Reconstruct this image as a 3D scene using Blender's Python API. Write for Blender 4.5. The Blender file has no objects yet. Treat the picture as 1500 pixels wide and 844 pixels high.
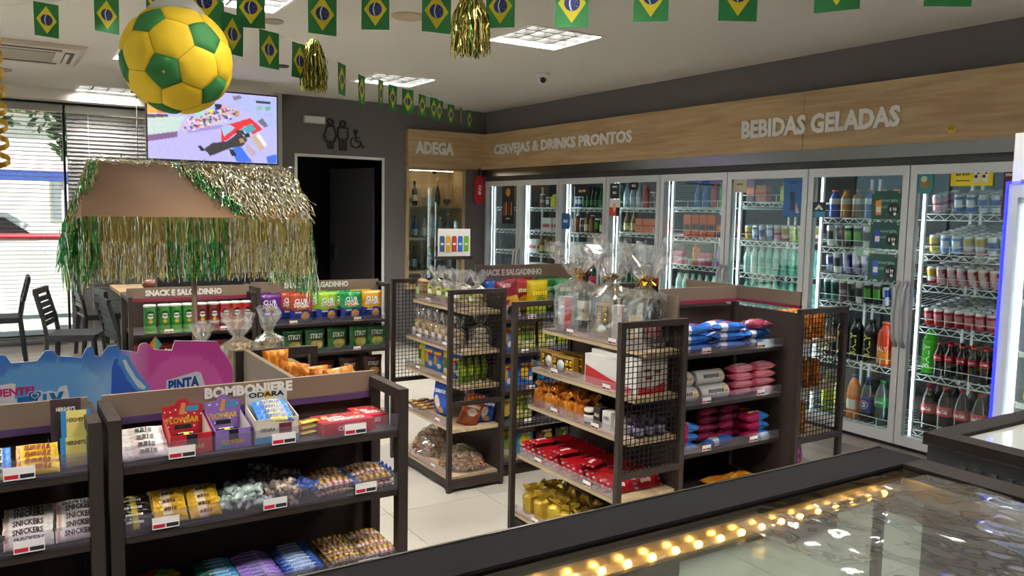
import bpy, math, random
from mathutils import Vector, Matrix, noise

SC = bpy.context.scene
COL = SC.collection
rnd = random.Random(7)
PI = math.pi

# ------------------------------------------------------------------ camera, world, exposure
yaw, pitch, roll = math.radians(32.269), math.radians(5.3976), math.radians(1.0729)
_f = Vector((math.sin(yaw)*math.cos(pitch), math.cos(yaw)*math.cos(pitch), -math.sin(pitch)))
_r = Vector((math.cos(yaw), -math.sin(yaw), 0)); _u = _r.cross(_f)
_r2 = _r*math.cos(roll) + _u*math.sin(roll); _u2 = -_r*math.sin(roll) + _u*math.cos(roll)
cd = bpy.data.cameras.new('camera'); cam = bpy.data.objects.new('camera', cd); COL.objects.link(cam)
cam.matrix_world = Matrix((( _r2.x, _u2.x, -_f.x, 0), (_r2.y, _u2.y, -_f.y, 0), (_r2.z, _u2.z, -_f.z, 1.62), (0, 0, 0, 1)))
cd.sensor_fit = 'HORIZONTAL'; cd.sensor_width = 36; cd.lens = 1205.4*36/1500; cd.clip_start = .02; cd.clip_end = 200
SC.camera = cam
w = bpy.data.worlds.new('sky'); SC.world = w; w.use_nodes = True
nt = w.node_tree; bg = nt.nodes['Background']
sky = nt.nodes.new('ShaderNodeTexSky'); sky.sky_type = 'PREETHAM' if False else 'HOSEK_WILKIE'
sky.turbidity = 4; sky.sun_direction = Vector((.6, -.3, .74)).normalized()
nt.links.new(sky.outputs[0], bg.inputs[0]); bg.inputs[1].default_value = 1.35
sun = bpy.data.lights.new('sun', 'SUN'); sun.energy = 5; sun.angle = .02; sun.color = (1, .96, .9)
so = bpy.data.objects.new('sun', sun); COL.objects.link(so); so.rotation_euler = Vector((-.6, .3, -.74)).to_track_quat('-Z', 'Y').to_euler(); so.location = (0, 14, 12)
vs = SC.view_settings; vs.view_transform = 'Standard'; vs.look = 'None'; vs.gamma = 1; vs.exposure = 1.6; vs.use_curve_mapping = False
SC.cycles.max_bounces = 8; SC.cycles.transparent_max_bounces = 24; SC.cycles.transmission_bounces = 6
SC.cycles.glossy_bounces = 4; SC.cycles.diffuse_bounces = 4; SC.cycles.caustics_reflective = False; SC.cycles.caustics_refractive = False
SC.cycles.sample_clamp_indirect = 6

# ------------------------------------------------------------------ materials
def lin(c):
    if isinstance(c, str):
        c = tuple(int(c[i:i+2], 16)/255 for i in (0, 2, 4))
    return tuple((x/12.92 if x <= .04045 else ((x+.055)/1.055)**2.4) for x in c)
_mats = {}
def mat(name, col='808080', rough=.5, metal=0., emit=None, es=0., spec=.5, coat=0., bump=None, var=None):
    if name in _mats: return _mats[name]
    m = bpy.data.materials.new(name); m.use_nodes = True; t = m.node_tree
    b = t.nodes['Principled BSDF']; c = lin(col)
    b.inputs['Base Color'].default_value = (*c, 1); b.inputs['Roughness'].default_value = rough
    b.inputs['Metallic'].default_value = metal; b.inputs['Specular IOR Level'].default_value = spec
    b.inputs['Coat Weight'].default_value = coat
    if emit:
        b.inputs['Emission Color'].default_value = (*lin(emit), 1); b.inputs['Emission Strength'].default_value = es
    if bump or var:
        tc = t.nodes.new('ShaderNodeTexCoord')
        if var:
            sc, amt = var[0], var[1]; mp = t.nodes.new('ShaderNodeMapping'); mp.inputs['Scale'].default_value = var[2] if len(var) > 2 else (1, 1, 1)
            t.links.new(tc.outputs['Object'], mp.inputs[0])
            n = t.nodes.new('ShaderNodeTexNoise'); n.inputs['Scale'].default_value = sc; n.inputs['Detail'].default_value = 5
            t.links.new(mp.outputs[0], n.inputs['Vector'])
            rp = t.nodes.new('ShaderNodeValToRGB'); rp.color_ramp.elements[0].position = .3; rp.color_ramp.elements[1].position = .7
            rp.color_ramp.elements[0].color = (*[max(0, x*(1-amt)) for x in c], 1); rp.color_ramp.elements[1].color = (*[min(1, x*(1+amt)) for x in c], 1)
            t.links.new(n.outputs['Fac'], rp.inputs[0]); t.links.new(rp.outputs[0], b.inputs['Base Color'])
        if bump:
            n2 = t.nodes.new('ShaderNodeTexNoise'); n2.inputs['Scale'].default_value = bump[0]; n2.inputs['Detail'].default_value = 3
            t.links.new(tc.outputs['Object'], n2.inputs['Vector'])
            bp = t.nodes.new('ShaderNodeBump'); bp.inputs['Strength'].default_value = bump[1]; bp.inputs['Distance'].default_value = bump[2]
            t.links.new(n2.outputs['Fac'], bp.inputs['Height']); t.links.new(bp.outputs[0], b.inputs['Normal'])
    _mats[name] = m; return m
def mat_clear(name, tint='ffffff', amt=.12, rough=.05, diff=0., dcol='ffffff', bump=None):
    """thin clear sheet: mostly straight-through, some mirror, a little milky body"""
    if name in _mats: return _mats[name]
    m = bpy.data.materials.new(name); m.use_nodes = True; t = m.node_tree
    for n in list(t.nodes): t.nodes.remove(n)
    o = t.nodes.new('ShaderNodeOutputMaterial'); tr = t.nodes.new('ShaderNodeBsdfTransparent'); tr.inputs[0].default_value = (*lin(tint), 1)
    g = t.nodes.new('ShaderNodeBsdfGlossy'); g.inputs['Roughness'].default_value = rough
    fr = t.nodes.new('ShaderNodeFresnel'); ge = t.nodes.new('ShaderNodeNewGeometry')   # same mirror strength from both sides of the sheet
    ml_ = t.nodes.new('ShaderNodeMath'); ml_.operation = 'MULTIPLY_ADD'; ml_.inputs[1].default_value = 1/1.45-1.45; ml_.inputs[2].default_value = 1.45
    t.links.new(ge.outputs['Backfacing'], ml_.inputs[0]); t.links.new(ml_.outputs[0], fr.inputs[0])
    ad = t.nodes.new('ShaderNodeMath'); ad.operation = 'ADD'; ad.inputs[1].default_value = amt; ad.use_clamp = True
    t.links.new(fr.outputs[0], ad.inputs[0])
    mx = t.nodes.new('ShaderNodeMixShader'); t.links.new(ad.outputs[0], mx.inputs[0])
    base = tr
    if diff > 0:
        d = t.nodes.new('ShaderNodeBsdfDiffuse'); d.inputs[0].default_value = (*lin(dcol), 1)
        m2 = t.nodes.new('ShaderNodeMixShader'); m2.inputs[0].default_value = diff
        t.links.new(tr.outputs[0], m2.inputs[1]); t.links.new(d.outputs[0], m2.inputs[2]); base = m2
    t.links.new(base.outputs[0], mx.inputs[1]); t.links.new(g.outputs[0], mx.inputs[2]); t.links.new(mx.outputs[0], o.inputs[0])
    if bump:
        tc = t.nodes.new('ShaderNodeTexCoord'); n2 = t.nodes.new('ShaderNodeTexNoise'); n2.inputs['Scale'].default_value = bump[0]
        t.links.new(tc.outputs['Object'], n2.inputs['Vector']); bp = t.nodes.new('ShaderNodeBump'); bp.inputs['Strength'].default_value = bump[1]; bp.inputs['Distance'].default_value = bump[2]
        t.links.new(n2.outputs['Fac'], bp.inputs['Height']); t.links.new(bp.outputs[0], g.inputs['Normal'])
    _mats[name] = m; return m
def mat_print(name, rough=.35, metal=0., emit=0., spec=.5, bump=None):
    """printed surface: colour comes from the mesh colour attribute 'ink'"""
    if name in _mats: return _mats[name]
    m = bpy.data.materials.new(name); m.use_nodes = True; t = m.node_tree; b = t.nodes['Principled BSDF']
    a = t.nodes.new('ShaderNodeAttribute'); a.attribute_name = 'ink'
    t.links.new(a.outputs['Color'], b.inputs['Base Color']); b.inputs['Roughness'].default_value = rough; b.inputs['Metallic'].default_value = metal
    b.inputs['Specular IOR Level'].default_value = spec
    if emit:
        t.links.remove(b.inputs['Base Color'].links[0]); b.inputs['Base Color'].default_value = (.01, .01, .012, 1)
        t.links.new(a.outputs['Color'], b.inputs['Emission Color']); b.inputs['Emission Strength'].default_value = emit
    if bump:
        tc = t.nodes.new('ShaderNodeTexCoord'); n2 = t.nodes.new('ShaderNodeTexNoise'); n2.inputs['Scale'].default_value = bump[0]; n2.inputs['Detail'].default_value = 2; n2.inputs['Distortion'].default_value = .8
        t.links.new(tc.outputs['Object'], n2.inputs['Vector']); bp = t.nodes.new('ShaderNodeBump'); bp.inputs['Strength'].default_value = bump[1]; bp.inputs['Distance'].default_value = bump[2]
        t.links.new(n2.outputs['Fac'], bp.inputs['Height']); t.links.new(bp.outputs[0], b.inputs['Normal'])
    _mats[name] = m; return m
def mat_wood(name, c0, c1, axis=0, rough=.55, scale=1.):
    if name in _mats: return _mats[name]
    m = bpy.data.materials.new(name); m.use_nodes = True; t = m.node_tree; b = t.nodes['Principled BSDF']
    tc = t.nodes.new('ShaderNodeTexCoord'); mp = t.nodes.new('ShaderNodeMapping'); s = [9*scale]*3; s[axis] = .7*scale; mp.inputs['Scale'].default_value = s
    n = t.nodes.new('ShaderNodeTexNoise'); n.inputs['Scale'].default_value = 2.2; n.inputs['Detail'].default_value = 7; n.inputs['Distortion'].default_value = .6
    rp = t.nodes.new('ShaderNodeValToRGB'); rp.color_ramp.elements[0].position = .3; rp.color_ramp.elements[1].position = .72
    rp.color_ramp.elements[0].color = (*lin(c0), 1); rp.color_ramp.elements[1].color = (*lin(c1), 1)
    t.links.new(tc.outputs['Object'], mp.inputs[0]); t.links.new(mp.outputs[0], n.inputs['Vector']); t.links.new(n.outputs['Fac'], rp.inputs[0]); t.links.new(rp.outputs[0], b.inputs['Base Color'])
    b.inputs['Roughness'].default_value = rough; _mats[name] = m; return m

# ------------------------------------------------------------------ mesh builder
class MB:
    def __init__(s): s.v = []; s.f = []; s.m = []; s.c = []; s.sm = []
    def add(s, vs_, fs, m=0, smooth=False, col=None):
        o = len(s.v); s.v += [tuple(v) for v in vs_]
        for f in fs:
            s.f.append(tuple(i+o for i in f)); s.m.append(m); s.sm.append(smooth)
        if col is None: col = (.8, .8, .8)
        s.c += (col if isinstance(col, list) else [col]*len(vs_))
        return s
    def box(s, x0, y0, z0, x1, y1, z1, m=0, col=None):
        v = [(x0,y0,z0),(x1,y0,z0),(x1,y1,z0),(x0,y1,z0),(x0,y0,z1),(x1,y0,z1),(x1,y1,z1),(x0,y1,z1)]
        return s.add(v, [(0,3,2,1),(4,5,6,7),(0,1,5,4),(1,2,6,5),(2,3,7,6),(3,0,4,7)], m, False, col)
    def cbox(s, x, y, z, sx, sy, sz, m=0, col=None): return s.box(x-sx/2, y-sy/2, z, x+sx/2, y+sy/2, z+sz, m, col)
    def bar(s, p0, p1, wd, ht=None, m=0, col=None, caps=True):
        p0 = Vector(p0); p1 = Vector(p1); d = (p1-p0); ht = ht or wd
        a = d.cross(Vector((0,0,1)));
        if a.length < 1e-6: a = Vector((1,0,0))
        a.normalize(); b = a.cross(d).normalized(); a *= wd/2; b *= ht/2
        v = [p0-a-b, p0+a-b, p0+a+b, p0-a+b, p1-a-b, p1+a-b, p1+a+b, p1-a+b]
        f = [(0,1,5,4),(1,2,6,5),(2,3,7,6),(3,0,4,7)]
        if caps: f += [(0,3,2,1),(4,5,6,7)]
        return s.add(v, f, m, False, col)
    def tube(s, pts, r, n=8, m=0, col=None, smooth=True):
        pts = [Vector(p) for p in pts]; N = len(pts); vv = []; fs = []
        rr = r if isinstance(r, (list, tuple)) else [r]*N
        ref = None
        for i, p in enumerate(pts):
            d = (pts[min(i+1, N-1)]-pts[max(i-1, 0)]).normalized()
            if ref is None: ref = d.orthogonal().normalized()
            ref = (ref - d*ref.dot(d)).normalized() if (ref - d*ref.dot(d)).length > 1e-5 else d.orthogonal().normalized()
            b = d.cross(ref)
            for k in range(n):
                a = 2*PI*k/n; vv.append(p+(ref*math.cos(a)+b*math.sin(a))*rr[i])
        for i in range(N-1):
            for k in range(n):
                k2 = (k+1) % n; fs.append((i*n+k, i*n+k2, (i+1)*n+k2, (i+1)*n+k))
        fs.append(tuple(range(n-1, -1, -1))); fs.append(tuple((N-1)*n+k for k in range(n)))
        return s.add(vv, fs, m, smooth, col)
    def lathe(s, prof, n=14, m=0, ox=0, oy=0, oz=0, cols=None, fcol=None, smooth=True, ms=None):
        vv = []; cc = []
        for i, (r, z) in enumerate(prof):
            for k in range(n):
                a = 2*PI*k/n; vv.append((ox+r*math.cos(a), oy+r*math.sin(a), oz+z))
                cc.append(fcol(a, i, z) if fcol else (cols[i] if cols else (.8, .8, .8)))
        o = len(s.v); s.v += vv; s.c += cc
        def af(f, mm): s.f.append(tuple(i+o for i in f)); s.m.append(mm); s.sm.append(smooth)
        for i in range(len(prof)-1):
            for k in range(n):
                k2 = (k+1) % n; af((i*n+k, i*n+k2, (i+1)*n+k2, (i+1)*n+k), ms[i] if ms else m)
        if prof[0][0] > 1e-5: af(tuple(range(n-1, -1, -1)), ms[0] if ms else m)
        if prof[-1][0] > 1e-5: af(tuple((len(prof)-1)*n+k for k in range(n)), ms[-1] if ms else m)
        return s
    def prism(s, poly, a0, a1, plane='xz', m=0, col=None):
        """extrude 2D polygon; plane 'xz' -> along y, 'yz' -> along x, 'xy' -> along z"""
        def mk(p, a): return {'xz': (p[0], a, p[1]), 'yz': (a, p[0], p[1]), 'xy': (p[0], p[1], a)}[plane]
        n = len(poly); v = [mk(p, a0) for p in poly]+[mk(p, a1) for p in poly]
        f = [tuple(range(n)), tuple(range(2*n-1, n-1, -1))]+[(i, i+n, (i+1) % n+n, (i+1) % n) for i in range(n)]
        return s.add(v, f, m, False, col)
    def ball(s, x, y, z, rx, ry=None, rz=None, n=8, k=5, m=0, col=None, smooth=True):
        ry = ry or rx; rz = rz or rx; v = [(x, y, z-rz)]; f = []
        for i in range(1, k):
            t = PI*i/k
            for j in range(n):
                a = 2*PI*j/n; v.append((x+rx*math.sin(t)*math.cos(a), y+ry*math.sin(t)*math.sin(a), z-rz*math.cos(t)))
        v.append((x, y, z+rz)); L = len(v)-1
        for j in range(n):
            j2 = (j+1) % n; f.append((0, 1+j2, 1+j)); f.append((L, L-n+j, L-n+j2))
            for i in range(k-2): f.append((1+i*n+j, 1+i*n+j2, 1+(i+1)*n+j2, 1+(i+1)*n+j))
        return s.add(v, f, m, smooth, col)
    def xf(s, M, start=0):
        for i in range(start, len(s.v)): s.v[i] = tuple(M @ Vector(s.v[i]))
        return s
    def mesh(s, name, mats, cols=False):
        me = bpy.data.meshes.new(name); me.from_pydata(s.v, [], s.f)
        mats = mats if isinstance(mats, (list, tuple)) else [mats]
        for m_ in mats: me.materials.append(m_)
        me.polygons.foreach_set('material_index', s.m); me.polygons.foreach_set('use_smooth', s.sm)
        if cols:
            a = me.color_attributes.new('ink', 'FLOAT_COLOR', 'POINT'); fl = []
            for c in s.c: fl += [c[0], c[1], c[2], 1.]
            a.data.foreach_set('color', fl)
        me.update(); return me

def empty(name, loc=(0, 0, 0), rz=0.):
    o = bpy.data.objects.new(name, None); COL.objects.link(o); o.location = loc; o.rotation_euler = (0, 0, rz); o.empty_display_size = .05; return o
def obj(name, me, parent=None, loc=None, rot=None, label=None):
    o = bpy.data.objects.new(name, me); COL.objects.link(o)
    if parent is not None: o.parent = parent
    if loc is not None: o.location = loc
    if rot is not None: o.rotation_euler = rot
    if label: o['label'] = label
    return o
def tag(o, label, cat, group=None):
    if len(label.split()) > 16: print('LONG', len(label.split()), label)
    o['label'] = label; o['category'] = cat
    if group: o['group'] = group
    return o
def struct(o, label=None, cat=None):
    o['kind'] = 'structure'
    if label: o['label'] = label
    if cat: o['category'] = cat
    return o
def stuff(o): o['kind'] = 'stuff'; return o
class Tpl:
    """a thing to be set out many times: root mesh (or None) and parts [(name, mesh, [(sub, mesh)])]"""
    def __init__(s, name, root=None, parts=()): s.name = name; s.root = root; s.parts = list(parts)
    def put(s, loc, rot=0., label='', cat='', group=None, scale=None):
        o = bpy.data.objects.new(s.name, s.root); COL.objects.link(o); o.location = loc
        o.rotation_euler = rot if isinstance(rot, (tuple, list)) else (0, 0, rot)
        if scale: o.scale = scale if isinstance(scale, (tuple, list)) else (scale,)*3
        tag(o, label, cat, group)
        for p in s.parts:
            q = bpy.data.objects.new(p[0], p[1]); COL.objects.link(q); q.parent = o
            if len(p) > 3 and p[3]: q['kind'] = 'stuff'
            for sub in (p[2] if len(p) > 2 else ()):
                r_ = bpy.data.objects.new(sub[0], sub[1]); COL.objects.link(r_); r_.parent = q
        return o

# ------------------------------------------------------------------ lettering
_tm = {}
def text_data(body, size=1., bold=0.018, res=2, width=1.0):
    """flat outline of a word in the XY plane, centred: (verts, faces)"""
    key = (body, bold, res)
    if body[0] == '~':      # print too small to read in the photo: a row of plain slanted marks, '~7' = seven marks
        n = int(body[1:]); rs = random.Random(n*31); V = []; Fc = []; x = 0.
        for i in range(n):
            wd = rs.uniform(.35, .75); h0 = rs.uniform(0, .15); h1 = rs.uniform(.75, 1.); o = len(V)
            V += [(x, h0-.5, 0), (x+wd, h0-.5, 0), (x+wd+.12, h1-.5, 0), (x+.12, h1-.5, 0)]; Fc.append((o, o+1, o+2, o+3)); x += wd+.14
        return [(v[0]-x/2, v[1], 0) for v in V], Fc, x, 1.
    if key not in _tm:
        cu = bpy.data.curves.new('t', 'FONT'); cu.body = body; cu.size = 1; cu.offset = bold; cu.resolution_u = res; cu.align_x = 'CENTER'; cu.align_y = 'CENTER'
        o = bpy.data.objects.new('t', cu); me = o.to_mesh()
        V = [tuple(v.co) for v in me.vertices]; Fc = [tuple(p.vertices) for p in me.polygons]
        o.to_mesh_clear(); bpy.data.objects.remove(o); bpy.data.curves.remove(cu)
        if V:
            x0 = min(v[0] for v in V); x1 = max(v[0] for v in V); y0 = min(v[1] for v in V); y1 = max(v[1] for v in V)
            V = [(v[0]-(x0+x1)/2, v[1]-(y0+y1)/2, 0) for v in V]
            _tm[key] = (V, Fc, x1-x0, y1-y0)
        else: _tm[key] = (V, Fc, 1, 1)
    return _tm[key]
def letters(mb, body, w, h, place, m=0, col=None, bold=.018, res=2, thick=None):
    """put a word of size w x h; place(u, v) -> 3D point for u,v in metres from the word's centre"""
    V, Fc, W, Ht = text_data(body, bold=bold, res=res)
    if w is None: w = W/Ht*h
    P_ = [place(v[0]/W*w, v[1]/Ht*h) for v in V]
    mb.add(P_, Fc, m, False, col)
    if thick is not None:      # give the letters depth: a second layer and side walls
        n = len(V); Q = [tuple(Vector(p)+Vector(thick)) for p in P_]
        o = len(mb.v); mb.add(Q, [tuple(reversed(f)) for f in Fc], m, False, col)
        ed = {}
        for f in Fc:
            for i in range(len(f)):
                a, b = f[i], f[(i+1) % len(f)]
                if (b, a) in ed: del ed[(b, a)]
                else: ed[(a, b)] = 1
        for a, b in ed: mb.f.append((o-n+a, o+a, o+b, o-n+b)); mb.m.append(m); mb.sm.append(False)
    return w
def word(name, parent, body, c, ux, uy, h, mt, w=None, bold=.018, res=2, thick=None, label=None):
    """lettering object: centre c, unit axes ux (reading direction) and uy (up)"""
    c = Vector(c); ux = Vector(ux); uy = Vector(uy); mb = MB()
    letters(mb, body, w, h, lambda u, v: c+ux*u+uy*v, 0, None, bold, res, thick)
    return obj(name, mb.mesh(name, mt), parent, label=label)

# ------------------------------------------------------------------ common materials
M = dict(
 ceil=mat('ceiling_paint', 'dad6ce', .9), wall=mat('grey_wall_paint', '6b6665', .85), wallw=mat('pale_wall_paint', 'bdb8b0', .85),
 dark=mat('dark_brown_metal', '302823', .55, spec=.3), dark2=mat('gondola_panel', '3a302b', .6, spec=.3), black=mat('black_plastic', '17171a', .45),
 wood=mat_wood('oak_laminate_x', 'a98a62', 'c8ab80', 0), woody=mat_wood('oak_laminate_y', 'a98a62', 'c8ab80', 1), woodz=mat_wood('oak_laminate_z', 'a98a62', 'c8ab80', 2),
 taupe=mat('sign_board', '7e6d5c', .6), shelfw=mat_wood('shelf_edge_oak', 'b59c78', 'd2bd9a', 1), white=mat('white_paint', 'e8e6e2', .5),
 letter=mat('white_letters', 'ece8e2', .5), steel=mat('brushed_steel', '8e8b87', .22, 1.), chrome=mat('chrome', 'd8d8d8', .12, 1.),
 alu=mat('cooler_frame', 'cfd0d0', .35, .3), pur=mat('purple_strip', '4a3560', .5), pink=mat('magenta_strip', '86203e', .5),
 lip=mat_clear('acrylic_lip', 'f4f2f8', .05, .08, .07, 'd6d0de'), glass=mat_clear('door_glass', 'f4fbf8', .035, .01), tag=mat('price_paper', 'f2f0ee', .6), tagr=mat('price_red', 'c81e38', .5), tagk=mat('price_ink', '2b2b30', .5),
 cello=mat_clear('cellophane', 'ffffff', .22, .08, .075, 'ffffff'), film=mat_clear('clear_film', 'ffffff', .16, .1, .08, 'ffffff'),
 ink=mat_print('printed_foil', .24, bump=(38, .55, .012)), inkm=mat_print('printed_paper', .6), can=mat_print('printed_can', .3, .25), wire=mat('white_wire', 'e2e6e4', .4), wired=mat('dark_wire', '191410', .6, spec=.2),
 gold=mat('gold_foil', 'd9a92c', .22, 1.), silver=mat('silver_foil', 'd9d9d6', .2, 1.), green=mat('green_foil', '2f8f3a', .2, 1.),
 kraft=mat('kraft_card', '7e5e40', .75, var=(3, .06)), capr=mat('red_cap', 'd8202a', .4), led=mat('cool_light', 'ffffff', emit='eef4ff', es=11.),
)
# ================================================================== THE SETTING
# floor: slab with tiles, grey planks by the window, dark planks by the coolers
fl = struct(obj('floor', MB().box(-3.2, -2.2, -.14, 6.6, 10.8, -.012).box(2.76, 10.8, -.14, 5.4, 11.5, -.012).mesh('floor', mat('grout', '7d776d', .9))))
tile_mats = [mat('floor_tile_a', 'cfc9bd', .32, var=(2.5, .035)), mat('floor_tile_b', 'cbc5b9', .34, var=(2.5, .035))]
T = .6; tx0 = 2.332-9*T; ty0 = 3.93-10*T
tmesh = [MB().box(.0018, .0018, -.012, T-.0018, T-.0018, 0).mesh('tile', m_) for m_ in tile_mats]
for i in range(12):
    for j in range(18):
        x = tx0+i*T; y = ty0+j*T
        if x+T > 4.6: continue
        if y > 8.2: continue
        obj('tile', tmesh[(i*7+j*3) % 2], fl, (x, y, 0))
XT = tx0+12*T; YT = ty0+18*T
XD = tx0+int((4.6-tx0)/T)*T
plw = [mat_wood('window_plank_%d' % k, c0, c1, 0, .3) for k, (c0, c1) in enumerate((('8e867d', 'a39a90'), ('877f76', '9c948a'), ('958d84', 'aaa298')))]
yy = ty0+math.ceil((8.2-ty0)/T)*T; k = 0
while yy < 10.75:
    obj('plank', MB().box(-3.2, yy+.0015, -.012, XD, yy+.198, 0).mesh('plank', plw[k % 3]), fl); yy += .2; k += 1
pld = [mat_wood('cooler_plank_%d' % k, c0, c1, 1, .4) for k, (c0, c1) in enumerate((('5e5852', '726a63'), ('544e49', '665f58'), ('655f58', '787069')))]
xx = XD; k = 0
while xx < 5.38:
    obj('plank', MB().box(xx+.0015, -2.2, -.012, min(xx+.198, 5.4), 9.25, 0).mesh('plank', pld[k % 3]), fl); xx += .2; k += 1

# ceiling with square openings for the lamps
LAMPS = [(3.41, 5.03), (3.36, 7.54), (1.13, 10.28), (1.22, 7.68), (1.28, 5.14), (1.28, 2.55), (3.41, 2.55), (3.41, .5), (1.28, .5), (-1.2, 5.1), (-1.2, 2.55), (-1.2, .5), (-1.2, 7.7)]
ZC = 2.86; LS = .31
xs = sorted({-3.2, 5.4} | {round(x+s*LS, 3) for x, y in LAMPS for s in (-1, 1)}); ys = sorted({-2.2, 10.75} | {round(y+s*LS, 3) for x, y in LAMPS for s in (-1, 1)})
cb = MB()
for a, b in zip(xs, xs[1:]):
    for c, d in zip(ys, ys[1:]):
        mx_, my_ = (a+b)/2, (c+d)/2
        if any(abs(mx_-x) < LS and abs(my_-y) < LS for x, y in LAMPS): continue
        cb.box(a, c, ZC, b, d, ZC+.05)
cb.box(-3.2, -2.2, ZC+.13, 6.6, 10.84, ZC+.2)
struct(obj('ceiling', cb.mesh('ceiling', M['ceil'])))
# lamps: recessed louvred troffers
tubem = mat('fluorescent_tube', 'ffffff', emit='fffbf4', es=92.); reflm = mat('lamp_reflector', 'f2f2ee', .3)
louv = mat('lamp_louvre', '222221', .6, spec=.2)
def lamp(x, y, label):
    o = tag(empty('ceiling_lamp', (x, y, ZC)), label, 'ceiling lamp', 'recessed ceiling lamps')
    h = LS
    b = MB(); b.box(-h, -h, .1, h, h, .11); b.box(-h, -h, .0, -h+.006, h, .1); b.box(h-.006, -h, 0, h, h, .1); b.box(-h, -h, 0, h, -h+.006, .1); b.box(-h, h-.006, 0, h, h, .1)
    obj('housing', b.mesh('housing', reflm), o)
    b = MB()
    for s in (-1, 1):
        b.box(-h-.014, s*(h-.004)-.012, -.006, h+.014, s*(h-.004)+.012, .004); b.box(s*(h-.004)-.012, -h, -.006, s*(h-.004)+.012, h, .004)
    obj('trim_frame', b.mesh('trim_frame', M['white']), o)
    for k in range(4):
        yy = -h+.0775+k*.155
        obj('tube', MB().tube([(-h+.02, yy, .072), (h-.02, yy, .072)], .013, 8).mesh('tube', tubem), o)
    for k in range(1, 4):
        p = -h+2*h*k/4
        obj('louvre', MB().prism([(p-.008, .002), (p+.008, .002), (p+.018, .05), (p-.018, .05)], -h+.01, h-.01, 'yz').mesh('louvre', louv), o)
        obj('louvre', MB().prism([(p-.007, .002), (p+.007, .002), (p+.008, .05), (p-.008, .05)], -h+.01, h-.01, 'xz').mesh('louvre', louv), o)
LL = ['square louvred ceiling lamp right of the cluster of hanging flags, the largest in view', 'square louvred ceiling lamp crossed by the flag string before the grey wall', 'louvred ceiling lamp nearest the window blinds, left of the screen', 'louvred ceiling lamp peeking out left of the hanging ball', 'louvred ceiling lamp at the top edge right above the hanging ball']
for k, (x, y) in enumerate(LAMPS):
    lamp(x, y, LL[k] if k < 5 else 'square louvred ceiling lamp outside the picture, above or behind the viewer')

# walls
CX = 5.336   # cooler front plane
b = MB(); b.box(5.40, -2.2, 2.08, 5.55, 9.4, ZC); b.box(5.40, -2.2, 0, 5.55, 2.355, 2.08)
struct(obj('wall_right', b.mesh('wall_right', M['wall'])))
DX0, DX1, DZ = 2.935, 3.965, 2.185
b = MB(); b.box(2.755, 9.25, 0, DX0, 9.4, ZC); b.box(DX0, 9.25, DZ, DX1, 9.4, ZC); b.box(DX1, 9.25, 0, 4.30, 9.4, ZC); b.box(4.30, 9.25, 2.12, 5.07, 9.4, ZC); b.box(4.30, 9.25, 0, 5.07, 9.4, .66); b.box(5.07, 9.25, 0, 5.42, 9.4, ZC)
struct(obj('wall_back', b.mesh('wall_back', M['wall'])))
b = MB(); b.box(2.68, 9.2, 0, 2.755, 9.4, ZC); b.box(2.68, 9.4, 0, 2.755, 10.75, ZC)
struct(obj('wall_return', b.mesh('wall_return', M['wallw'])))
b = MB(); b.box(-3.3, -2.2, 0, -3.2, .6, ZC); b.box(-3.3, .6, 0, -3.2, 10.8, .06); b.box(-3.3, .6, 2.66, -3.2, 10.8, ZC); b.box(-3.3, 9.9, .06, -3.2, 10.8, 2.66)
struct(obj('wall_left', b.mesh('wall_left', M['wallw'])))
struct(obj('wall_front', MB().box(-3.3, -2.3, 0, 6.6, -2.2, ZC).mesh('wall_front', M['wallw'])))
# window wall
WY = 10.72
b = MB(); b.box(-3.2, WY, 2.72, 2.7, WY+.12, ZC); b.box(-3.2, WY-.25, 2.735, 2.7, WY, ZC); b.box(-3.2, WY, -.02, 2.7, WY+.12, .06)
struct(obj('wall_window', b.mesh('wall_window', M['ceil'])))
struct(obj('trim_1', MB().box(-3.2, WY-.04, 2.715, 2.7, WY-.02, 2.74).mesh('trim_1', M['black'])))
MULL = [-3.18, -1.2, .72, 2.68]
for k in range(3):
    x0, x1 = MULL[k], MULL[k+1]
    wd = struct(empty('window_%d' % (k+1), (0, 0, 0)), 'tall shop window behind venetian blinds, pane %s' % ('far left', 'with the open blind', 'with the closed blind')[k], 'window')
    b = MB(); b.box(x0, WY+.02, .06, x0+.012, WY+.08, 2.72); b.box(x1-.012, WY+.02, .06, x1, WY+.08, 2.72); b.box(x0, WY+.02, .06, x1, WY+.08, .1); b.box(x0, WY+.02, 2.68, x1, WY+.08, 2.72)
    obj('window_frame', b.mesh('window_frame', M['black']), wd)
    obj('pane', MB().box(x0+.012, WY+.048, .1, x1-.012, WY+.054, 2.68).mesh('pane', M['glass']), wd)
slat_m = mat('blind_slat', '757471', .5); slat_l = mat_clear('blind_slat_cord', 'ffffff', .05)
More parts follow.
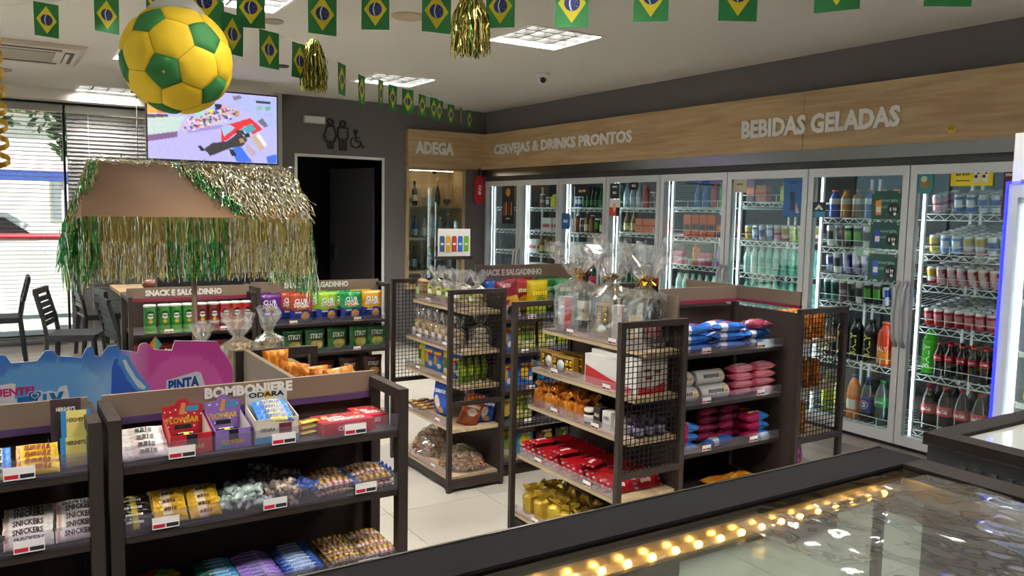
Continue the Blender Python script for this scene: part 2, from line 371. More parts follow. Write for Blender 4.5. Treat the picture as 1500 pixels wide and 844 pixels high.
def blind(x0, x1, tilt, label):
    o = tag(empty('venetian_blind', (x0, WY-.08, 0)), label, 'blind')
    W = x1-x0
    obj('head_rail', MB().box(.01, -.03, 2.62, W-.01, .03, 2.70).mesh('head_rail', mat('blind_rail', '9a9894', .5)), o)
    b = MB(); n = 6; hw = .027; pts = []
    for i in range(n+1):
        a = -1+2*i/n; pts.append((a*hw*math.cos(tilt), a*hw*math.sin(tilt)+.004*(1-a*a)))
    v = [(.015, p[0], p[1]) for p in pts]+[(W-.015, p[0], p[1]) for p in pts]
    b.add(v, [(i, i+1, n+2+i, n+1+i) for i in range(n)], 0, True); me = b.mesh('slat', slat_m)
    z = 2.585
    while z > .12:
        obj('slat', me, o, (0, 0, z)); z -= .046
    obj('bottom_rail', MB().box(.015, -.02, .07, W-.015, .02, .095).mesh('bottom_rail', slat_m), o)
    b = MB()
    for t_ in (.12, .5, .88): b.box(W*t_-.0015, -.03, .1, W*t_+.0015, -.028, 2.62)
    obj('ladder_cord', b.mesh('ladder_cord', M['white']), o); return o
for k in range(5):
    y0, y1 = .6+k*1.86, .6+(k+1)*1.86; wd = struct(empty('window_%d' % (k+4), (-3.25, y0, 0)), 'shop window with open blind on the left side of the room, pane %d' % (k+1), 'window')
    b = MB(); b.box(-.03, 0, .06, .03, .012, 2.66); b.box(-.03, 1.848, .06, .03, 1.86, 2.66); b.box(-.03, .012, .06, .03, 1.848, .09); b.box(-.03, .012, 2.63, .03, 1.848, 2.66); obj('window_frame', b.mesh('window_frame', M['black']), wd)
    obj('pane', MB().box(-.003, .012, .09, .003, 1.848, 2.63).mesh('pane', M['glass']), wd)
    bl_ = blind(0, 1.84, .1, 'open venetian blind on the left window wall outside the picture'); bl_['group'] = 'blinds of the left window wall'; bl_.rotation_euler = (0, 0, PI/2); bl_.location = (-3.13, y0+.01, 0)
blind(-3.15, -1.2, -.1, 'venetian blind with open slats beyond the left picture edge')
blind(-1.2, .715, -.1, 'venetian blind with open slats letting daylight in, at the left edge')
blind(.725, 2.67, 1.15, 'closed grey venetian blind behind the hanging screen')
# back door opening and the dark room behind it
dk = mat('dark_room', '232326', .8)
d1 = struct(empty('door_1', (0, 0, 0)), 'open dark doorway with white frame in the grey wall', 'door')
b = MB(); b.box(DX0-.03, 9.235, 0, DX0, 9.4, DZ+.03); b.box(DX1, 9.235, 0, DX1+.03, 9.4, DZ+.03); b.box(DX0, 9.235, DZ, DX1, 9.4, DZ+.03)
obj('door_frame', b.mesh('door_frame', M['white']), d1)
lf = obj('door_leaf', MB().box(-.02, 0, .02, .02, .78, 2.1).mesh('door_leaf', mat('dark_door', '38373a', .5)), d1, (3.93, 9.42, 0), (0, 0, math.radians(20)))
obj('door_pull', MB().box(-.05, .68, .95, -.02, .70, 1.15).mesh('door_pull', M['steel']), lf)
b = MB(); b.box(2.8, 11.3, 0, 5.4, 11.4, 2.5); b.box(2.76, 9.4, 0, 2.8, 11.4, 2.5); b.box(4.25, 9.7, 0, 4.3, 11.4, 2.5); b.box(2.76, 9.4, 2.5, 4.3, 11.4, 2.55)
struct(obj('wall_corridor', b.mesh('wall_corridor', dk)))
b = MB(); b.cbox(0, 0, 0, .16, .1, .3); b.cbox(0, -.055, .03, .1, .01, .04, 1); tag(obj('soap_dispenser', b.mesh('soap_dispenser', [M['white'], M['black']]), None, (3.22, 11.24, 1.2)), 'white wall dispenser inside the dark doorway', 'dispenser')

# wooden fascia boards with signs
fx = CX-.03
for (y0, y1) in ((-2.2, 1.0), (1.0, 4.25), (4.25, 9.2)):
    f_ = obj('trim_2', MB().box(fx, y0+.002, 2.127, 5.40, y1-.002, 2.568).mesh('trim_2', M['woody'])); struct(f_)
    if y1 == 9.2:
        word('lettering', f_, 'CERVEJAS & DRINKS PRONTOS', (fx-.012, 7.56, 2.347), (0, -1, 0), (0, 0, 1), .155, M['letter'], w=2.62, bold=.045, thick=(.012, 0, 0))
    if y1 == 4.25:
        word('lettering', f_, 'BEBIDAS GELADAS', (fx-.012, 4.15, 2.318), (0, -1, 0), (0, 0, 1), .15, M['letter'], w=1.42, bold=.045, thick=(.012, 0, 0))
f_ = struct(obj('trim_3', MB().box(4.276, 9.17, 2.126, fx, 9.25, 2.574).mesh('trim_3', M['wood'])))
word('lettering', f_, 'ADEGA', (4.63, 9.158, 2.36), (1, 0, 0), (0, 0, 1), .155, M['letter'], w=.53, bold=.045, thick=(0, .012, 0))
st = obj('trim_4', MB().box(CX-.02, 1.0, 2.035, 5.40, 9.2, 2.127).mesh('trim_4', M['steel'])); struct(st)
b = MB().lathe([(.026, 0), (.026, .003)], 18); b.xf(Matrix.Translation((fx-.003, 3.08, 2.20)) @ Matrix.Rotation(PI/2, 4, 'Y'))
bt = tag(obj('round_sticker', b.mesh('round_sticker', mat('yellow_sticker', 'e3c61e', .5))), 'small round yellow sticker on the wooden fascia', 'sticker')
word('lettering', bt, 'F15', (fx-.0045, 3.08, 2.20), (0, -1, 0), (0, 0, 1), .016, M['black'], bold=.03)
# toilet pictograms on the back wall
pm = mat('sign_black', '121212', .5)
def outline(mb, pts, wd, closed=True, y=9.238, m=0):
    n = len(pts)
    for i in range(n if closed else n-1):
        a = pts[i]; c = pts[(i+1) % n]; mb.bar((a[0], y, a[1]), (c[0], y, c[1]), .012, wd, m)
def ring(mb, x, z, r, wd, y=9.238, a0=0, a1=2*PI, n=16):
    pts = [(x+r*math.cos(a0+(a1-a0)*i/n), z+r*math.sin(a0+(a1-a0)*i/n)) for i in range(n+1)]
    outline(mb, pts, wd, False, y)
def pict(nm, f, lab):
    mb = MB(); f(mb); tag(obj(nm, mb.mesh(nm, pm)), lab, 'sign', 'toilet pictograms')
def woman(mb):
    x, z = 3.325, 2.62
    ring(mb, x, z-.03, .032, .02)
    outline(mb, [(x-.04, z-.075), (x+.04, z-.075), (x+.075, z-.2), (x+.05, z-.2), (x+.065, z-.245), (x+.03, z-.245), (x+.03, z-.33), (x+.008, z-.33), (x+.008, z-.25), (x-.008, z-.25), (x-.008, z-.33), (x-.03, z-.33), (x-.03, z-.245), (x-.065, z-.245), (x-.05, z-.2), (x-.075, z-.2)], .018)
def man(mb):
    x, z = 3.475, 2.61
    ring(mb, x, z-.03, .032, .02)
    outline(mb, [(x-.06, z-.075), (x+.06, z-.075), (x+.06, z-.2), (x+.04, z-.2), (x+.038, z-.33), (x+.008, z-.33), (x+.008, z-.21), (x-.008, z-.21), (x-.008, z-.33), (x-.038, z-.33), (x-.04, z-.2), (x-.06, z-.2)], .018)
def chairp(mb):
    x, z = 3.62, 2.53
    ring(mb, x+.01, z-.03, .022, .012); outline(mb, [(x+.01, z-.06), (x+.015, z-.14), (x+.07, z-.14), (x+.1, z-.21), (x+.125, z-.2)], .015, False)
    ring(mb, x+.01, z-.155, .06, .012, a0=2.0, a1=5.9)
    outline(mb, [(x+.015, z-.095), (x+.06, z-.1)], .01, False)
pict('toilet_pictogram', woman, 'black outline figure of a woman on the grey wall'); pict('toilet_pictogram', man, 'black outline figure of a man on the grey wall'); pict('toilet_pictogram', chairp, 'black outline wheelchair symbol on the grey wall')
o = tag(empty('emergency_light', (3.13, 9.25, 2.56)), 'small white emergency light fixed left of the toilet pictograms', 'light')
obj('housing', MB().box(-.12, -.05, 0, .12, 0, .08).mesh('housing', mat('lamp_white', 'c9c9c6', .5)), o); obj('lens', MB().box(-.11, -.056, .01, .11, -.05, .07).mesh('lens', M['white']), o)

# ceiling fittings
o = tag(empty('air_conditioner', (.22, 8.0, ZC-.003)), 'beige ceiling cassette air conditioner at the upper left', 'air conditioner')
acm = mat('cassette_plastic', 'cfc4b4', .5); acd = mat('cassette_slot', '3a332c', .6)
b = MB(); h = .48
b.prism([(-h, 0), (h, 0), (h-.05, -.035), (-h+.05, -.035)], -h, h, 'xz'); obj('panel', b.mesh('panel', acm), o)
obj('intake_grille', MB().box(-.26, -.26, -.042, .26, .26, -.034).mesh('intake_grille', mat('cassette_grille', '9c8f7e', .6)), o)
for s in (-1, 1):
    obj('air_slot', MB().box(-.3, s*.36-.035, -.038, .3, s*.36+.035, -.033).mesh('air_slot', acd), o)
    obj('air_slot', MB().box(s*.36-.035, -.3, -.038, s*.36+.035, .3, -.033).mesh('air_slot', acd), o)
    obj('flap', MB().box(-.29, s*.36-.03, -.05, .29, s*.36, -.044).mesh('flap', acm), o); obj('flap', MB().box(s*.36-.03, -.29, -.05, s*.36, .29, -.044).mesh('flap', acm), o)
def disc(x, y, r, lab, m_, cat='speaker', nm='ceiling_speaker'):
    b = MB().lathe([(r, 0), (r, -.008), (r*.94, -.014), (r*.9, -.008), (0.001, -.01)], 28); tag(obj(nm, b.mesh(nm, m_), None, (x, y, ZC)), lab, cat)
disc(2.321, 4.993, .11, 'round flat ceiling speaker between two hanging flags', mat('speaker_beige', 'c3b299', .7))
disc(1.642, 5.671, .07, 'small round ceiling vent right of the hanging ball', mat('vent_beige', 'a79c8c', .7), 'vent', 'ceiling_vent')
disc(.12, 9.3, .09, 'round ceiling disc at the left above the window', mat('vent_beige', 'a79c8c', .7), 'vent', 'ceiling_vent')
disc(2.22, 7.4, .06, 'dark slot-like ceiling diffuser behind a small flag', mat('slot_dark', '4d453d', .7), 'vent', 'ceiling_vent')
o = tag(empty('security_camera', (4.275, 6.317, ZC)), 'white dome security camera on the ceiling', 'camera')
obj('base', MB().lathe([(.065, 0), (.065, -.025), (.05, -.04), (.001, -.04)], 18).mesh('base', M['white']), o)
e_ = obj('eyeball', MB().ball(0, 0, -.05, .045, n=16, k=10).mesh('eyeball', M['white']), o)
b = MB().lathe([(.026, .0), (.026, .012), (.001, .014)], 14); b.xf(Matrix.Translation((-.02, -.035, -.062)) @ Matrix.Rotation(math.radians(110), 4, Vector((.86, -.5, 0)))); obj('lens', b.mesh('lens', M['black']), e_)
o = tag(empty('pendant_lamp', (1.40, 10.1, ZC)), 'pendant lamp on a thin black cord before the closed blind', 'lamp')
obj('canopy', MB().lathe([(.06, 0), (.06, -.02), (.001, -.022)], 18).mesh('canopy', M['black']), o); obj('cord', MB().tube([(0, 0, -.02), (0, 0, -1.25)], .004, 6).mesh('cord', M['black']), o)
obj('lamp_shade', MB().lathe([(.02, -1.22), (.05, -1.25), (.16, -1.42), (.155, -1.42), (.045, -1.26)], 20).mesh('lamp_shade', M['black']), o)
# red round sign and its bracket beside the coolers
o = tag(empty('hanging_red_sign', (5.26, 9.17, 1.72)), 'red rounded advertising sign on the wall left of the cooler doors', 'sign')
pts = [(.07*math.cos(a)+0, .26+.07*math.sin(a)) for a in [PI*i/10 for i in range(11)]]+[(.07*math.cos(a), .04+.07*math.sin(a)) for a in [PI+PI*i/10 for i in range(11)]]
obj('plate', MB().prism(pts, -.02, 0, 'xz').mesh('plate', mat('sign_red', 'b8202a', .45)), o)
word('lettering', o, '~3', (0, -.022, .15), (0, 0, 1), (-1, 0, 0), .05, M['letter'], w=.13, bold=.03); obj('bracket', MB().box(-.01, -.015, .33, .01, 0, .42).mesh('bracket', M['steel']), o)

# ---- hanging screen
o = tag(empty('television', (1.87, 8.46, 2.03)), 'wide flat television showing a surveillance view of the shop', 'television')
TW, TH = 1.24, .70
obj('casing', MB().box(-TW/2, 0, 0, TW/2, .05, TH).mesh('casing', M['black']), o)
b = MB(); b.box(-.03, .05, .3, .03, .1, .85-.02); b.box(-.2, .05, .2, .2, .065, .5); obj('ceiling_mount', b.mesh('ceiling_mount', M['black']), o)
nx, ny = 150, 84
def inpoly(p, poly):
    x, y = p; c = False; j = len(poly)-1
    for i in range(len(poly)):
        xi, yi = poly[i]; xj, yj = poly[j]
        if (yi > y) != (yj > y) and x < (xj-xi)*(y-yi)/(yj-yi)+xi: c = not c
        j = i
    return c
# shapes in picture fractions (x right, y down)
tvp = [([(0, 0), (1, 0), (1, 1), (0, 1)], 'b3b2ea'), ([(0, .5), (.5, .42), (.62, 1), (0, 1)], 'b4aee6'), ([(.6, .1), (1, 0), (1, .5)], 'a9b4e2'),
 ([(0, .43), (.28, .38), (.22, .6), (0, .68)], 'bfd0c8'), ([(0, .68), (.22, .6), (.22, .68), (0, .77)], '7a5a86'), ([(.0, .39), (.15, .37), (.15, .41), (0, .44)], '54484e'), ([(.0, .2), (.08, .2), (.1, .36), (0, .38)], 'e8a23a'), ([(.07, .3), (.14, .3), (.14, .36), (.07, .36)], 'e2703c'),
 ([(.24, .6), (.28, .4), (.62, .3), (.6, .42), (.3, .6)], 'c6b6dc'), ([(.35, .3), (.43, .28), (.42, .36), (.35, .38)], '9fd0b8'), ([(.44, .27), (.5, .25), (.5, .33), (.45, .34)], 'd8d83a'), ([(.5, .24), (.53, .22), (.55, .3), (.52, .34)], '2d50c8'), ([(.54, .18), (.62, .2), (.6, .28), (.55, .3)], 'e0a0b8'), ([(.5, .17), (.56, .17), (.55, .24), (.51, .25)], '34303e'),
 ([(.66, .24), (.7, .24), (.7, .31), (.66, .31)], 'd0a02c'), ([(.28, .58), (.55, .47), (.6, .5), (.3, .62)], '9a8cc8'), ([(.34, .5), (.4, .48), (.4, .52), (.34, .55)], 'd84860'), ([(.38, .41), (.46, .38), (.46, .42), (.38, .45)], 'd84a50'),
 ([(.55, .52), (.6, .46), (.78, .34), (.84, .42), (.88, .5), (.8, .58), (.74, .46), (.6, .68), (.55, .72)], 'd8383c'), ([(.72, .5), (.79, .42), (.83, .5), (.76, .58)], '4f9eb0'), ([(.84, .38), (.88, .33), (.93, .44), (.9, .47)], '6a6a78'), ([(.55, .5), (.62, .46), (.66, .5), (.57, .64)], '9fc0de'),
 ([(.82, .58), (.9, .78), (.86, .82), (.78, .62)], 'c2a890'), ([(.85, .55), (.92, .72), (.9, .76), (.83, .6)], 'e2e0d8'), ([(.75, .7), (.83, .85), (.8, .92), (.74, .8)], 'b9a2b4'),
 ([(.37, .8), (.39, .78), (.42, .84), (.41, .87), (.39, .86)], '2a2830'), ([(.41, .84), (.48, .74), (.6, .7), (.66, .6), (.7, .56), (.74, .64), (.76, .66), (.72, .76), (.62, .8), (.5, .9), (.46, .93), (.44, .88)], '3b3838'), ([(.66, .54), (.72, .52), (.74, .58), (.68, .62)], '403c3a'), ([(.73, .58), (.77, .56), (.78, .62), (.74, .64)], '2b2926'), ([(.69, .66), (.72, .64), (.74, .7), (.7, .72)], 'a9845a'),
 ([(.62, .82), (.7, .76), (.8, 1), (.67, 1)], '3f6fe0'), ([(.61, .82), (.64, .82), (.67, .9), (.63, .92)], '2c2a33'), ([(.91, .9), (1, .85), (1, 1), (.92, 1)], '3f6fd8'), ([(.83, .08), (.95, .08), (.95, .115), (.83, .115)], '3c3a44'), ([(.83, .17), (.88, .14), (.88, .2), (.84, .22)], '8fb0a8'), ([(.9, .16), (.95, .14), (.95, .2), (.91, .21)], '6fae92'), ([(.64, .05), (.7, .02), (.72, .06), (.66, .1)], '7a7488')]
b = MB(); vv = []; cc = []; fs = []
for j in range(ny+1):
    for i in range(nx+1):
        u, v = i/nx, j/ny; vv.append((-TW/2+.012+u*(TW-.024), -.002, TH-.014-v*(TH-.03)))
        c = 'b3b2ea'
        for poly, col in tvp:
            if inpoly((u, v), poly): c = col
        if inpoly((u, v), [(.26, .56), (.3, .4), (.62, .2), (.7, .3), (.6, .42), (.3, .6)]):
            hsh = math.sin(int(u*62+v*26)*12.9898+int(v*36-u*8)*78.233)*43758.5453; hsh -= math.floor(hsh)
            if hsh < .55: c = ('d8d4e8', 'c84858', '4a5ac0', 'd8c84a', '6a5a9a', 'e0a8c0', '3a3844', '7ab0a8')[int(hsh/.55*8)]
        k_ = 1+.08*noise.noise(Vector((u*30, v*20, 3)))+.05*noise.noise(Vector((u*80, v*60, 3)))
        cc.append(tuple(min(1, q*k_) for q in lin(c)))
for j in range(ny):
    for i in range(nx):
        a = j*(nx+1)+i; fs.append((a, a+nx+1, a+nx+2, a+1))
b.add(vv, fs, 0, False, cc)
obj('screen', b.mesh('screen', mat_print('screen_picture', .3, 0, .42), True), o)
# ---- outside, seen through the blind
struct(obj('ground', MB().box(-30, 10.84, -.25, 30, 60, -.02).box(-30, -20, -.25, -3.32, 10.84, -.02).mesh('ground', mat('pavement', 'c9c5bd', .9, var=(1.5, .08)))), 'pale pavement outside the window', 'pavement')
o = tag(empty('guard_rail', (-1, 13.2, 0)), 'red guard rail outside the window', 'rail')
obj('top_rail', MB().tube([(-5, 0, 1.13), (5, 0, 1.13)], .05, 10).mesh('top_rail', mat('red_rail', 'b01f34', .5)), o)
for x in (-4, -2, 0, 2): obj('rail_panel', MB().box(x+.04, -.02, .05, x+1.96, .02, .95).mesh('rail_panel', mat('panel_white', 'dcdad6', .8)), o)
for x in (-4, -2, 0, 2, 4): obj('post', MB().tube([(x, 0, -.02), (x, 0, 1.1)], .03, 8).mesh('post', M['white']), o)
o = tag(empty('parked_car', (-.6, 16.2, -.02)), 'white parked car beyond the red rail', 'car')
carp = [(-2.1, .35), (-2.1, .75), (-1.9, .9), (-1.1, .98), (-.5, 1.42), (.8, 1.45), (1.5, 1.02), (2.0, .92), (2.1, .4)]
obj('body', MB().prism(carp, -.8, .8, 'xz').mesh('body', mat('car_white', 'e8e8ea', .25, coat=.5)), o)
cg = mat('car_glass', '22262a', .1)
obj('side_window', MB().prism([(-.95, 1.0), (-.45, 1.36), (.1, 1.38), (.1, 1.0)], -.812, -.8, 'xz').mesh('side_window', cg), o); obj('side_window', MB().prism([(.16, 1.0), (.16, 1.38), (.75, 1.38), (1.25, 1.03)], -.812, -.8, 'xz').mesh('side_window', cg), o)
for x in (-1.35, 1.3):
    b = MB().lathe([(.31, -.1), (.33, -.06), (.33, .06), (.31, .1)], 20); b.xf(Matrix.Translation((x, -.74, .33)) @ Matrix.Rotation(PI/2, 4, 'X')); obj('wheel', b.mesh('wheel', M['black']), o)
o = tag(empty('market_canopy', (-.8, 19, -.02)), 'pink and white canopy tent with a blue edge outside', 'canopy')
b = MB(); b.add([(-2.2, -1.6, 2.2), (2.2, -1.6, 2.2), (2.2, 1.6, 2.2), (-2.2, 1.6, 2.2), (0, 0, 3.1)], [(0, 1, 4), (1, 2, 4), (2, 3, 4), (3, 0, 4)]); obj('roof_cloth', b.mesh('roof_cloth', mat('canopy_cloth', 'e6c3c9', .8)), o)
b = MB(); b.box(-2.2, -1.61, 2.02, 2.2, -1.59, 2.2); b.box(2.19, -1.6, 2.02, 2.21, 1.6, 2.2); obj('valance', b.mesh('valance', mat('canopy_blue', '3f57a8', .8)), o)
for sx in (-2.1, 2.1):
    for sy in (-1.5, 1.5): obj('leg', MB().tube([(sx, sy, 0), (sx, sy, 2.2)], .03, 8).mesh('leg', M['white']), o)
o = tag(empty('house', (0, 27, -.1)), 'pale rendered house across the street', 'building')
obj('wall', MB().box(-14, 0, 0, 9, 4, 4.2).mesh('wall', mat('render_white', 'dcd8d0', .9)), o)
for x in (-7, -3.4, -.6, 2.2, 5): 
    w_ = obj('window', MB().box(x-.7, -.05, 1.2, x+.7, 0, 2.6).mesh('window', mat('window_grey', '8a9096', .3)), o)
    for q in (-.35, 0, .35): obj('window_bar', MB().box(x+q-.02, -.08, 1.2, x+q+.02, -.05, 2.6).mesh('window_bar', M['white']), w_)
obj('roof_edge', MB().box(-14.2, -.3, 4.2, 9.2, 4.2, 4.4).mesh('roof_edge', mat('roof_clay', '9a7a66', .8)), o)
o = tag(empty('water_barrel', (1.75, 22.0, -.02)), 'blue and white drum standing outside', 'barrel')
obj('drum', MB().lathe([(.28, 0), (.3, .05), (.3, 1.2), (.28, 1.25)], 20).mesh('drum', mat('drum_blue', '4b86c8', .5)), o); obj('lid', MB().lathe([(.29, 1.25), (.29, 1.6), (.2, 1.7), (.001, 1.7)], 20).mesh('lid', M['white']), o)
o = tag(empty('street_tree', (.3, 15.2, -.02)), 'leafy green tree outside, seen at the top of the open blind', 'tree')
obj('trunk', MB().tube([(1.9, 1, 0), (1.8, .8, 2), (1.2, .4, 3.2), (.4, 0, 4)], [.16, .13, .1, .06], 10).mesh('trunk', mat('bark', '5a4a3a', .9)), o)
b = MB(); R_ = random.Random(3)
for k in range(2600):
    cxx, cz, rr = R_.choice(((-1.6, 4.2, 1.0), (-.5, 4.0, 1.1), (.3, 3.6, .9), (.95, 2.7, .45), (1.0, 3.3, .6), (-2.6, 4.3, 1.0)))
    d = Vector((R_.gauss(0, 1), R_.gauss(0, 1), R_.gauss(0, 1))).normalized()*rr*R_.random()**.4; p = Vector((cxx, 0, cz))+d
    a = Vector((R_.gauss(0, 1), R_.gauss(0, 1), R_.gauss(0, .6))).normalized()*.09; c_ = a.cross(Vector((R_.gauss(0, 1), R_.gauss(0, 1), 1))).normalized()*.05
    b.add([p-a, p+c_, p+a, p-c_], [(0, 1, 2, 3)])
stuff(obj('foliage', b.mesh('foliage', mat('leaf_green', '4a6a30', .6, var=(4, .3))), o))
# ================================================================== DRINKS: templates
def shade(c, k): return tuple(min(1, x*k) for x in c)
def mk_can(name, base, acc, r=.033, h=.122, style='band', acc2=None):
    B, A = lin(base), lin(acc); A2 = lin(acc2) if acc2 else A; S = (.75, .75, .76)
    zs = [0, .006, .012, .03, .05, .062, .075, .09, h-.016, h-.008, h-.004, h]
    zs = [0, .006] + [.012+(h-.03)*i/9 for i in range(10)] + [h-.010, h-.004, h]
    rs = [r*.78, r*.9] + [r]*10 + [r*.93, r*.86, r*.88]
    def fc(a, i, z):
        if i < 1 or i >= 12: return S
        t = (z-.012)/(h-.03); fr = math.cos(a-PI)
        if style == 'band': return A if .35 < t < .65 else B
        if style == 'logo': return A if fr > .55 and .25 < t < .8 else B
        if style == 'split': return A if math.sin(2*a+t*2) > 0 else B
        if style == 'two': return A if t > .55 else (A2 if t < .2 else B)
        if style == 'quad': return A if (t > .5) == (math.sin(a) > 0) else B
        return B
    mb = MB(); mb.lathe(list(zip(rs, zs)), 14, 0, fcol=fc)
    mb.lathe([(r*.80, h-.003), (.001, h-.004)], 14, 1)
    return Tpl(name, mb.mesh(name, [M['can'], M['chrome']], True))
PROF = {'pet2': [(.6, 0), (.95, .01), (1, .03), (1, .30), (.97, .33), (1, .36), (1, .56), (.98, .60), (.9, .70), (.62, .82), (.36, .90), (.30, .93), (.30, .955)],
        'pet6': [(.6, 0), (.95, .012), (1, .04), (.98, .22), (.92, .3), (1, .38), (1, .58), (.9, .68), (.6, .8), (.42, .88), (.4, .94), (.4, .95)],
        'jug': [(.7, 0), (.97, .02), (1, .05), (1, .25), (.92, .32), (1, .4), (1, .62), (.9, .72), (.85, .78), (.6, .85), (.45, .9), (.45, .95)],
        'wine': [(.6, 0), (.96, .008), (1, .02), (1, .55), (.97, .62), (.8, .68), (.5, .74), (.39, .78), (.37, .95), (.41, .955), (.41, .985), (.36, .99)],
        'long': [(.6, 0), (.95, .01), (1, .02), (1, .45), (.9, .55), (.6, .68), (.42, .78), (.38, .95)],
        'wide': [(.7, 0), (.97, .01), (1, .04), (1, .7), (.95, .78), (.7, .85), (.5, .88), (.5, .94)],
        'champ': [(.6, 0), (.97, .01), (1, .03), (.98, .35), (.88, .48), (.62, .62), (.42, .74), (.36, .85), (.38, .98)]}
_liq = {}
def liq(c, rough=.12):
    if c not in _liq: _liq[c] = mat('bottle_'+c, c, rough, 0, spec=.6, coat=.4)
    return _liq[c]
def mk_bottle(name, kind, r, h, liquid, labelcol=None, lz=(.36, .56), cap='d8202a', txt=None, txtcol='ffffff', acc=None, band=None, n=16, clear_neck=None, th=None, vert=False, caph=None):
    prof = [(a*r, z*h) for a, z in PROF[kind]]
    mb = MB(); ms = None
    mats = [liq(liquid)]
    if clear_neck:
        mats.append(liq(clear_neck)); ms = [0 if prof[i][1] < h*.6 else 1 for i in range(len(prof)-1)]
    mb.lathe(prof, n, 0, ms=ms); parts = [('body', mb.mesh('body', mats))]
    if labelcol:
        L, A = lin(labelcol), lin(acc) if acc else None
        z0, z1 = lz[0]*h, lz[1]*h; mb = MB()
        def fc(a, i, z):
            t = (z-z0)/(z1-z0)
            if band == 'stripe' and A and (t < .16 or t > .84): return A
            if band == 'front' and A and math.cos(a-PI) > .5: return A
            if band == 'low' and A and t < .4: return A
            return L
        rr = r*1.012
        mb.lathe([(rr, z0+(z1-z0)*i/6) for i in range(7)], n, 0, fcol=fc)
        # open ends: drop the two caps
        for _ in range(2): mb.f.pop(); mb.m.pop(); mb.sm.pop()
        subs = []
        if txt:
            tb = MB(); zc = (z0+z1)/2
            if vert:
                letters(tb, txt, (z1-z0)*.82, th or r*.9, lambda u, v: (-(rr+.0008)*math.cos(v/rr), (rr+.0008)*math.sin(v/rr)*-1*-1, zc+u), 0, None, .02, 1)
            else:
                letters(tb, txt, r*1.5, th or (z1-z0)*.4, lambda u, v: (-(rr+.0008)*math.cos(u/rr), -(rr+.0008)*math.sin(u/rr), zc+v), 0, None, .02, 1)
            subs.append(('lettering', tb.mesh('lettering', mat('ink_'+txtcol, txtcol, .5))))
        parts.append(('wrap_label', mb.mesh('wrap_label', M['can'], True), subs))
    tz = prof[-1][1]; tr = prof[-1][0]; ch = caph or h*.055
    parts.append(('cap', MB().lathe([(tr*1.2, tz-ch*.45), (tr*1.2, tz+ch*.5), (tr*1.05, tz+ch*.6), (.001, tz+ch*.6)], 12).mesh('cap', mat('cap_'+cap, cap, .4))))
    return Tpl(name, None, parts)
def mk_carton(name, base, acc, w_=.07, d_=.07, h=.2, txt=None):
    B, A = lin(base), lin(acc); mb = MB()
    n = 6
    for face in range(4):
        v = []; c = []
        for j in range(9):
            for i in range(n+1):
                u = i/n-.5; t = j/8
                p = [(-d_/2, -u*w_), (u*d_, -w_/2), (d_/2, u*w_), (-u*d_, w_/2)][face]; v.append((p[0], p[1], t*h)); c.append(A if (.3 < t < .62 and abs(u) < .4) else B)
        mb.add(v, [(j*(n+1)+i, j*(n+1)+i+1, (j+1)*(n+1)+i+1, (j+1)*(n+1)+i) for j in range(8) for i in range(n)], 0, False, c)
    mb.box(-d_/2, -w_/2, 0, d_/2, w_/2, .001, 0, B); mb.box(-d_/2, -w_/2, h-.001, d_/2, w_/2, h, 0, B)
    return Tpl(name, mb.mesh(name, M['inkm'], True))
CAN = {k: mk_can('drink_can', *v) for k, v in dict(
 red=('b0141f', 'c8858c', .033, .122, 'logo'), redl=('a81c30', 'd8b4ba', .033, .122, 'split'), blue=('1f3f9e', 'd8dce6', .033, .122, 'logo'), sil=('c9ccd2', '3a56a8', .033, .122, 'logo'), grn=('1f9a4a', '0d5a2a', .033, .122, 'band'),
 lblue=('6f9be0', 'dfe9f6', .033, .122, 'logo'), whit=('dfe4dc', 'c8a83c', .033, .122, 'two', 'bb2a3a'), lime=('b8d23a', 'e6ecd0', .033, .122, 'logo'), pinkc=('d8a8b4', 'c03a5a', .033, .122, 'band'), yel=('d8b828', '8a5a18', .033, .122, 'band'),
 blk=('1b1c1e', '4f9a2c', .033, .158, 'logo'), whtb=('d6d8d6', '33373a', .033, .158, 'logo'), gry=('8f9396', '26292c', .033, .158, 'split'), mar=('7a4a58', 'b8a4aa', .033, .158, 'band'), tealc=('1f6a5c', '0f3a34', .033, .158, 'logo'),
 purp=('3a2f9a', 'c9c8e6', .033, .158, 'split'), rb=('2348a8', 'd6d8de', .0265, .135, 'quad')).items()}
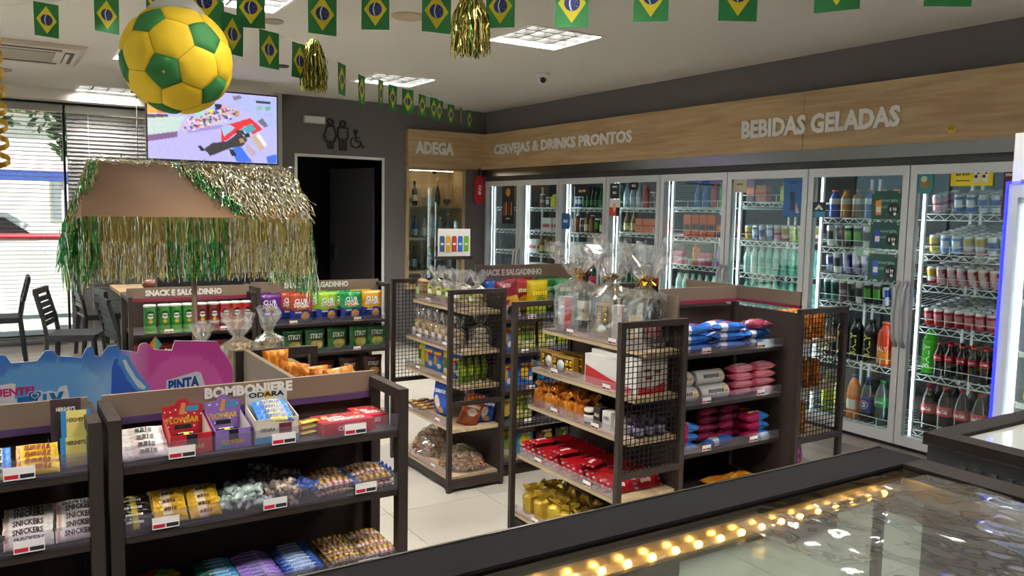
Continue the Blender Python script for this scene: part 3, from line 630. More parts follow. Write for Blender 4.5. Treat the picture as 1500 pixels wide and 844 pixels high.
BOT = dict(
 cola2=mk_bottle('cola_bottle', 'pet2', .052, .335, '1c0d0a', 'b01c2a', (.38, .58), 'c81e2a', txt='Coca-Cola', clear_neck='2a1c18', th=.03),
 cola6=mk_bottle('cola_bottle', 'pet6', .033, .235, '1c0d0a', 'b51d2c', (.46, .66), 'd62430', txt='Coca-Cola', th=.014),
 orange2=mk_bottle('soda_bottle', 'pet2', .052, .335, 'd8741a', 'e6823a', (.22, .44), '2a50b0', acc='e9e4dc', band='front'),
 pepsi2=mk_bottle('soda_bottle', 'pet2', .052, .335, '14141c', '1d2a78', (.22, .58), '2040a8', txt=None),
 sprite2=mk_bottle('soda_bottle', 'pet2', .052, .335, '2a4038', '178a45', (.40, .62), '1a9a48', txt='Sprite', th=.032, clear_neck='33453e'),
 green2=mk_bottle('soda_bottle', 'pet2', .052, .335, '8a9a2a', 'b8b428', (.3, .55), '3a7a30'),
 baly=mk_bottle('energy_bottle', 'jug', .055, .33, '15161a', '17181c', (.06, .72), '1a1a1e', txt='BALY', txtcol='d8c848', vert=True, th=.05),
 balyr=mk_bottle('energy_bottle', 'jug', .058, .33, 'd8402c', 'd8482c', (.06, .72), 'e06030', txt='BALY', txtcol='f0dcd0', th=.035, acc='e88a2c', band='low'),
 balyg=mk_bottle('energy_bottle', 'jug', .055, .33, '3fc41f', '40c820', (.06, .72), '2a9a1c', txt='BALY', txtcol='e8f6e0', vert=True, th=.05),
 gato=mk_bottle('sports_drink', 'jug', .042, .215, 'c07a14', 'd8d2c6', (.48, .68), 'e07820'), gatb=mk_bottle('sports_drink', 'jug', .042, .215, '1f50b4', 'd6d8e0', (.48, .68), 'e07820'), gatbr=mk_bottle('sports_drink', 'jug', .042, .215, '7a4a22', 'd8d2c6', (.48, .68), 'e07820'),
 water=mk_bottle('water_bottle', 'pet6', .034, .225, '7fd0c0', '4fb8a4', (.42, .62), '5fc8b0'), waterw=mk_bottle('water_bottle', 'pet6', .034, .225, 'bfe0da', '9cd0c6', (.42, .62), '70c8b6'),
 beer=mk_bottle('beer_bottle', 'long', .031, .235, '1d4a24', '2f6a34', (.1, .35), '1f7a3a'), clearb=mk_bottle('spirit_bottle', 'long', .036, .27, 'bcd4e0', 'd6e2ea', (.12, .4), '3a5a8a'), blueb=mk_bottle('spirit_bottle', 'long', .036, .25, '4a78b8', '3a62a4', (.1, .5), '28406a'),
 redb=mk_bottle('juice_bottle', 'wide', .034, .22, 'b8303a', 'a82432', (.1, .7), 'c03038'), greenb=mk_bottle('juice_bottle', 'wide', .034, .22, '5fa848', '4c9440', (.1, .7), '3a7a30'), purb=mk_bottle('juice_bottle', 'wide', .036, .2, 'a08ac4', '8f78ba', (.1, .6), 'd8c030'), orgb=mk_bottle('juice_bottle', 'wide', .036, .2, 'd8782a', 'e08a3a', (.1, .6), 'd86a20'),
 amber=mk_bottle('beer_bottle', 'long', .033, .23, '8a6a2a', 'd8c890', (.1, .4), 'd8c050'), yell=mk_bottle('juice_bottle', 'wide', .045, .16, 'c8d020', 'd6dc30', (.1, .6), 'b8c020'),
 choc=mk_bottle('milk_bottle', 'wide', .034, .2, '8a5a34', '9a6a40', (.1, .7), 'e8e4dc'),
 wine_w=mk_bottle('wine_bottle', 'wine', .037, .3, '141a14', 'e0d8c4', (.2, .45), '1c1c1c'), wine_g=mk_bottle('wine_bottle', 'champ', .042, .3, '14180f', '2a2620', (.1, .3), 'b08a3a', caph=.1), wine_b=mk_bottle('wine_bottle', 'long', .036, .28, '2a6aa8', 'c8d4e0', (.1, .4), '23407a'), wine_d=mk_bottle('wine_bottle', 'wine', .037, .3, '20242a', '8a9aa4', (.15, .5), '2a3038'), wine_c=mk_bottle('wine_bottle', 'long', .038, .27, 'c8cac4', 'e6e6e0', (.1, .45), '9a9a96'),
)
# round badge on the blue soda bottle: white ring, red top, blue bottom
def disc_on_cyl(mb, r, z, rad, m, a0=0., a1=2*PI, off=.001, n=18):
    pts = [(rad*math.cos(a0+(a1-a0)*i/n), rad*math.sin(a0+(a1-a0)*i/n)) for i in range(n+1)]
    mb.add([(-(r+off)*math.cos(u/r), -(r+off)*math.sin(u/r), z+v) for u, v in [(0, sum(p[1] for p in pts)/len(pts))]+pts], [(0, i+1, i+2) for i in range(n)], m)
_b = MB(); disc_on_cyl(_b, .0527, .13, .031, 0); disc_on_cyl(_b, .0527, .13, .027, 1, .12, PI-.12, .0016); disc_on_cyl(_b, .0527, .13, .027, 2, PI+.12, 2*PI-.12, .0016)
letters(_b, 'PEPSI', .05, .013, lambda u, v: (-.0549*math.cos(u/.0527), -.0549*math.sin(u/.0527), .13+v), 3, None, .03, 1)
BOT['pepsi2'].parts[1] = ('wrap_label', BOT['pepsi2'].parts[1][1], [('badge', _b.mesh('badge', [M['white'], mat('badge_red', 'c8202a'), mat('badge_blue', '1c3a9a'), mat('badge_ink', '15151c')]))])
CART = dict(orgpack=mk_carton('drink_pack', 'd8642c', '2a2422', .085, .07, .2), redpack=mk_carton('drink_pack', 'e4e0de', 'b8202e', .2, .13, .16), whitepack=mk_carton('drink_pack', 'e2e4e8', 'c8ccd4', .2, .13, .16), pinkpack=mk_carton('drink_pack', 'd05a78', 'e8c8d0', .11, .08, .12), multi=mk_carton('drink_pack', '6a3f52', 'e07830', .085, .07, .2), salm=mk_carton('drink_pack', 'e08a6a', 'd8503a', .1, .08, .14))

# ================================================================== THE COOLER WALL
YS = [9.136, 8.337, 7.509, 6.678, 5.87, 5.032, 4.202, 3.366, 2.53]
ck = tag(empty('wall_cooler', (CX, 5.8, 0)), 'long wall of eight glass door drinks coolers under the wooden fascia', 'cooler')
IM = Matrix.Translation((-CX, -5.8, 0))
cin = mat('cooler_inside', '6a6e70', .5); cdk = mat('cooler_back', '34383a', .55)
def cpart(nm, mb, m_, par=None):
    me = mb.xf(IM).mesh(nm, m_); return obj(nm, me, par or ck)
b = MB(); b.box(6.32, 2.4, 0, 6.36, 9.2, 2.05); cpart('back_wall', b, cdk)
b = MB(); b.box(5.40, 2.36, 0, 6.36, 2.42, 2.05); b.box(5.40, 9.14, 0, 6.36, 9.2, 2.05); cpart('side_wall', b, cin)
cpart('top_panel', MB().box(5.40, 2.36, 2.03, 6.36, 9.2, 2.07), cin); cpart('bottom_panel', MB().box(5.38, 2.36, 0, 6.36, 9.2, .035), cin)
cpart('header_strip', MB().box(CX+.01, 2.5, 1.975, 5.42, 9.14, 2.035), mat('dark_header', '3c3b3a', .45, .4))
cpart('kick_plate', MB().box(CX+.015, 2.5, 0, 5.40, 9.14, .028), M['black'])
for y in YS:
    cpart('mullion', MB().box(5.385, y-.02, .028, 5.43, y+.02, 1.975), mat('mullion_grey', 'a0a4a6', .4))
    cpart('light_strip', MB().box(5.432, y-.012, .1, 5.437, y+.012, 1.93), M['led'])
for k in range(8):
    y1, y0 = YS[k], YS[k+1]; fw = .052
    b = MB(); b.box(CX, y0+.004, .028, 5.382, y0+fw, 1.978); b.box(CX, y1-fw, .028, 5.382, y1-.004, 1.978); b.box(CX, y0+fw, .028, 5.382, y1-fw, .1); b.box(CX, y0+fw, 1.915, 5.382, y1-fw, 1.978)
    d = cpart('door', b, M['alu'])
    cpart('pane', MB().box(CX+.012, y0+fw, .1, CX+.018, y1-fw, 1.915), M['glass'], d)
    hy = y0+.03 if k % 2 == 0 else y1-.03
    if k in (6,): hy = y0+.03
    if k in (7,): hy = y1-.03
    pts = [(CX, hy, .72), (CX-.04, hy, .78), (CX-.055, hy, .95), (CX-.04, hy, 1.12), (CX, hy, 1.18)]
    cpart('handle', MB().tube(pts, .013, 8), mat('handle_grey', 'b8babc', .35, .5), d)
    if k % 2 == 1 or k == 6: cpart('hinge', MB().box(CX-.005, y1-.16, 1.98, CX+.03, y1+.05, 1.992), M['black'], d)
SLOPE = {(7, 0): .16, (7, 1): .16, (7, 2): .16, (7, 3): .16, (6, 1): .12, (6, 2): .12, (6, 3): .12, (5, 1): .1}
def wire_shelf(y0, y1, z, par, x0=5.475, x1=6.2, guard=True, sl=0.):
    b = MB(); w_ = .006
    for zz in (z, z-.04): b.bar((x0, y0, zz-.003), (x0, y1, zz-.003), w_, w_, caps=False)
    n = int((y1-y0)/.045)
    for i in range(n):
        ya = y0+(y1-y0)*i/n; yb = y0+(y1-y0)*(i+1)/n; za, zb = (z-.003, z-.043) if i % 2 == 0 else (z-.043, z-.003)
        b.bar((x0, ya, za), (x0, yb, zb), .005, .005, caps=False)
    m_ = int((y1-y0)/.05)
    for i in range(m_+1):
        ya = y0+(y1-y0)*i/m_; b.bar((x0, ya, z-.003), (x1, ya, z-.003+sl*(x1-x0)), .004, .005, caps=False)
    for xx in (x0+.24, x0+.48, x1): b.bar((xx, y0, z-.008+sl*(xx-x0)), (xx, y1, z-.008+sl*(xx-x0)), .006, .006, caps=False)
    if guard:
        b.bar((x0, y0, z+.055), (x0, y1, z+.055), .004, .004, caps=False)
        for i in range(5): ya = y0+(y1-y0)*i/4; b.bar((x0, ya, z), (x0, ya, z+.055), .004, .004, caps=False)
    return cpart('wire_shelf', b, M['wire'], par)
SH = {0: [1.66, 1.38, 1.12, .84, .5, .14], 1: [1.66, 1.38, 1.12, .84, .5, .14], 2: [1.665, 1.39, 1.12, .84, .5, .14], 3: [1.67, 1.42, 1.14, .84, .5, .14], 4: [1.68, 1.41, 1.145, .84, .5, .14], 5: [1.73, 1.40, 1.125, .85, .5, .14], 6: [1.61, 1.385, 1.18, .965, .53, .085], 7: [1.65, 1.372, 1.155, .865, .53, .13]}
rk = {}
for k in range(8):
    y0, y1 = YS[k+1]+.045, YS[k]-.045
    b = MB()
    for yy in (y0-.008, y1+.008):
        for xx in (5.475, 6.2): b.box(xx-.011, yy-.011, .035, xx+.011, yy+.011, 1.93)
    rk[k] = cpart('shelf_upright', b, M['wire'])
    for si, z in enumerate(SH[k]): wire_shelf(y0, y1, z, ck, guard=(k >= 3), sl=SLOPE.get((k, si), 0))
cup = MB()
DN = ['cooler door nearest the corner', 'second door from the corner', 'third door from the corner', 'fourth door from the corner', 'door with orange packs', 'door with teal bottles', 'cooler door with green posters', 'nearest cooler door']
SN = ['top shelf', 'second shelf', 'third shelf', 'fourth shelf', 'fifth shelf', 'bottom shelf']
def fill(k, si, seq, rows=1, pitch=None, dx=.075, x0=5.525, desc='', cat='can', ya=None, yb=None, face=0.):
    """seq: templates left to right as seen (towards the camera = decreasing y)"""
    y0, y1 = (YS[k+1]+.06 if yb is None else yb), (YS[k]-.06 if ya is None else ya); n = len(seq)
    p = pitch or (y1-y0)/n; ysx = y1-p/2; z = SH[k][si]
    for i, t in enumerate(seq):
        if t is None: continue
        tt, nm = t
        for r_ in range(rows):
            g = '%s, %s of the %s' % (nm, SN[si], DN[k])
            xx = x0+r_*dx+rnd.uniform(-.003, .003); sl = SLOPE.get((k, si), 0)
            tt.put((xx, ysx-i*p+rnd.uniform(-.002, .002), z+sl*(xx-5.475)+.004*(sl > 0)), (0, -sl, rnd.uniform(-.12, .12)) if sl else (rnd.uniform(-.25, .25)+face if cat == 'can' else rnd.uniform(-.08, .08)+face), '%s on the %s of the %s' % (nm, SN[si], DN[k]), cat, g)
C_ = lambda k, nm: (CAN[k], nm)
B_ = lambda k, nm: (BOT[k], nm)
K_ = lambda k, nm: (CART[k], nm)
red = C_('red', 'red cola can'); redl = C_('redl', 'red and white can')
# nearest door (right)
fill(7, 0, [C_('pinkc', 'pink can'), None, C_('blue', 'dark blue can'), C_('blue', 'dark blue can'), C_('sil', 'silver can'), C_('sil', 'silver can'), C_('grn', 'green can'), C_('grn', 'green can'), C_('blue', 'dark blue can')], 4)
fill(7, 1, [C_('yel', 'amber can'), C_('lblue', 'light blue can'), C_('lblue', 'light blue can'), C_('whit', 'white can'), C_('whit', 'white can'), C_('sil', 'silver can'), C_('lime', 'lime green can'), C_('lime', 'lime green can'), C_('lime', 'lime green can')], 7)
fill(7, 2, [C_('whit', 'white can'), redl, redl, redl, redl, redl, redl, redl, redl, redl], 7)
fill(7, 3, [red]*10, 7)
fill(7, 4, [None]+[B_('cola6', 'small cola bottle with red cap')]*8, 3, cat='bottle')
fill(7, 5, [B_('cola2', 'large cola bottle')]*6, 2, dx=.12, x0=5.54, cat='bottle')
# door with the green posters
fill(6, 0, [B_('gatb', 'blue sports drink'), B_('gato', 'orange sports drink'), B_('gatbr', 'brown sports drink'), B_('gatb', 'blue sports drink'), B_('gatbr', 'brown sports drink'), B_('gato', 'orange sports drink'), B_('gatb', 'blue sports drink')], 1, cat='bottle')
fill(6, 1, [C_('whtb', 'tall white energy can'), C_('gry', 'tall grey energy can'), C_('blk', 'tall black energy can'), C_('blk', 'tall black energy can'), C_('whtb', 'tall white energy can'), C_('mar', 'tall maroon energy can'), C_('gry', 'tall grey energy can'), C_('blk', 'tall black energy can'), C_('gry', 'tall grey energy can')], 2)
fill(6, 2, [C_('rb', 'slim blue energy can'), C_('whtb', 'tall white energy can')]+[C_('purp', 'tall purple energy can')]*5+[C_('rb', 'slim blue energy can')]*2, 2)
fill(6, 3, [C_('tealc', 'tall teal energy can')]*2+[C_('mar', 'tall maroon energy can'), C_('gry', 'tall grey energy can'), C_('whtb', 'tall white energy can'), C_('blk', 'tall black energy can'), C_('blk', 'tall black energy can'), C_('rb', 'slim blue energy can'), C_('rb', 'slim blue energy can'), C_('rb', 'slim blue energy can')], 2)
fill(6, 4, [B_('baly', 'large black energy bottle')]*4+[B_('balyr', 'large red energy bottle')]*2, 1, x0=5.545, cat='bottle')
fill(6, 5, [B_('green2', 'large yellow green soda bottle'), B_('green2', 'large yellow green soda bottle'), B_('orange2', 'large orange soda bottle'), B_('pepsi2', 'large dark badged bottle'), B_('sprite2', 'large green label soda bottle'), B_('sprite2', 'large green label soda bottle')], 1, x0=5.545, cat='bottle')
BOT['balyg'].put((5.56, 3.27, .53), 0, 'bright green energy bottle at the left of the nearest cooler door', 'bottle')
# teal water door
fill(5, 0, [K_('multi', 'small dark drink pack'), K_('salm', 'salmon drink pack'), None, B_('yell', 'squat yellow green bottle'), B_('yell', 'squat yellow green bottle'), None], 1, cat='drink')
fill(5, 1, [C_('yel', 'amber can'), C_('lblue', 'light blue can'), C_('sil', 'silver can'), C_('lblue', 'light blue can'), C_('pinkc', 'pink can'), C_('whit', 'white can'), C_('lime', 'lime green can'), C_('lime', 'lime green can'), C_('whit', 'white can')], 2)
fill(5, 2, [B_('waterw', 'clear water bottle')]*2+[B_('water', 'teal water bottle')]*7, 2, cat='bottle')
fill(5, 3, [B_('water', 'teal water bottle')]*9, 2, cat='bottle')
fill(5, 4, [B_('waterw', 'clear water bottle')]*9, 1, cat='bottle'); fill(5, 5, [B_('cola2', 'large cola bottle')]*6, 1, cat='bottle')
fill(4, 0, [None, None, B_('blueb', 'blue glass bottle'), B_('blueb', 'blue glass bottle'), B_('redb', 'red bottle'), B_('greenb', 'green bottle'), B_('clearb', 'clear glass bottle')], 1, cat='bottle')
fill(4, 1, [None, K_('orgpack', 'orange drink pack'), K_('orgpack', 'orange drink pack'), K_('orgpack', 'orange drink pack'), K_('orgpack', 'orange drink pack'), K_('multi', 'dark drink pack with orange panel'), K_('multi', 'dark drink pack with orange panel')], 1, cat='drink pack')
fill(4, 2, [K_('pinkpack', 'pink drink pack'), None, B_('orgb', 'orange juice bottle'), K_('pinkpack', 'pink drink pack'), None, B_('purb', 'lilac juice bottle'), C_('redl', 'red and white can')], 1, cat='drink')
fill(4, 3, [B_('waterw', 'clear water bottle')]*8, 1, cat='bottle'); fill(4, 4, [B_('cola6', 'small cola bottle with red cap')]*8, 1, cat='bottle')
fill(3, 0, [B_('clearb', 'clear glass bottle'), B_('clearb', 'clear glass bottle'), B_('clearb', 'clear glass bottle'), B_('redb', 'red bottle'), C_('gry', 'tall grey energy can'), B_('clearb', 'clear glass bottle'), B_('blueb', 'blue glass bottle')], 1, cat='drink')
fill(3, 1, [B_('amber', 'amber bottle'), B_('amber', 'amber bottle'), K_('salm', 'salmon drink pack'), K_('salm', 'salmon drink pack'), K_('salm', 'salmon drink pack'), K_('salm', 'salmon drink pack')], 1, cat='drink')
fill(3, 2, [K_('whitepack', 'white drink pack'), K_('whitepack', 'white drink pack'), K_('whitepack', 'white drink pack')], 1, cat='drink pack'); fill(3, 3, [B_('beer', 'dark green beer bottle')]*9, 1, cat='bottle')
fill(2, 0, [C_('blue', 'dark blue can'), C_('blue', 'dark blue can')]+[B_('beer', 'dark green beer bottle')]*8, 2, cat='bottle')
fill(2, 1, [B_('choc', 'brown milk drink bottle'), C_('mar', 'tall maroon energy can'), B_('amber', 'amber bottle'), B_('choc', 'brown milk drink bottle'), C_('blk', 'tall black energy can'), B_('amber', 'amber bottle'), C_('mar', 'tall maroon energy can'), C_('gry', 'tall grey energy can')], 1, cat='drink')
fill(2, 2, [K_('whitepack', 'white drink pack')]*3, 1, cat='drink pack'); fill(2, 3, [B_('beer', 'dark green beer bottle')]*9, 1, cat='bottle')
fill(1, 0, [None, C_('mar', 'tall maroon energy can'), C_('blue', 'dark blue can'), B_('yell', 'squat yellow green bottle'), B_('yell', 'squat yellow green bottle'), B_('yell', 'squat yellow green bottle')], 1, cat='drink')
fill(1, 1, [None, K_('redpack', 'white and red drink pack'), K_('redpack', 'white and red drink pack')], 1, cat='drink pack')
fill(1, 2, [K_('redpack', 'white and red drink pack')]+[B_('amber', 'amber bottle')]*5, 1, cat='drink'); fill(1, 3, [K_('whitepack', 'white drink pack')]*3, 1, cat='drink pack')
# posters stuck on the doors
def poster(y_l, z_t, y_r, z_b, colr, label, cat='poster', x=CX+.009, round_=0., mt=None):
    o = tag(empty('door_poster', (x, (y_l+y_r)/2, z_b)), label, cat); w_, h_ = y_l-y_r, z_t-z_b
    if round_:
        pts = []
        for cx_, cz_, a0 in ((w_/2-round_, h_-round_, 0), (-w_/2+round_, h_-round_, PI/2), (-w_/2+round_, round_, PI), (w_/2-round_, round_, 1.5*PI)):
            pts += [(cx_+round_*math.cos(a0+i*PI/10), cz_+round_*math.sin(a0+i*PI/10)) for i in range(6)]
        mb = MB().prism(pts, -.0015, .0015, 'yz')
    else: mb = MB().box(-.0015, -w_/2, 0, .0015, w_/2, h_)
    obj('sheet', mb.mesh('sheet', mt or mat('poster_'+colr, colr, .5)), o); return o, w_, h_
def ptext(o, s_, y, z, h, col, w=None, bold=.03): word('lettering', o, s_, (-.0026, y, z), (0, -1, 0), (0, 0, 1), h, mat('ink_'+col, col, .5), w=w, bold=bold, res=1)
def pshape(o, poly, col, x=-.0022, nm='print'): obj(nm, MB().prism(poly, x, x+.0004, 'yz').mesh(nm, mat('ink_'+col, col, .5)), o)
def circ(y, z, r, n=18, ry=None): return [(y+(ry or r)*math.cos(2*PI*i/n), z+r*math.sin(2*PI*i/n)) for i in range(n)]
o, w_, h_ = poster(8.722, 1.92, 8.46, 1.457, '1d1a1a', 'tall black poster with bottles on the first cooler door')
pshape(o, circ(0, .38, .05), 'd08a2c'); [pshape(o, [(q-.015, .1), (q+.015, .1), (q+.012, .26), (q-.012, .26)], c) for q, c in ((-.08, 'c88a2c'), (-.02, '8a2a24'), (.04, 'b8a48a'), (.09, 'c8342c'))]; ptext(o, '~8', 0, .06, .016, 'e0dcd4')
o, *_ = poster(7.225, 1.90, 6.967, 1.78, '161616', 'small black poster at the top of the third cooler door'); ptext(o, '~6', 0, .06, .03, 'c8b070')
o, *_ = poster(7.465, 1.601, 7.303, 1.424, '1f4a7a', 'blue tag hanging on the third cooler door', round_=.03); ptext(o, '~3', 0, .09, .04, 'd0dce8')
o, *_ = poster(6.618, 1.909, 6.48, 1.757, '1b1b1d', 'black price note at the top of the fourth cooler door'); ptext(o, '~6', 0, .12, .018, 'd8d8d4'); ptext(o, '~3', 0, .06, .03, 'd8d8d4')
o, *_ = poster(6.632, 1.75, 6.461, 1.579, 'e0dcd4', 'white, red and black notice below the black note on the fourth door'); pshape(o, [(-.0855, 0), (.0855, 0), (.0855, .09), (-.0855, .09)], 'c8402c'); pshape(o, [(-.085, 0), (-.03, 0), (-.03, .09), (-.085, .09)], '201c1c', -.0026); pshape(o, circ(0, .09, .05, ry=.025), 'e8a088', -.003)
o, *_ = poster(6.32, 1.924, 6.193, 1.842, '1c1c1e', 'round black sticker on the fourth cooler door', 'sticker', round_=.04); ptext(o, '~3', 0, .041, .03, 'c8c8c4')
o, w_, h_ = poster(4.433, 1.941, 4.255, 1.609, '2a5f9a', 'blue rounded poster on the cooler door with water bottles', round_=.02); pshape(o, [(-.03, .05), (.02, .05), (.03, .2), (-.02, .2)], '1a2a48'); pshape(o, [(-.07, .03), (-.03, .03), (-.03, .12)], 'b8a49a'); ptext(o, '~6', 0, .27, .022, '18365e')
o, *_ = poster(4.969, 1.932, 4.818, 1.804, 'b8b49c', 'small beige note on the cooler door with water bottles'); ptext(o, '~5', 0, .07, .02, '5a5a48')
for (a, b_, c, d), pr, body, lab in (((3.652, 1.805, 3.428, 1.604), '8 90', 'd88a3c', 'dark green price poster with an orange can, top of the three'), ((3.649, 1.585, 3.424, 1.396), '8 99', '2a3f9a', 'dark green price poster with a blue can, middle of the three'), ((3.65, 1.36, 3.425, 1.176), '16 99', '3a5ab8', 'dark green price poster with two cans, bottom of the three')):
    o, w_, h_ = poster(a, b_, c, d, '1d4a42', lab); ptext(o, 'energia', -.02, h_*.66, .03, '7fa89a', w=.15); ptext(o, '~4', -.0, h_*.44, .022, '5a8a7e')
    pshape(o, circ(-.06, h_*.36, .046), '0c1210', -.003); word('lettering', o, pr, (-.0042, -.06, h_*.36), (0, -1, 0), (0, 0, 1), .032, M['letter'], w=.055, bold=.03, res=1); pshape(o, circ(-.075, h_*.2, .011), 'e8e8e4', -.0045)
    pshape(o, [(.03, .03), (.075, .03), (.08, .13), (.035, .14)], body, -.003); pshape(o, [(.035, .05), (.07, .05), (.07, .09), (.035, .09)], 'd8d0cc', -.0034)
    pshape(o, circ(.1, h_-.012, .006, 8), 'a8c0b8', -.003); pshape(o, circ(-.1, h_-.012, .006, 8), 'c8b870', -.003)
o, *_ = poster(4.154, 1.726, 4.038, 1.61, '24282c', 'small black and blue sticker at the left of the poster door', 'sticker'); pshape(o, [(-.058, 0), (.058, 0), (.058, .045), (-.058, .045)], '3f8ab0'); pshape(o, [(-.04, .06), (.0, .1), (.04, .06), (.02, .055), (0, .07), (-.02, .055)], 'd8dcdc')
o, w_, h_ = poster(3.084, 1.95, 2.813, 1.831, 'e2cf1e', 'yellow price poster at the top of the nearest cooler door'); ptext(o, 'R$ 8,50', .055, .075, .024, '2a2a1c', w=.09); ptext(o, '~8', .055, .035, .01, '4a4420', w=.09)
for q in (-.035, -.085): pshape(o, [(q-.018, .02), (q+.018, .02), (q+.018, .09), (q-.018, .095)], 'd8dadc', -.003); pshape(o, circ(q+.005, .06, .012, 8), '2c2c34', -.0034); pshape(o, circ(q-.008, .08, .008, 8), '3c3c48', -.0034)
o, *_ = poster(3.311, 1.939, 3.203, 1.782, '2f7f86', 'teal sticker with bottles, left edge of the nearest cooler door', 'sticker', round_=.04); pshape(o, circ(.0, .07, .035), '8a6a2a'); pshape(o, circ(.01, .1, .022), 'c8d0b0', -.003)
o, *_ = poster(2.747, 1.952, 2.659, 1.628, '5a1a22', 'dark red price strip at the right end of the nearest cooler door'); ptext(o, '~6', 0, .27, .02, 'd8c8c4', w=.07)
# small teal shelf card
o, *_ = poster(3.84, 1.385, 3.67, 1.33, '3a7f7a', 'teal shelf card under the tall energy cans', 'card', x=5.465); pshape(o, [(-.03, .012), (.02, .012), (.02, .045), (-.03, .045)], 'd8dcd8'); pshape(o, circ(-.055, .028, .016, 10), 'c8b838')

# ================================================================== WINE NICHE (ADEGA)
o = tag(empty('wine_cabinet', (4.685, 9.25, 0)), 'oak framed wine cabinet with glass door set into the grey wall', 'cabinet')
b = MB(); b.box(-.41, -.03, .62, -.37, .0, 2.14); b.box(.37, -.03, .62, .41, 0, 2.14); b.box(-.37, -.03, 2.09, .37, 0, 2.14); b.box(-.37, -.03, .62, .37, 0, .68)
obj('frame', b.mesh('frame', M['woodz']), o)
b = MB(); b.box(-.38, .36, .66, .38, .38, 2.12); b.box(-.385, 0, .66, -.37, .38, 2.12); b.box(.37, 0, .66, .385, .38, 2.12); b.box(-.38, 0, 2.10, .38, .38, 2.12); b.box(-.38, 0, .66, .38, .38, .68)
obj('lining', b.mesh('lining', M['woodz']), o)
NZ = [1.655, 1.255, .84]
for z in NZ: obj('shelf', MB().box(-.37, .015, z-.025, .37, .36, z).mesh('shelf', M['wood']), o)
for x in (-.3695, .0025): obj('glass_door', MB().box(x, -.012, .69, x+.367, -.006, 2.085).mesh('glass_door', M['glass']), o)
obj('door_pull', MB().box(-.02, -.03, .75, .0, -.012, 1.7).mesh('door_pull', M['chrome']), o)
obj('lock', MB().box(-.05, -.02, 2.05, .0, -.0121, 2.085).mesh('lock', M['black']), o)
obj('strip_light', MB().box(-.3, .1, 2.09, .3, .13, 2.099).mesh('strip_light', mat('niche_light', 'ffffff', emit='fff0d8', es=5.)), o)
for z, row, nm in ((NZ[0], [('wine_w', -.2), ('wine_g', .12)], 'top shelf'), (NZ[1], [('wine_d', -.32), ('wine_b', -.19), ('wine_c', -.06), ('wine_c', .06), ('wine_c', .16), ('wine_d', .27)], 'middle shelf'), (NZ[2], [('wine_w', -.3), ('wine_d', -.2), ('wine_g', -.1), ('wine_d', .02), ('wine_w', .12), ('wine_g', .22), ('wine_d', .31)], 'lower shelf')):
    for i, (t, x) in enumerate(row):
        lab = {'wine_w': 'dark wine bottle with a cream label', 'wine_g': 'sparkling wine bottle with a gold top', 'wine_d': 'dark bottle with a grey label', 'wine_b': 'blue spirit bottle', 'wine_c': 'clear spirit bottle'}[t]
        BOT[t].put((4.685+x, 9.25+.18, z), PI/2*0-PI/2+PI, '%s on the %s of the wine cabinet' % (lab, nm), 'bottle', '%s, wine cabinet %s' % (lab, nm))
hb = MB(); pts = [(.0, 0)]+[(.045*16*math.sin(t)**3/16, .05+.045*(13*math.cos(t)-5*math.cos(2*t)-2*math.cos(3*t)-math.cos(4*t))/16) for t in [2*PI*i/20 for i in range(20)]]
for x, l in ((-.3, 'left'), (.24, 'right')):
    tag(obj('heart_box', MB().prism([(p[0], p[1]+.01) for p in pts[1:]], -.03, .03, 'xz').mesh('heart_box', mat('heart_dark', '3a2226', .5)), None, (4.685+x, 9.4, NZ[0])), 'dark heart shaped box at the %s of the wine cabinet top shelf' % l, 'box')
tag(obj('gift_box', MB().cbox(0, 0, 0, .13, .1, .1).box(-.066, -.052, .08, .066, .052, .105).mesh('gift_box', mat('grey_card', 'b4b4b4', .6)), None, (4.66, 9.4, NZ[0])), 'pale grey box between the two bottles of the wine cabinet', 'box')
tag(obj('gift_box', MB().cbox(0, 0, 0, .16, .1, .13).box(-.082, -.052, .1, .082, .052, .135).mesh('gift_box', M['black']), None, (4.72, 9.4-.1, NZ[2])), 'black box on the lower shelf of the wine cabinet', 'box')
# card with pictures of cans, on a stand behind the biscuit rack
o = tag(empty('display_stand', (3.0, 5.6, 0)), 'dark stand with a white card showing five colourful cans', 'display')
b = MB(); b.cbox(0, 0, 0, .3, .3, .02); b.cbox(0, 0, .02, .03, .03, 1.22); obj('stand', b.mesh('stand', M['dark']), o)
obj('ledge', MB().box(-.15, -.03, 1.235, .15, .03, 1.26).mesh('ledge', M['dark']), o)
cdp = obj('card', MB().box(-.14, -.006, 1.26, .14, 0, 1.47).mesh('card', M['white']), o)
for i, c in enumerate(('3a5a8a', 'd8a82c', 'a83a34', '2a6ac0', '6fae2a')):
    x = -.105+i*.052; obj('printed_can', MB().prism([(x-.019, 1.295), (x+.019, 1.295), (x+.021, 1.305), (x+.021, 1.40), (x+.016, 1.415), (x-.016, 1.415), (x-.021, 1.40), (x-.021, 1.305)], -.0075, -.006, 'xz').mesh('printed_can', mat('ink_'+c, c, .5)), cdp)
    obj('printed_band', MB().box(x-.012, -.0082, 1.345, x+.012, -.0076, 1.362).mesh('printed_band', mat('ink_e8e4dc', 'e8e4dc', .5)), cdp)

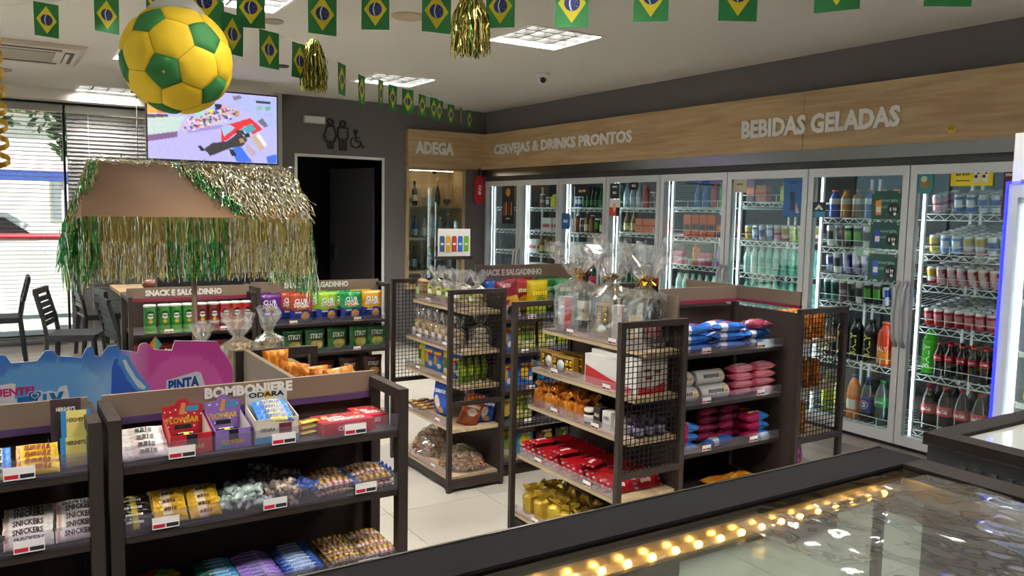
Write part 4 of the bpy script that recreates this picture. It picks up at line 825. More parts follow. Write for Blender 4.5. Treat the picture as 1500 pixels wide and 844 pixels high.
# ================================================================== BLUE EDGED FRIDGE at the right
o = tag(empty('energy_fridge', (4.3, 1.9, 0)), 'white lit fridge with a glowing blue edge at the right picture edge', 'fridge')
b = MB(); b.box(.04, -.33, 0, .6, .29, .08); b.box(.04, -.33, 1.82, .6, .29, 2.05); b.box(.56, -.33, .08, .6, .29, 1.82); b.box(.04, .25, .08, .56, .29, 1.82); b.box(.04, -.33, .08, .56, -.29, 1.82); obj('cabinet', b.mesh('cabinet', mat('fridge_white', 'dfe2e6', .35)), o)
dr = MB(); dr.box(0, -.33, .06, .035, -.28, 1.80); dr.box(0, .235, .06, .035, .285, 1.80); dr.box(0, -.28, .06, .035, .235, .12); dr.box(0, -.28, 1.73, .035, .235, 1.80)
d = obj('door', dr.mesh('door', mat('fridge_frame', 'b4bac4', .35)), o); obj('pane', MB().box(.015, -.28, .12, .02, .235, 1.73).mesh('pane', M['glass']), d)
blu = mat('blue_glow', '1018ff', emit='1a22ff', es=1.6)
b = MB(); b.tube([(-.004, .288, .06), (-.004, .288, 1.806), (-.004, -.33, 1.806)], .007, 8); obj('blue_light', b.mesh('blue_light', blu), o)
fl_ = mat('fridge_light', 'ffffff', emit='f2f6ff', es=1.8)
obj('light_tube', MB().box(.05, .21, .12, .06, .235, 1.7).mesh('light_tube', fl_), o); obj('light_tube', MB().box(.05, -.28, .12, .06, -.255, 1.7).mesh('light_tube', fl_), o)
FZ = [.15, .45, .70, .96, 1.22, 1.48]
for z in FZ: obj('glass_shelf', MB().box(.07, -.27, z-.008, .54, .22, z).mesh('glass_shelf', mat_clear('fridge_shelf', 'eaf4f6', .1, .05, .12, 'ffffff')), o)
for z, t, nm in ((FZ[4], 'whtb', 'white'), (FZ[3], 'lblue', 'light blue'), (FZ[2], 'yel', 'amber'), (FZ[1], 'rb', 'slim blue'), (FZ[0], 'sil', 'silver')):
    for i in range(6): CAN[t].put((4.3+.14, 1.9+.17-i*.075, z), rnd.uniform(-.2, .2), '%s can inside the blue edged fridge' % nm, 'can', '%s cans in the blue edged fridge' % nm)
    obj('price_strip', MB().box(.055, -.25, z-.03, .062, .2, z-.002).mesh('price_strip', M['tag']), o)
obj('emblem', MB().prism(circ(-.02, 1.93, .03), .034, .039, 'yz').mesh('emblem', mat('ink_2c8a34', '2c8a34', .5)), o)
# ================================================================== SHELF UNITS
def price_tags(par, kind, n, span, fixed, z, flip=1):
    """little price cards on the lip: kind 'x' -> lip runs along x at y=fixed, 'y' -> along y at x=fixed"""
    for i in range(n):
        c = span[0]+(span[1]-span[0])*(i+.5)/n+rnd.uniform(-.03, .03); b = MB(); w_, h_ = .055, .026
        if kind == 'x':
            b.box(c-w_/2, fixed-.004, z, c+w_/2, fixed-.003, z+h_, 0); b.box(c-w_/2+.002, fixed-.0046, z+.003, c-.002, fixed-.004, z+h_*.42, 1); b.box(c+.001, fixed-.0046, z+.003, c+w_/2-.002, fixed-.004, z+h_*.42, 2)
        else:
            s = flip; b.box(fixed+s*.003, c-w_/2, z, fixed+s*.004, c+w_/2, z+h_, 0); b.box(fixed+s*.004, c-w_/2+.002, z+.003, fixed+s*.0046, c-.002, z+h_*.42, 1); b.box(fixed+s*.004, c+.001, z+.003, fixed+s*.0046, c+w_/2-.002, z+h_*.42, 2)
        obj('price_tag', b.mesh('price_tag', [M['tag'], M['tagr'], M['tagk']]), par)
def mesh_wires(x0, x1, y, z0, z1, p=.024, r=.003):
    b = MB(); n = round((x1-x0)/p)
    for i in range(1, n): x = x0+(x1-x0)*i/n; b.bar((x, y-.002, z0), (x, y-.002, z1), r, r, caps=False)
    n = round((z1-z0)/p)
    for i in range(1, n): z = z0+(z1-z0)*i/n; b.bar((x0, y+.002, z), (x1, y+.002, z), r, r, caps=False)
    return b
def endcap(xf, xb, y0, y1, shelves, label, sign=None, top=1.168):
    """end unit: shelves open towards xf, wire mesh at both sides y0 and y1, back panel at xb"""
    o = tag(empty('shelf_rack', (0, 0, 0)), label, 'shelf rack'); s = 1 if xb > xf else -1; t = .026
    for y in (y0, y1):
        for x in (xf, xb):
            b = MB(); b.box(min(x, x+s*0)-t/2, y-t/2, .012, x+t/2, y+t/2, top); b.lathe([(.016, 0), (.016, .012)], 10, 0, x, y, 0); obj('post', b.mesh('post', M['dark']), o)
        a, c = min(xf, xb)+t/2, max(xf, xb)-t/2
        for r0, r1 in ((top-t, top), (.50, .50+t), (.02, .07)): obj('side_rail', MB().box(a, y-t/2, r0, c, y+t/2, r1).mesh('side_rail', M['dark']), o)
        stuff(obj('wire_mesh', mesh_wires(a, c, y, .526, top-t).mesh('wire_mesh', M['wired']), o))
    obj('back_panel', MB().box(xb-.006, y0+t/2, .03, xb+.006, y1-t/2, top-.02).mesh('back_panel', M['dark2']), o)
    obj('base', MB().box(min(xf, xb)+.005, y0+t/2, .02, max(xf, xb)-.008, y1-t/2, .058).mesh('base', M['dark']), o)
    for z, x in shelves:
        sh = obj('shelf', MB().box(min(x, xb-s*.008), y0+.018, z-.022, max(x, xb-s*.008), y1-.018, z).mesh('shelf', M['shelfw']), o)
        lp = MB(); lp.box(min(x, x-s*.003), y0+.02, z-.004, max(x, x-s*.003), y1-.02, z+.042); obj('lip', lp.mesh('lip', M['lip']), sh)
        price_tags(sh, 'y', 2, (y0+.05, y1-.05), x-s*.003, z+.003, -s)
    if sign:
        zs0, zs1, strip = sign
        sg = obj('sign_board', MB().box(xb-s*.02-.006, y0+.02, zs0, xb-s*.02+.006, y1-.02, zs1).mesh('sign_board', M['taupe']), o)
        obj('strip', MB().box(xb-s*.02-.009, y0+.02, zs0, xb-s*.02+.009, y1-.02, zs0+.016).mesh('strip', strip), sg)
    return o
def gondola(x0, x1, yf, yb, shelves, label, sign=None, post_front=False, top=1.168, txt=None, strip=None, yfs=None, tags=2, signy=None, edge=None):
    o = tag(empty('gondola', (0, 0, 0)), label, 'shelf rack'); t = .026
    obj('back_panel', MB().box(x0+.002, yb-.006, .03, x1-.002, yb+.006, top-.02).mesh('back_panel', M['dark2']), o)
    for x in (x0+t/2+.001, x1-t/2-.001):
        obj('post', MB().box(x-t/2, yb-.04, 0, x+t/2, yb-.008, top).mesh('post', M['dark']), o)
        if post_front:
            obj('post', MB().box(x-t/2, yf, 0, x+t/2, yf+.03, top).mesh('post', M['dark']), o)
            obj('arm', MB().box(x-t/2, yf+.03, top-t, x+t/2, yb-.04, top).mesh('arm', M['dark']), o)
            obj('arm', MB().box(x-t/2, yf+.03, .03, x+t/2, yb-.04, .06).mesh('arm', M['dark']), o)
    obj('plinth', MB().box(x0+.004, yf+.04, 0, x1-.004, yb-.05, .06).mesh('plinth', M['dark']), o)
    a, c = x0+t+.003, x1-t-.003
    for i, z in enumerate(shelves):
        sh = obj('shelf', MB().box(a, yf+.004, z-.02, c, yb-.008, z).mesh('shelf', M['dark']), o)
        obj('lip', MB().box(a, yf+.001, z-.004, c, yf+.004, z+.04).mesh('lip', M['lip']), sh)
        if tags: price_tags(sh, 'x', tags, (a, c), yf+.001, z+.003)
    if sign:
        ys_ = signy if signy is not None else yb-.03; zs0, zs1 = sign
        sg = obj('sign_board', MB().box(x0+.01, ys_-.006, zs0, x1-.01, ys_+.006, zs1).mesh('sign_board', M['taupe']), o)
        if strip: obj('strip', MB().box(x0+.01, ys_-.011, zs0, x1-.01, ys_-.006, zs0+strip[1]).mesh('strip', strip[0]), sg)
        if txt: word('lettering', sg, txt[0], (txt[1], ys_-.0085, txt[2]), (1, 0, 0), (0, 0, 1), txt[3], M['letter'], w=txt[4], bold=.05, thick=(0, .0025, 0))
    return o
RS = [(1.028, 2.335), (.834, 2.275), (.65, 2.255), (.403, 2.195), (.10, 2.19)]
endcap(2.18, 2.53, 2.596, 3.42, RS, 'dark rack with gift packs and red chocolate, wire mesh side facing the counter', (1.13, 1.262, M['pur']))
BS = [(1.038, 2.29), (.808, 2.24), (.606, 2.24), (.361, 2.19), (.082, 2.172)]
endcap(2.158, 2.505, 4.058, 4.84, BS, 'dark rack with biscuit bags and blue snack bags, standing free left of the gift rack')
RR = [(1.01, 3.60), (.77, 3.60), (.53, 3.60), (.30, 3.60), (.10, 3.60)]
endcap(3.635, 3.296, 2.596, 3.42, RR, 'dark mesh sided rack with orange snacks next to the cooler doors', (1.168, 1.25, M['pink']))
# the board over that rack also shows its coloured strip on the side of the chocolate shelves
endcap(3.68, 3.33, 4.058, 4.84, [(1.02, 3.63), (.77, 3.63), (.53, 3.63), (.30, 3.63), (.1, 3.63)], 'dark rack behind the gift packs at the far end of the crisps shelves')
GZ = [.985, .752, .527, .302, .10]
gondola(2.538, 3.288, 2.66, 3.02, GZ, 'dark shelf unit with biscuits and wafers between the gift rack and the mesh rack', (1.168, 1.25), strip=(M['pink'], .018), signy=3.0)
CZ = [.966, .76, .533, .323, .10]
gondola(2.515, 3.32, 4.12, 4.46, CZ, 'dark shelf unit full of crisps behind the gift rack', (1.17, 1.275), txt=('SNACK E SALGADINHO', 2.79, 1.228, .042, .46), signy=4.43)
BZ = [1.068, .917, .72, .45]
gondola(.187, .872, 1.857, 2.075, BZ, 'sweets shelf unit with the BOMBONIERE sign, in front of the counter', (1.112, 1.182), True, txt=('BOMBONIERE', .527, 1.164, .027, .215), strip=(M['pur'], .016), signy=2.055, tags=3)
gondola(-.52, .178, 1.857, 2.075, BZ, 'sweets shelf unit left of the one with the BOMBONIERE sign', (1.112, 1.182), True, strip=(M['pur'], .016), signy=2.055, tags=3)
S1 = [.79, .56, .33, .1]; S2 = [.80, .585, .36, .1]
gondola(.70, 1.492, 5.6, 5.98, S1, 'shelf unit with crisp tubes under the left snack sign', (.985, 1.075), True, top=1.03, txt=('SNACK E SALGADINHO', 1.06, 1.04, .042, .48), strip=(M['pink'], .022), signy=5.75)
gondola(1.496, 2.47, 5.6, 5.98, S2, 'shelf unit with blue and green snack bags under the right snack sign', (.995, 1.085), True, top=1.065, txt=('SNACK E SALGADINHO', 1.98, 1.055, .042, .48), signy=5.80)
# shelf unit standing back to back with the sweets, its board seen end-on
o = tag(empty('gondola', (0, 0, 0)), 'shelf unit with orange snack bags behind the BOMBONIERE sign', 'shelf rack')
sg = obj('sign_board', MB().box(.648, 2.10, 1.07, .662, 2.585, 1.172).mesh('sign_board', M['taupe']), o)
obj('strip', MB().box(.662, 2.10, 1.07, .667, 2.585, 1.085).mesh('strip', M['pink']), sg)
obj('back_panel', MB().box(.648, 2.10, .03, .662, 2.585, 1.068).mesh('back_panel', M['dark2']), o)
for y in (2.113, 2.595):
    obj('post', MB().box(.86, y-.013, 0, .885, y+.013, 1.168).mesh('post', M['dark']), o); obj('post', MB().box(.622, y-.013, 0, .647, y+.013, 1.168).mesh('post', M['dark']), o)
    obj('arm', MB().box(.647, y-.013, 1.143, .86, y+.013, 1.168).mesh('arm', M['dark']), o)
YZ = [1.0, .76, .52, .28]
for z in YZ: sh = obj('shelf', MB().box(.664, 2.13, z-.02, .858, 2.58, z).mesh('shelf', M['dark']), o); obj('lip', MB().box(.858, 2.13, z-.004, .861, 2.58, z+.04).mesh('lip', M['lip']), sh)

# ================================================================== GOODS: templates
def bagsurf(w_, h, t, seed, wr=.11):
    rs = random.Random(seed); ph = [rs.uniform(0, 9) for _ in range(4)]
    def S(u, v, side):
        e = max(0., min(1., math.sin(PI*min(1, max(0, v)))))**.5
        cr = 0 if (v < .045 or v > .955) else 1
        th = t/2*(max(0, 1-abs(u)**2.6))**.55*e*cr+.0012
        th *= 1+wr*2.2*noise.noise(Vector((u*2.3+ph[0], v*4+ph[1], side*3+ph[2])))
        zz = v*h; x = u*w_/2*(1-.05*e)+.012*w_*noise.noise(Vector((0, v*3+ph[3], 1)))
        y = side*th+wr*t*.5*noise.noise(Vector((u*2+ph[1], v*3, ph[3])))*(1-e)
        return (x, y, zz)
    return S
def mk_bag(name, w_, h, t, paint, texts=(), seed=1, nx=22, ny=28, matl='ink', upright=True, patches=()):
    """pillow bag standing on its lower seam, front towards -Y. texts: (string, u, v, width, height, colour)"""
    S = bagsurf(w_, h, t, seed); mb = MB()
    for side in (-1, 1):
        vv = []; cc = []
        for j in range(ny+1):
            for i in range(nx+1):
                u = -1+2*i/nx; v = j/ny; vv.append(S(u, v, side)); cc.append(paint(u, v, side))
        fs = [(j*(nx+1)+i, j*(nx+1)+i+1, (j+1)*(nx+1)+i+1, (j+1)*(nx+1)+i) for j in range(ny) for i in range(nx)]
        if side > 0: fs = [tuple(reversed(f)) for f in fs]
        mb.add(vv, fs, 0, True, cc)
    parts = []
    tb = MB(); ml = []
    for (s_, u, v, tw, th, c) in texts:
        m_ = mat('ink_'+c, c, .45)
        if m_ not in ml: ml.append(m_)
        def pl(a, b_, u=u, v=v):
            p = S(u+a/(w_/2), v+b_/h, -1); return (p[0], p[1]-.0014, p[2])
        letters(tb, s_, tw, th, pl, ml.index(m_), None, .03, 1)
    if texts: parts.append(('lettering', tb.mesh('lettering', ml)))
    me = mb.mesh(name, M[matl], True)
    if not upright: pass
    return Tpl(name, me, parts) if parts or True else None
def L(c): return lin(c)
def pt_two(top, bot, split=.5, crimp=None, blob=None, blobc=None, slope=0., back=None, extra=None, ring=None):
    T_, B_c = L(top), L(bot); CR = L(crimp) if crimp else T_; BC = L(blobc) if blobc else None; RC = L(ring) if ring else None
    ex = [(a, L(c)) for a, c in extra] if extra else []
    def f(u, v, side):
        if v > .94: return CR
        if v < .05: return B_c
        if side > 0: return L(back) if back else T_
        for (eu, ev, ru, rv), c in ex:
            if ((u-eu)/ru)**2+((v-ev)/rv)**2 < 1: return c
        if blob:
            d = ((u-blob[0])/blob[2])**2+((v-blob[1])/blob[3])**2
            if d < 1: return BC
            if RC and d < 1.4: return RC
        k = 1+.12*noise.noise(Vector((u*4, v*5, 2)))
        return shade(T_ if v > split+slope*u+.03*math.sin(u*5) else B_c, k)
    return f
def pt_plain(c, speck=None, amt=.0, sc=8, seed=0):
    B_c = L(c); S_ = L(speck) if speck else None
    def f(u, v, side):
        if S_ and noise.noise(Vector((u*sc+seed, v*sc*1.4, side+seed))) > amt: return S_
        return B_c
    return f
def pt_stripe(c, d, n=4, ax='v', lo=0.4):
    A, B_c = L(c), L(d)
    def f(u, v, side):
        q = (v if ax == 'v' else (u+1)/2)*n; return A if q % 1 < lo else B_c
    return f
def club(c, c2, seed): return mk_bag('snack_bag', .165, .215, .055, pt_two(c, '23308c', .42, c, (.32, .24, .36, .14), 'd8a468', extra=[((.0, .55, .55, .07), 'c89a5c')]), [('CLUB', -.05, .73, .095, .034, 'eef0f8'), ('SOCIAL', -.0, .60, .115, .032, 'eef0f8'), ('~6', -.3, .36, .05, .012, 'dfe4f4')], seed)
CLUB = [club('5a1f78', 0, 3), club('a8442a', 0, 4), club('8ab82c', 0, 5), club('1f8a48', 0, 6), club('d8a020', 0, 7)]
STIK = [mk_bag('snack_bag', .155, .175, .05, pt_two('1f5a2a', '2a7a34', .5, '173f1e', (.1, .33, .6, .2), 'c8c060', extra=[((.35, .3, .25, .1), 'e0d890'), ((-.1, .5, .75, .035), '7a1f24')]), [('STIKSY', .05, .68, .1, .036, 'eceee8')], s) for s in (11, 12)]
DARKB = mk_bag('snack_bag', .15, .17, .05, pt_two('4a1a16', '5a2018', .5, '2a100e', (.1, .3, .55, .2), 'c89a4a'), [('STIKSY', .05, .65, .09, .03, 'e0dcd4')], 13)
REDB = mk_bag('snack_bag', .14, .16, .05, pt_two('7a1a1a', '2a1412', .5, '5a1414', (0, .35, .5, .2), 'd8b890'), [('~5', .0, .7, .08, .026, 'e8e0d4')], 14)
CHIP = dict(
 blue=mk_bag('crisps_bag', .17, .23, .065, pt_two('1f5ab8', '2a78d0', .5, '164a9c', (-.3, .45, .45, .2), 'd8a82c', extra=[((.3, .7, .5, .12), 'b8243a'), ((.35, .25, .35, .1), 'e8e2d8')]), [('~8', 0, .72, .12, .026, 'f0d830')], 21),
 maroon=mk_bag('crisps_bag', .17, .24, .065, pt_two('8a2434', 'd8d4d0', .42, '8a2434', (.35, .42, .55, .13), 'd89a2c', extra=[((-.1, .2, .32, .15), '2a2622'), ((-.1, .2, .26, .12), 'd8d4d0'), ((-.1, .2, .18, .08), '4a4640')]), [('~7', -.05, .55, .12, .028, 'f0c030')], 22),
 red=mk_bag('crisps_bag', .17, .24, .065, pt_two('9a1f2c', '7a1822', .4, '7a1822', (.1, .35, .5, .2), 'e0a030'), [('~7', 0, .68, .12, .03, 'f0e8d8')], 23),
 yellow=mk_bag('crisps_bag', .165, .23, .065, pt_two('d8c020', '9ab020', .3, 'd0b41c', (.05, .42, .5, .16), '7a9a24', extra=[((.0, .66, .62, .09), 'c86a1c'), ((.15, .2, .4, .1), 'b8c838')]), [('~8', .02, .66, .12, .03, 'f6ec40')], 24),
 green=mk_bag('crisps_bag', .17, .24, .065, pt_two('1a6a34', '145428', .5, '124a24', (.2, .4, .3, .2), 'e0e0d0'), [('~8', 0, .7, .12, .028, 'f0f0e8')], 25),
 ylw2=mk_bag('crisps_bag', .16, .2, .06, pt_two('d6c838', 'e0d870', .45, 'c8b828', (0, .45, .6, .22), '6a8a2c', extra=[((0, .25, .5, .08), 'e8e4d0')]), [('~6', 0, .72, .1, .028, '2a4a1c')], 26),
 cyan=mk_bag('crisps_bag', .165, .21, .06, pt_two('2a9ac0', '1f7aa8', .4, '1a6a94', (0, .5, .6, .22), 'd8c828', extra=[((.1, .28, .4, .1), 'c83a2c')]), [('~5', 0, .76, .1, .028, 'f2f2ea')], 27),
 brown=mk_bag('crisps_bag', .165, .21, .06, pt_two('5a1c1e', '3a4a1c', .4, '4a1618', (.1, .45, .55, .22), 'b8a838'), [('~5', 0, .74, .1, .028, 'f0e060')], 28),
 olive=mk_bag('crisps_bag', .165, .21, .06, pt_two('3a4a24', '2a3a1c', .4, '2a3418', (.1, .45, .55, .22), 'c8a83c'), [('~7', 0, .74, .1, .028, 'f0e060')], 29))
ORNG = [mk_bag('orange_snack_bag', .13, .17, .055, pt_plain('b8680f', 'd8923a', .1, 4, s), (), 30+s, 16, 20) for s in (1, 2)]
BROWNP = mk_bag('snack_pouch', .16, .2, .07, pt_plain('b8722c', 'c88a3c', .1, 6, 4), (), 35, 16, 20)
BLUEBAG = mk_bag('snack_bag', .16, .22, .08, pt_two('1f4ab0', '2458c4', .5, '1a3f9a', (-.2, .4, .35, .2), 'e8dcd4', extra=[((.1, .18, .3, .1), 'd89a28')]), [('~7', 0, .72, .11, .028, 'e8ecf4')], 36)
ORGBAG = mk_bag('snack_bag', .13, .2, .055, pt_two('b8561c', '8a3a14', .4, 'a84a18', (0, .45, .5, .12), 'e8dcd0'), [('~8', 0, .62, .09, .022, 'f0e6d8')], 37)
LIMEBAG = mk_bag('snack_roll_bag', .075, .16, .05, pt_two('8ab82c', '6a9a24', .5, '7aa828', (0, .5, .6, .2), 'd8d84a', extra=[((0, .25, .5, .08), '3a6a1c')]), (), 38, 14, 18)
GOLDB = mk_bag('gold_snack_bag', .15, .19, .06, pt_plain('b8983a', 'd8c878', .05, 5, 2), (), 39, 16, 20)
MAGB = mk_bag('magenta_bag', .2, .26, .1, pt_plain('8a1f6a', 'c86ab0', .18, 6, 3), (), 40, 18, 22)
def mk_bar(name, l, w_, t, paint, texts=(), seed=1, nx=16, ny=24):
    """flow-wrapped bar lying flat: length along X, top upwards"""
    tp = mk_bag(name, w_, l, t, paint, texts, seed, nx, ny)
    Mx = Matrix(((0, 0, 1, -l/2), (1, 0, 0, 0), (0, -1, 0, t*.45), (0, 0, 0, 1)))   # z->x, x->y, -y->z
    Mx = Matrix(((0, 0, 1, -l/2), (-1, 0, 0, 0), (0, -1, 0, t*.42), (0, 0, 0, 1)))
    tp.root.transform(Mx)
    for p in tp.parts: p[1].transform(Mx)
    return tp
def bar_text(tp, s_, l, w_, t, c, du=0., sc=(.62, .5)):
    """lettering running along the bar"""
    tb = MB(); m_ = mat('ink_'+c, c, .45)
    letters(tb, s_, l*sc[0], w_*sc[1], lambda a, b_: (a+du*l, b_, t*.42+t/2*(max(0, 1-abs(b_/(w_/2))**2.6))**.55*(max(.01, math.sin(PI*(.5+(a+du*l)/l))))**.5+.0032), 0, None, .03, 1)
    tp.parts.append(('lettering', tb.mesh('lettering', m_))); return tp
def bar(name, l, w_, t, paint, txt, c, seed, **k): return bar_text(mk_bar(name, l, w_, t, paint, (), seed), txt, l, w_, t, c, **k)
def pband(c, c2, a, b_): 
    A, B_c = L(c), L(c2)
    return lambda u, v, side: B_c if a < v < b_ else A
BAR = dict(
 whiteb=bar('chocolate_bar', .11, .034, .016, pband('e6e0da', 'd8c8c0', .3, .5), '~4', '2a2422', 51, du=.1, sc=(.34, .5)), snick=bar('chocolate_bar', .108, .036, .022, pband('e8e2de', 'd8b8a8', .04, .12), 'SNICKERS', '3a2230', 52),
 darkw=bar('chocolate_bar', .108, .036, .02, pband('241c22', 'c8b8c0', .7, .85), '~4', 'd8d0d4', 53), yellw=bar('chocolate_bar', .075, .03, .014, pband('e0b828', 'a83a20', .0, .12), '~5', '7a3a14', 54), bluey=bar('chocolate_bar', .08, .03, .014, pband('3a7ac8', 'e8dc80', .3, .8), '~7', '1c3a7a', 55),
 blky=bar('chocolate_bar', .085, .03, .016, pband('1c1816', 'd8c838', .45, .62), '~8', 'e0d8c0', 56, sc=(.5, .3)), gold=bar('chocolate_bar', .09, .032, .018, pband('d0a41c', 'e6d8b0', .25, .55), '~4', '6a3a10', 57, sc=(.4, .4)),
 mentb=bar('sweet_roll', .125, .02, .02, pband('2a4a9a', '7a9ad0', .2, .75), 'mentos', 'eef2fa', 58, du=-.02, sc=(.5, .55)), mentp=bar('sweet_roll', .125, .02, .02, pband('8a6ac0', '5a4a9a', .3, .6), 'mentos', 'd8d0f0', 59, sc=(.4, .45)), mentt=bar('sweet_roll', .125, .02, .02, pband('1a6a5a', '4a9ad0', .4, .9), 'mentos', 'dff0f0', 60, sc=(.45, .5)), menty=bar('sweet_roll', .125, .02, .02, pband('d8d024', 'b8b01c', .4, .9), 'mentos', '2a3a8a', 61, sc=(.45, .5)), mentr=bar('sweet_roll', .125, .02, .02, pband('c83a3a', '6ab03a', .5, .9), '~5', 'f2e8e0', 62, sc=(.35, .5)),
 fruit=mk_bar('wrapped_wafer', .11, .022, .02, pt_stripe('a88a70', '6a4a3a', 9, 'v', .5), (), 63), fruit2=mk_bar('wrapped_wafer', .11, .022, .02, pt_stripe('d8c8b8', 'a83a3a', 7, 'v', .6), (), 64), fruit3=mk_bar('wrapped_wafer', .11, .022, .02, pt_stripe('b8a83a', '7a2a2a', 6, 'v', .5), (), 65),
 redchoc=bar('chocolate_tablet', .15, .075, .014, (lambda u, v, side: (.5, .38, .38) if (v < .08 or v > .95) and math.sin(u*10) > .4 else L('a8101e')), '~7', 'f0e8e4', 66, du=-.1, sc=(.4, .3)),
 ckblue=bar('biscuit_pack', .2, .06, .045, pband('2a6ac8', 'd8e0ea', .15, .35), '~8', 'c8243a', 67, sc=(.42, .4)), pinkw=bar('wafer_pack', .17, .06, .04, pband('d85a78', 'e890a0', .2, .8), '~5', 'f6e6ea', 68, sc=(.4, .4)), mag=bar('biscuit_pack', .17, .06, .045, pband('a81a50', '2a78c8', .55, .95), '~8', 'f0e040', 69, sc=(.42, .35)), magd=bar('biscuit_pack', .17, .06, .045, pband('6a1434', '8a1f44', .2, .6), '~8', 'd8c8a0', 70, sc=(.42, .3)), orgw=bar('biscuit_pack', .17, .06, .04, pband('d8942c', 'c87a1c', .3, .7), '~5', '8a3a14', 71, sc=(.4, .4)))
# silver, teal and brown twist-wrapped sweets
def mk_candy(c, c2, seed):
    mb = MB(); rs = random.Random(seed); prof = [(.011, -.026), (.009, -.02), (.003, -.014), (.009, -.010), (.0105, 0), (.009, .010), (.003, .014), (.009, .02), (.011, .026)]
    def fc(a, i, z): return L(c) if (math.sin(a*2+z*200) > -.1) else L(c2)
    mb.lathe(prof, 10, 0, fcol=fc); mb.xf(Matrix.Translation((0, 0, .0105)) @ Matrix.Rotation(PI/2, 4, 'Y')); return Tpl('wrapped_sweet', mb.mesh('wrapped_sweet', M['ink'], True))
CANDY = dict(teal=mk_candy('9ab8ae', 'e0e8e4', 1), dark=mk_candy('4a4644', 'b8b4b0', 2), brown=mk_candy('8a6a58', 'e0d4c8', 3), blue=mk_candy('1f3a7a', '3a5aa8', 4))
# crisp tubes
def mk_tube(c, c2, band):
    mb = MB(); C1, C2, Bd = L(c), L(c2), L(band)
    mb.lathe([(.037, 0), (.038, .003), (.037, .006)]+[(.037, .006+.168*i/10) for i in range(11)], 18, 0, fcol=lambda a, i, z: Bd if .05 < z < .062 else (C2 if z < .05 else C1))
    parts = [('tube', mb.mesh('tube', M['inkm'], True)), ('lid', MB().lathe([(.0385, .170), (.0385, .182), (.036, .184), (.001, .184)], 18).mesh('lid', M['white']))]
    lb = MB(); disc_on_cyl(lb, .037, .118, .028, 0, off=.0007); disc_on_cyl(lb, .037, .112, .019, 1, off=.0011)
    letters(lb, '~8', .042, .011, lambda u, v: (-.0385*math.cos(u/.037), -.0385*math.sin(u/.037), .115+v), 2, None, .02, 1); disc_on_cyl(lb, .037, .078, .012, 3, off=.0009)
    me = lb.mesh('badge', [M['black'], mat('badge_cream', 'e8e4d8'), M['black'], mat('crisp_gold', 'd8a83c')]); me.transform(Matrix.Rotation(PI/2, 4, 'Z')); parts.append(('badge', me))
    return Tpl('crisp_tube', None, parts)
TUBE = dict(green=mk_tube('2f8a34', '6ab848', '2a6a2c'), dkred=mk_tube('7a1f1c', '8a2a20', 'e0d8d0'), red=mk_tube('b81c24', 'a01820', 'e0d8d0'), orange=mk_tube('c83a1c', 'b82a18', 'e8d8b8'))
# clear gathered bag
def clear_bag(w_, d_, h, neck, flare, seed, n=36, kz=22, tw=.5):
    """crumpled clear film bag: body, gathered neck, flared tuft"""
    rs = random.Random(seed); mb = MB(); vv = []; fs = []; s0 = rs.uniform(0, 50)
    for j in range(kz+1):
        t = j/kz; z = t*h
        if t < neck-.12: k = 1-.08*(t/neck)**2
        elif t < neck: q = (t-neck+.12)/.12; k = .92*(1-q)+.16*q
        else: q = (t-neck)/(1-neck); k = .16+(flare-.16)*q**.7
        if t < .04: k *= .9
        for i in range(n):
            a = 2*PI*i/n; ca, sa = math.cos(a), math.sin(a); e = .55
            x = abs(ca)**e*(1 if ca > 0 else -1)*w_/2; y = abs(sa)**e*(1 if sa > 0 else -1)*d_/2
            am = .04 if t < neck-.12 else (.25 if t > neck else .18)
            f_ = 1+am*noise.noise(Vector((ca*4+s0, sa*4, t*5)))*2+am*.7*math.sin(a*9+s0+t*3)
            zz = z+(0 if t < neck else .06*h*noise.noise(Vector((ca*3, sa*3+s0, t*2)))*(t-neck)/(1-neck)*3)
            vv.append((x*k*f_, y*k*f_, zz))
    for j in range(kz):
        for i in range(n): i2 = (i+1) % n; fs.append((j*n+i, j*n+i2, (j+1)*n+i2, (j+1)*n+i))
    mb.add(vv, fs, 0, False); return mb
def bow(z, r, n=14, seed=1):
    rs = random.Random(seed); mb = MB()
    for i in range(n):
        a = 2*PI*i/n; el = rs.uniform(-.2, 1.1); d = Vector((math.cos(a)*math.cos(el), math.sin(a)*math.cos(el), math.sin(el))); s_ = Vector((-math.sin(a), math.cos(a), 0))*r*.22; p = Vector((0, 0, z))
        up = d.cross(s_).normalized()*r*.3
        mb.add([p-s_*.4, p+s_*.4, p+d*r*.7+s_+up, p+d*r*.7-s_+up, p+d*r+s_*.2, p+d*r-s_*.2], [(0, 1, 2, 3), (3, 2, 4, 5)])
    return mb
def cookie(mb, x, y, z, r, t, m=0, tilt=None, n=12):
    st = len(mb.v); mb.lathe([(r*.85, 0), (r, t*.3), (r, t*.7), (r*.85, t), (.001, t*1.05)], n, m)
    Mt = Matrix.Translation((x, y, z))
    if tilt: Mt = Mt @ Matrix.Rotation(tilt[0], 4, 'X') @ Matrix.Rotation(tilt[1], 4, 'Y')
    mb.xf(Mt, st); return mb
ckm = [mat('biscuit_gold', 'c8924a', .7, bump=(90, .4, .002)), mat('biscuit_pale', 'd8bc84', .7, bump=(90, .4, .002)), mat('biscuit_brown', '7a4a28', .7, bump=(90, .4, .002)), mat('biscuit_sugar', 'dccfb4', .7, bump=(120, .5, .002))]
cmesh = {}
def ck_mesh(r, t, m_):
    k = (r, t, m_.name)
    if k not in cmesh: cmesh[k] = cookie(MB(), 0, 0, 0, r, t).mesh('biscuit', m_)
    return cmesh[k]
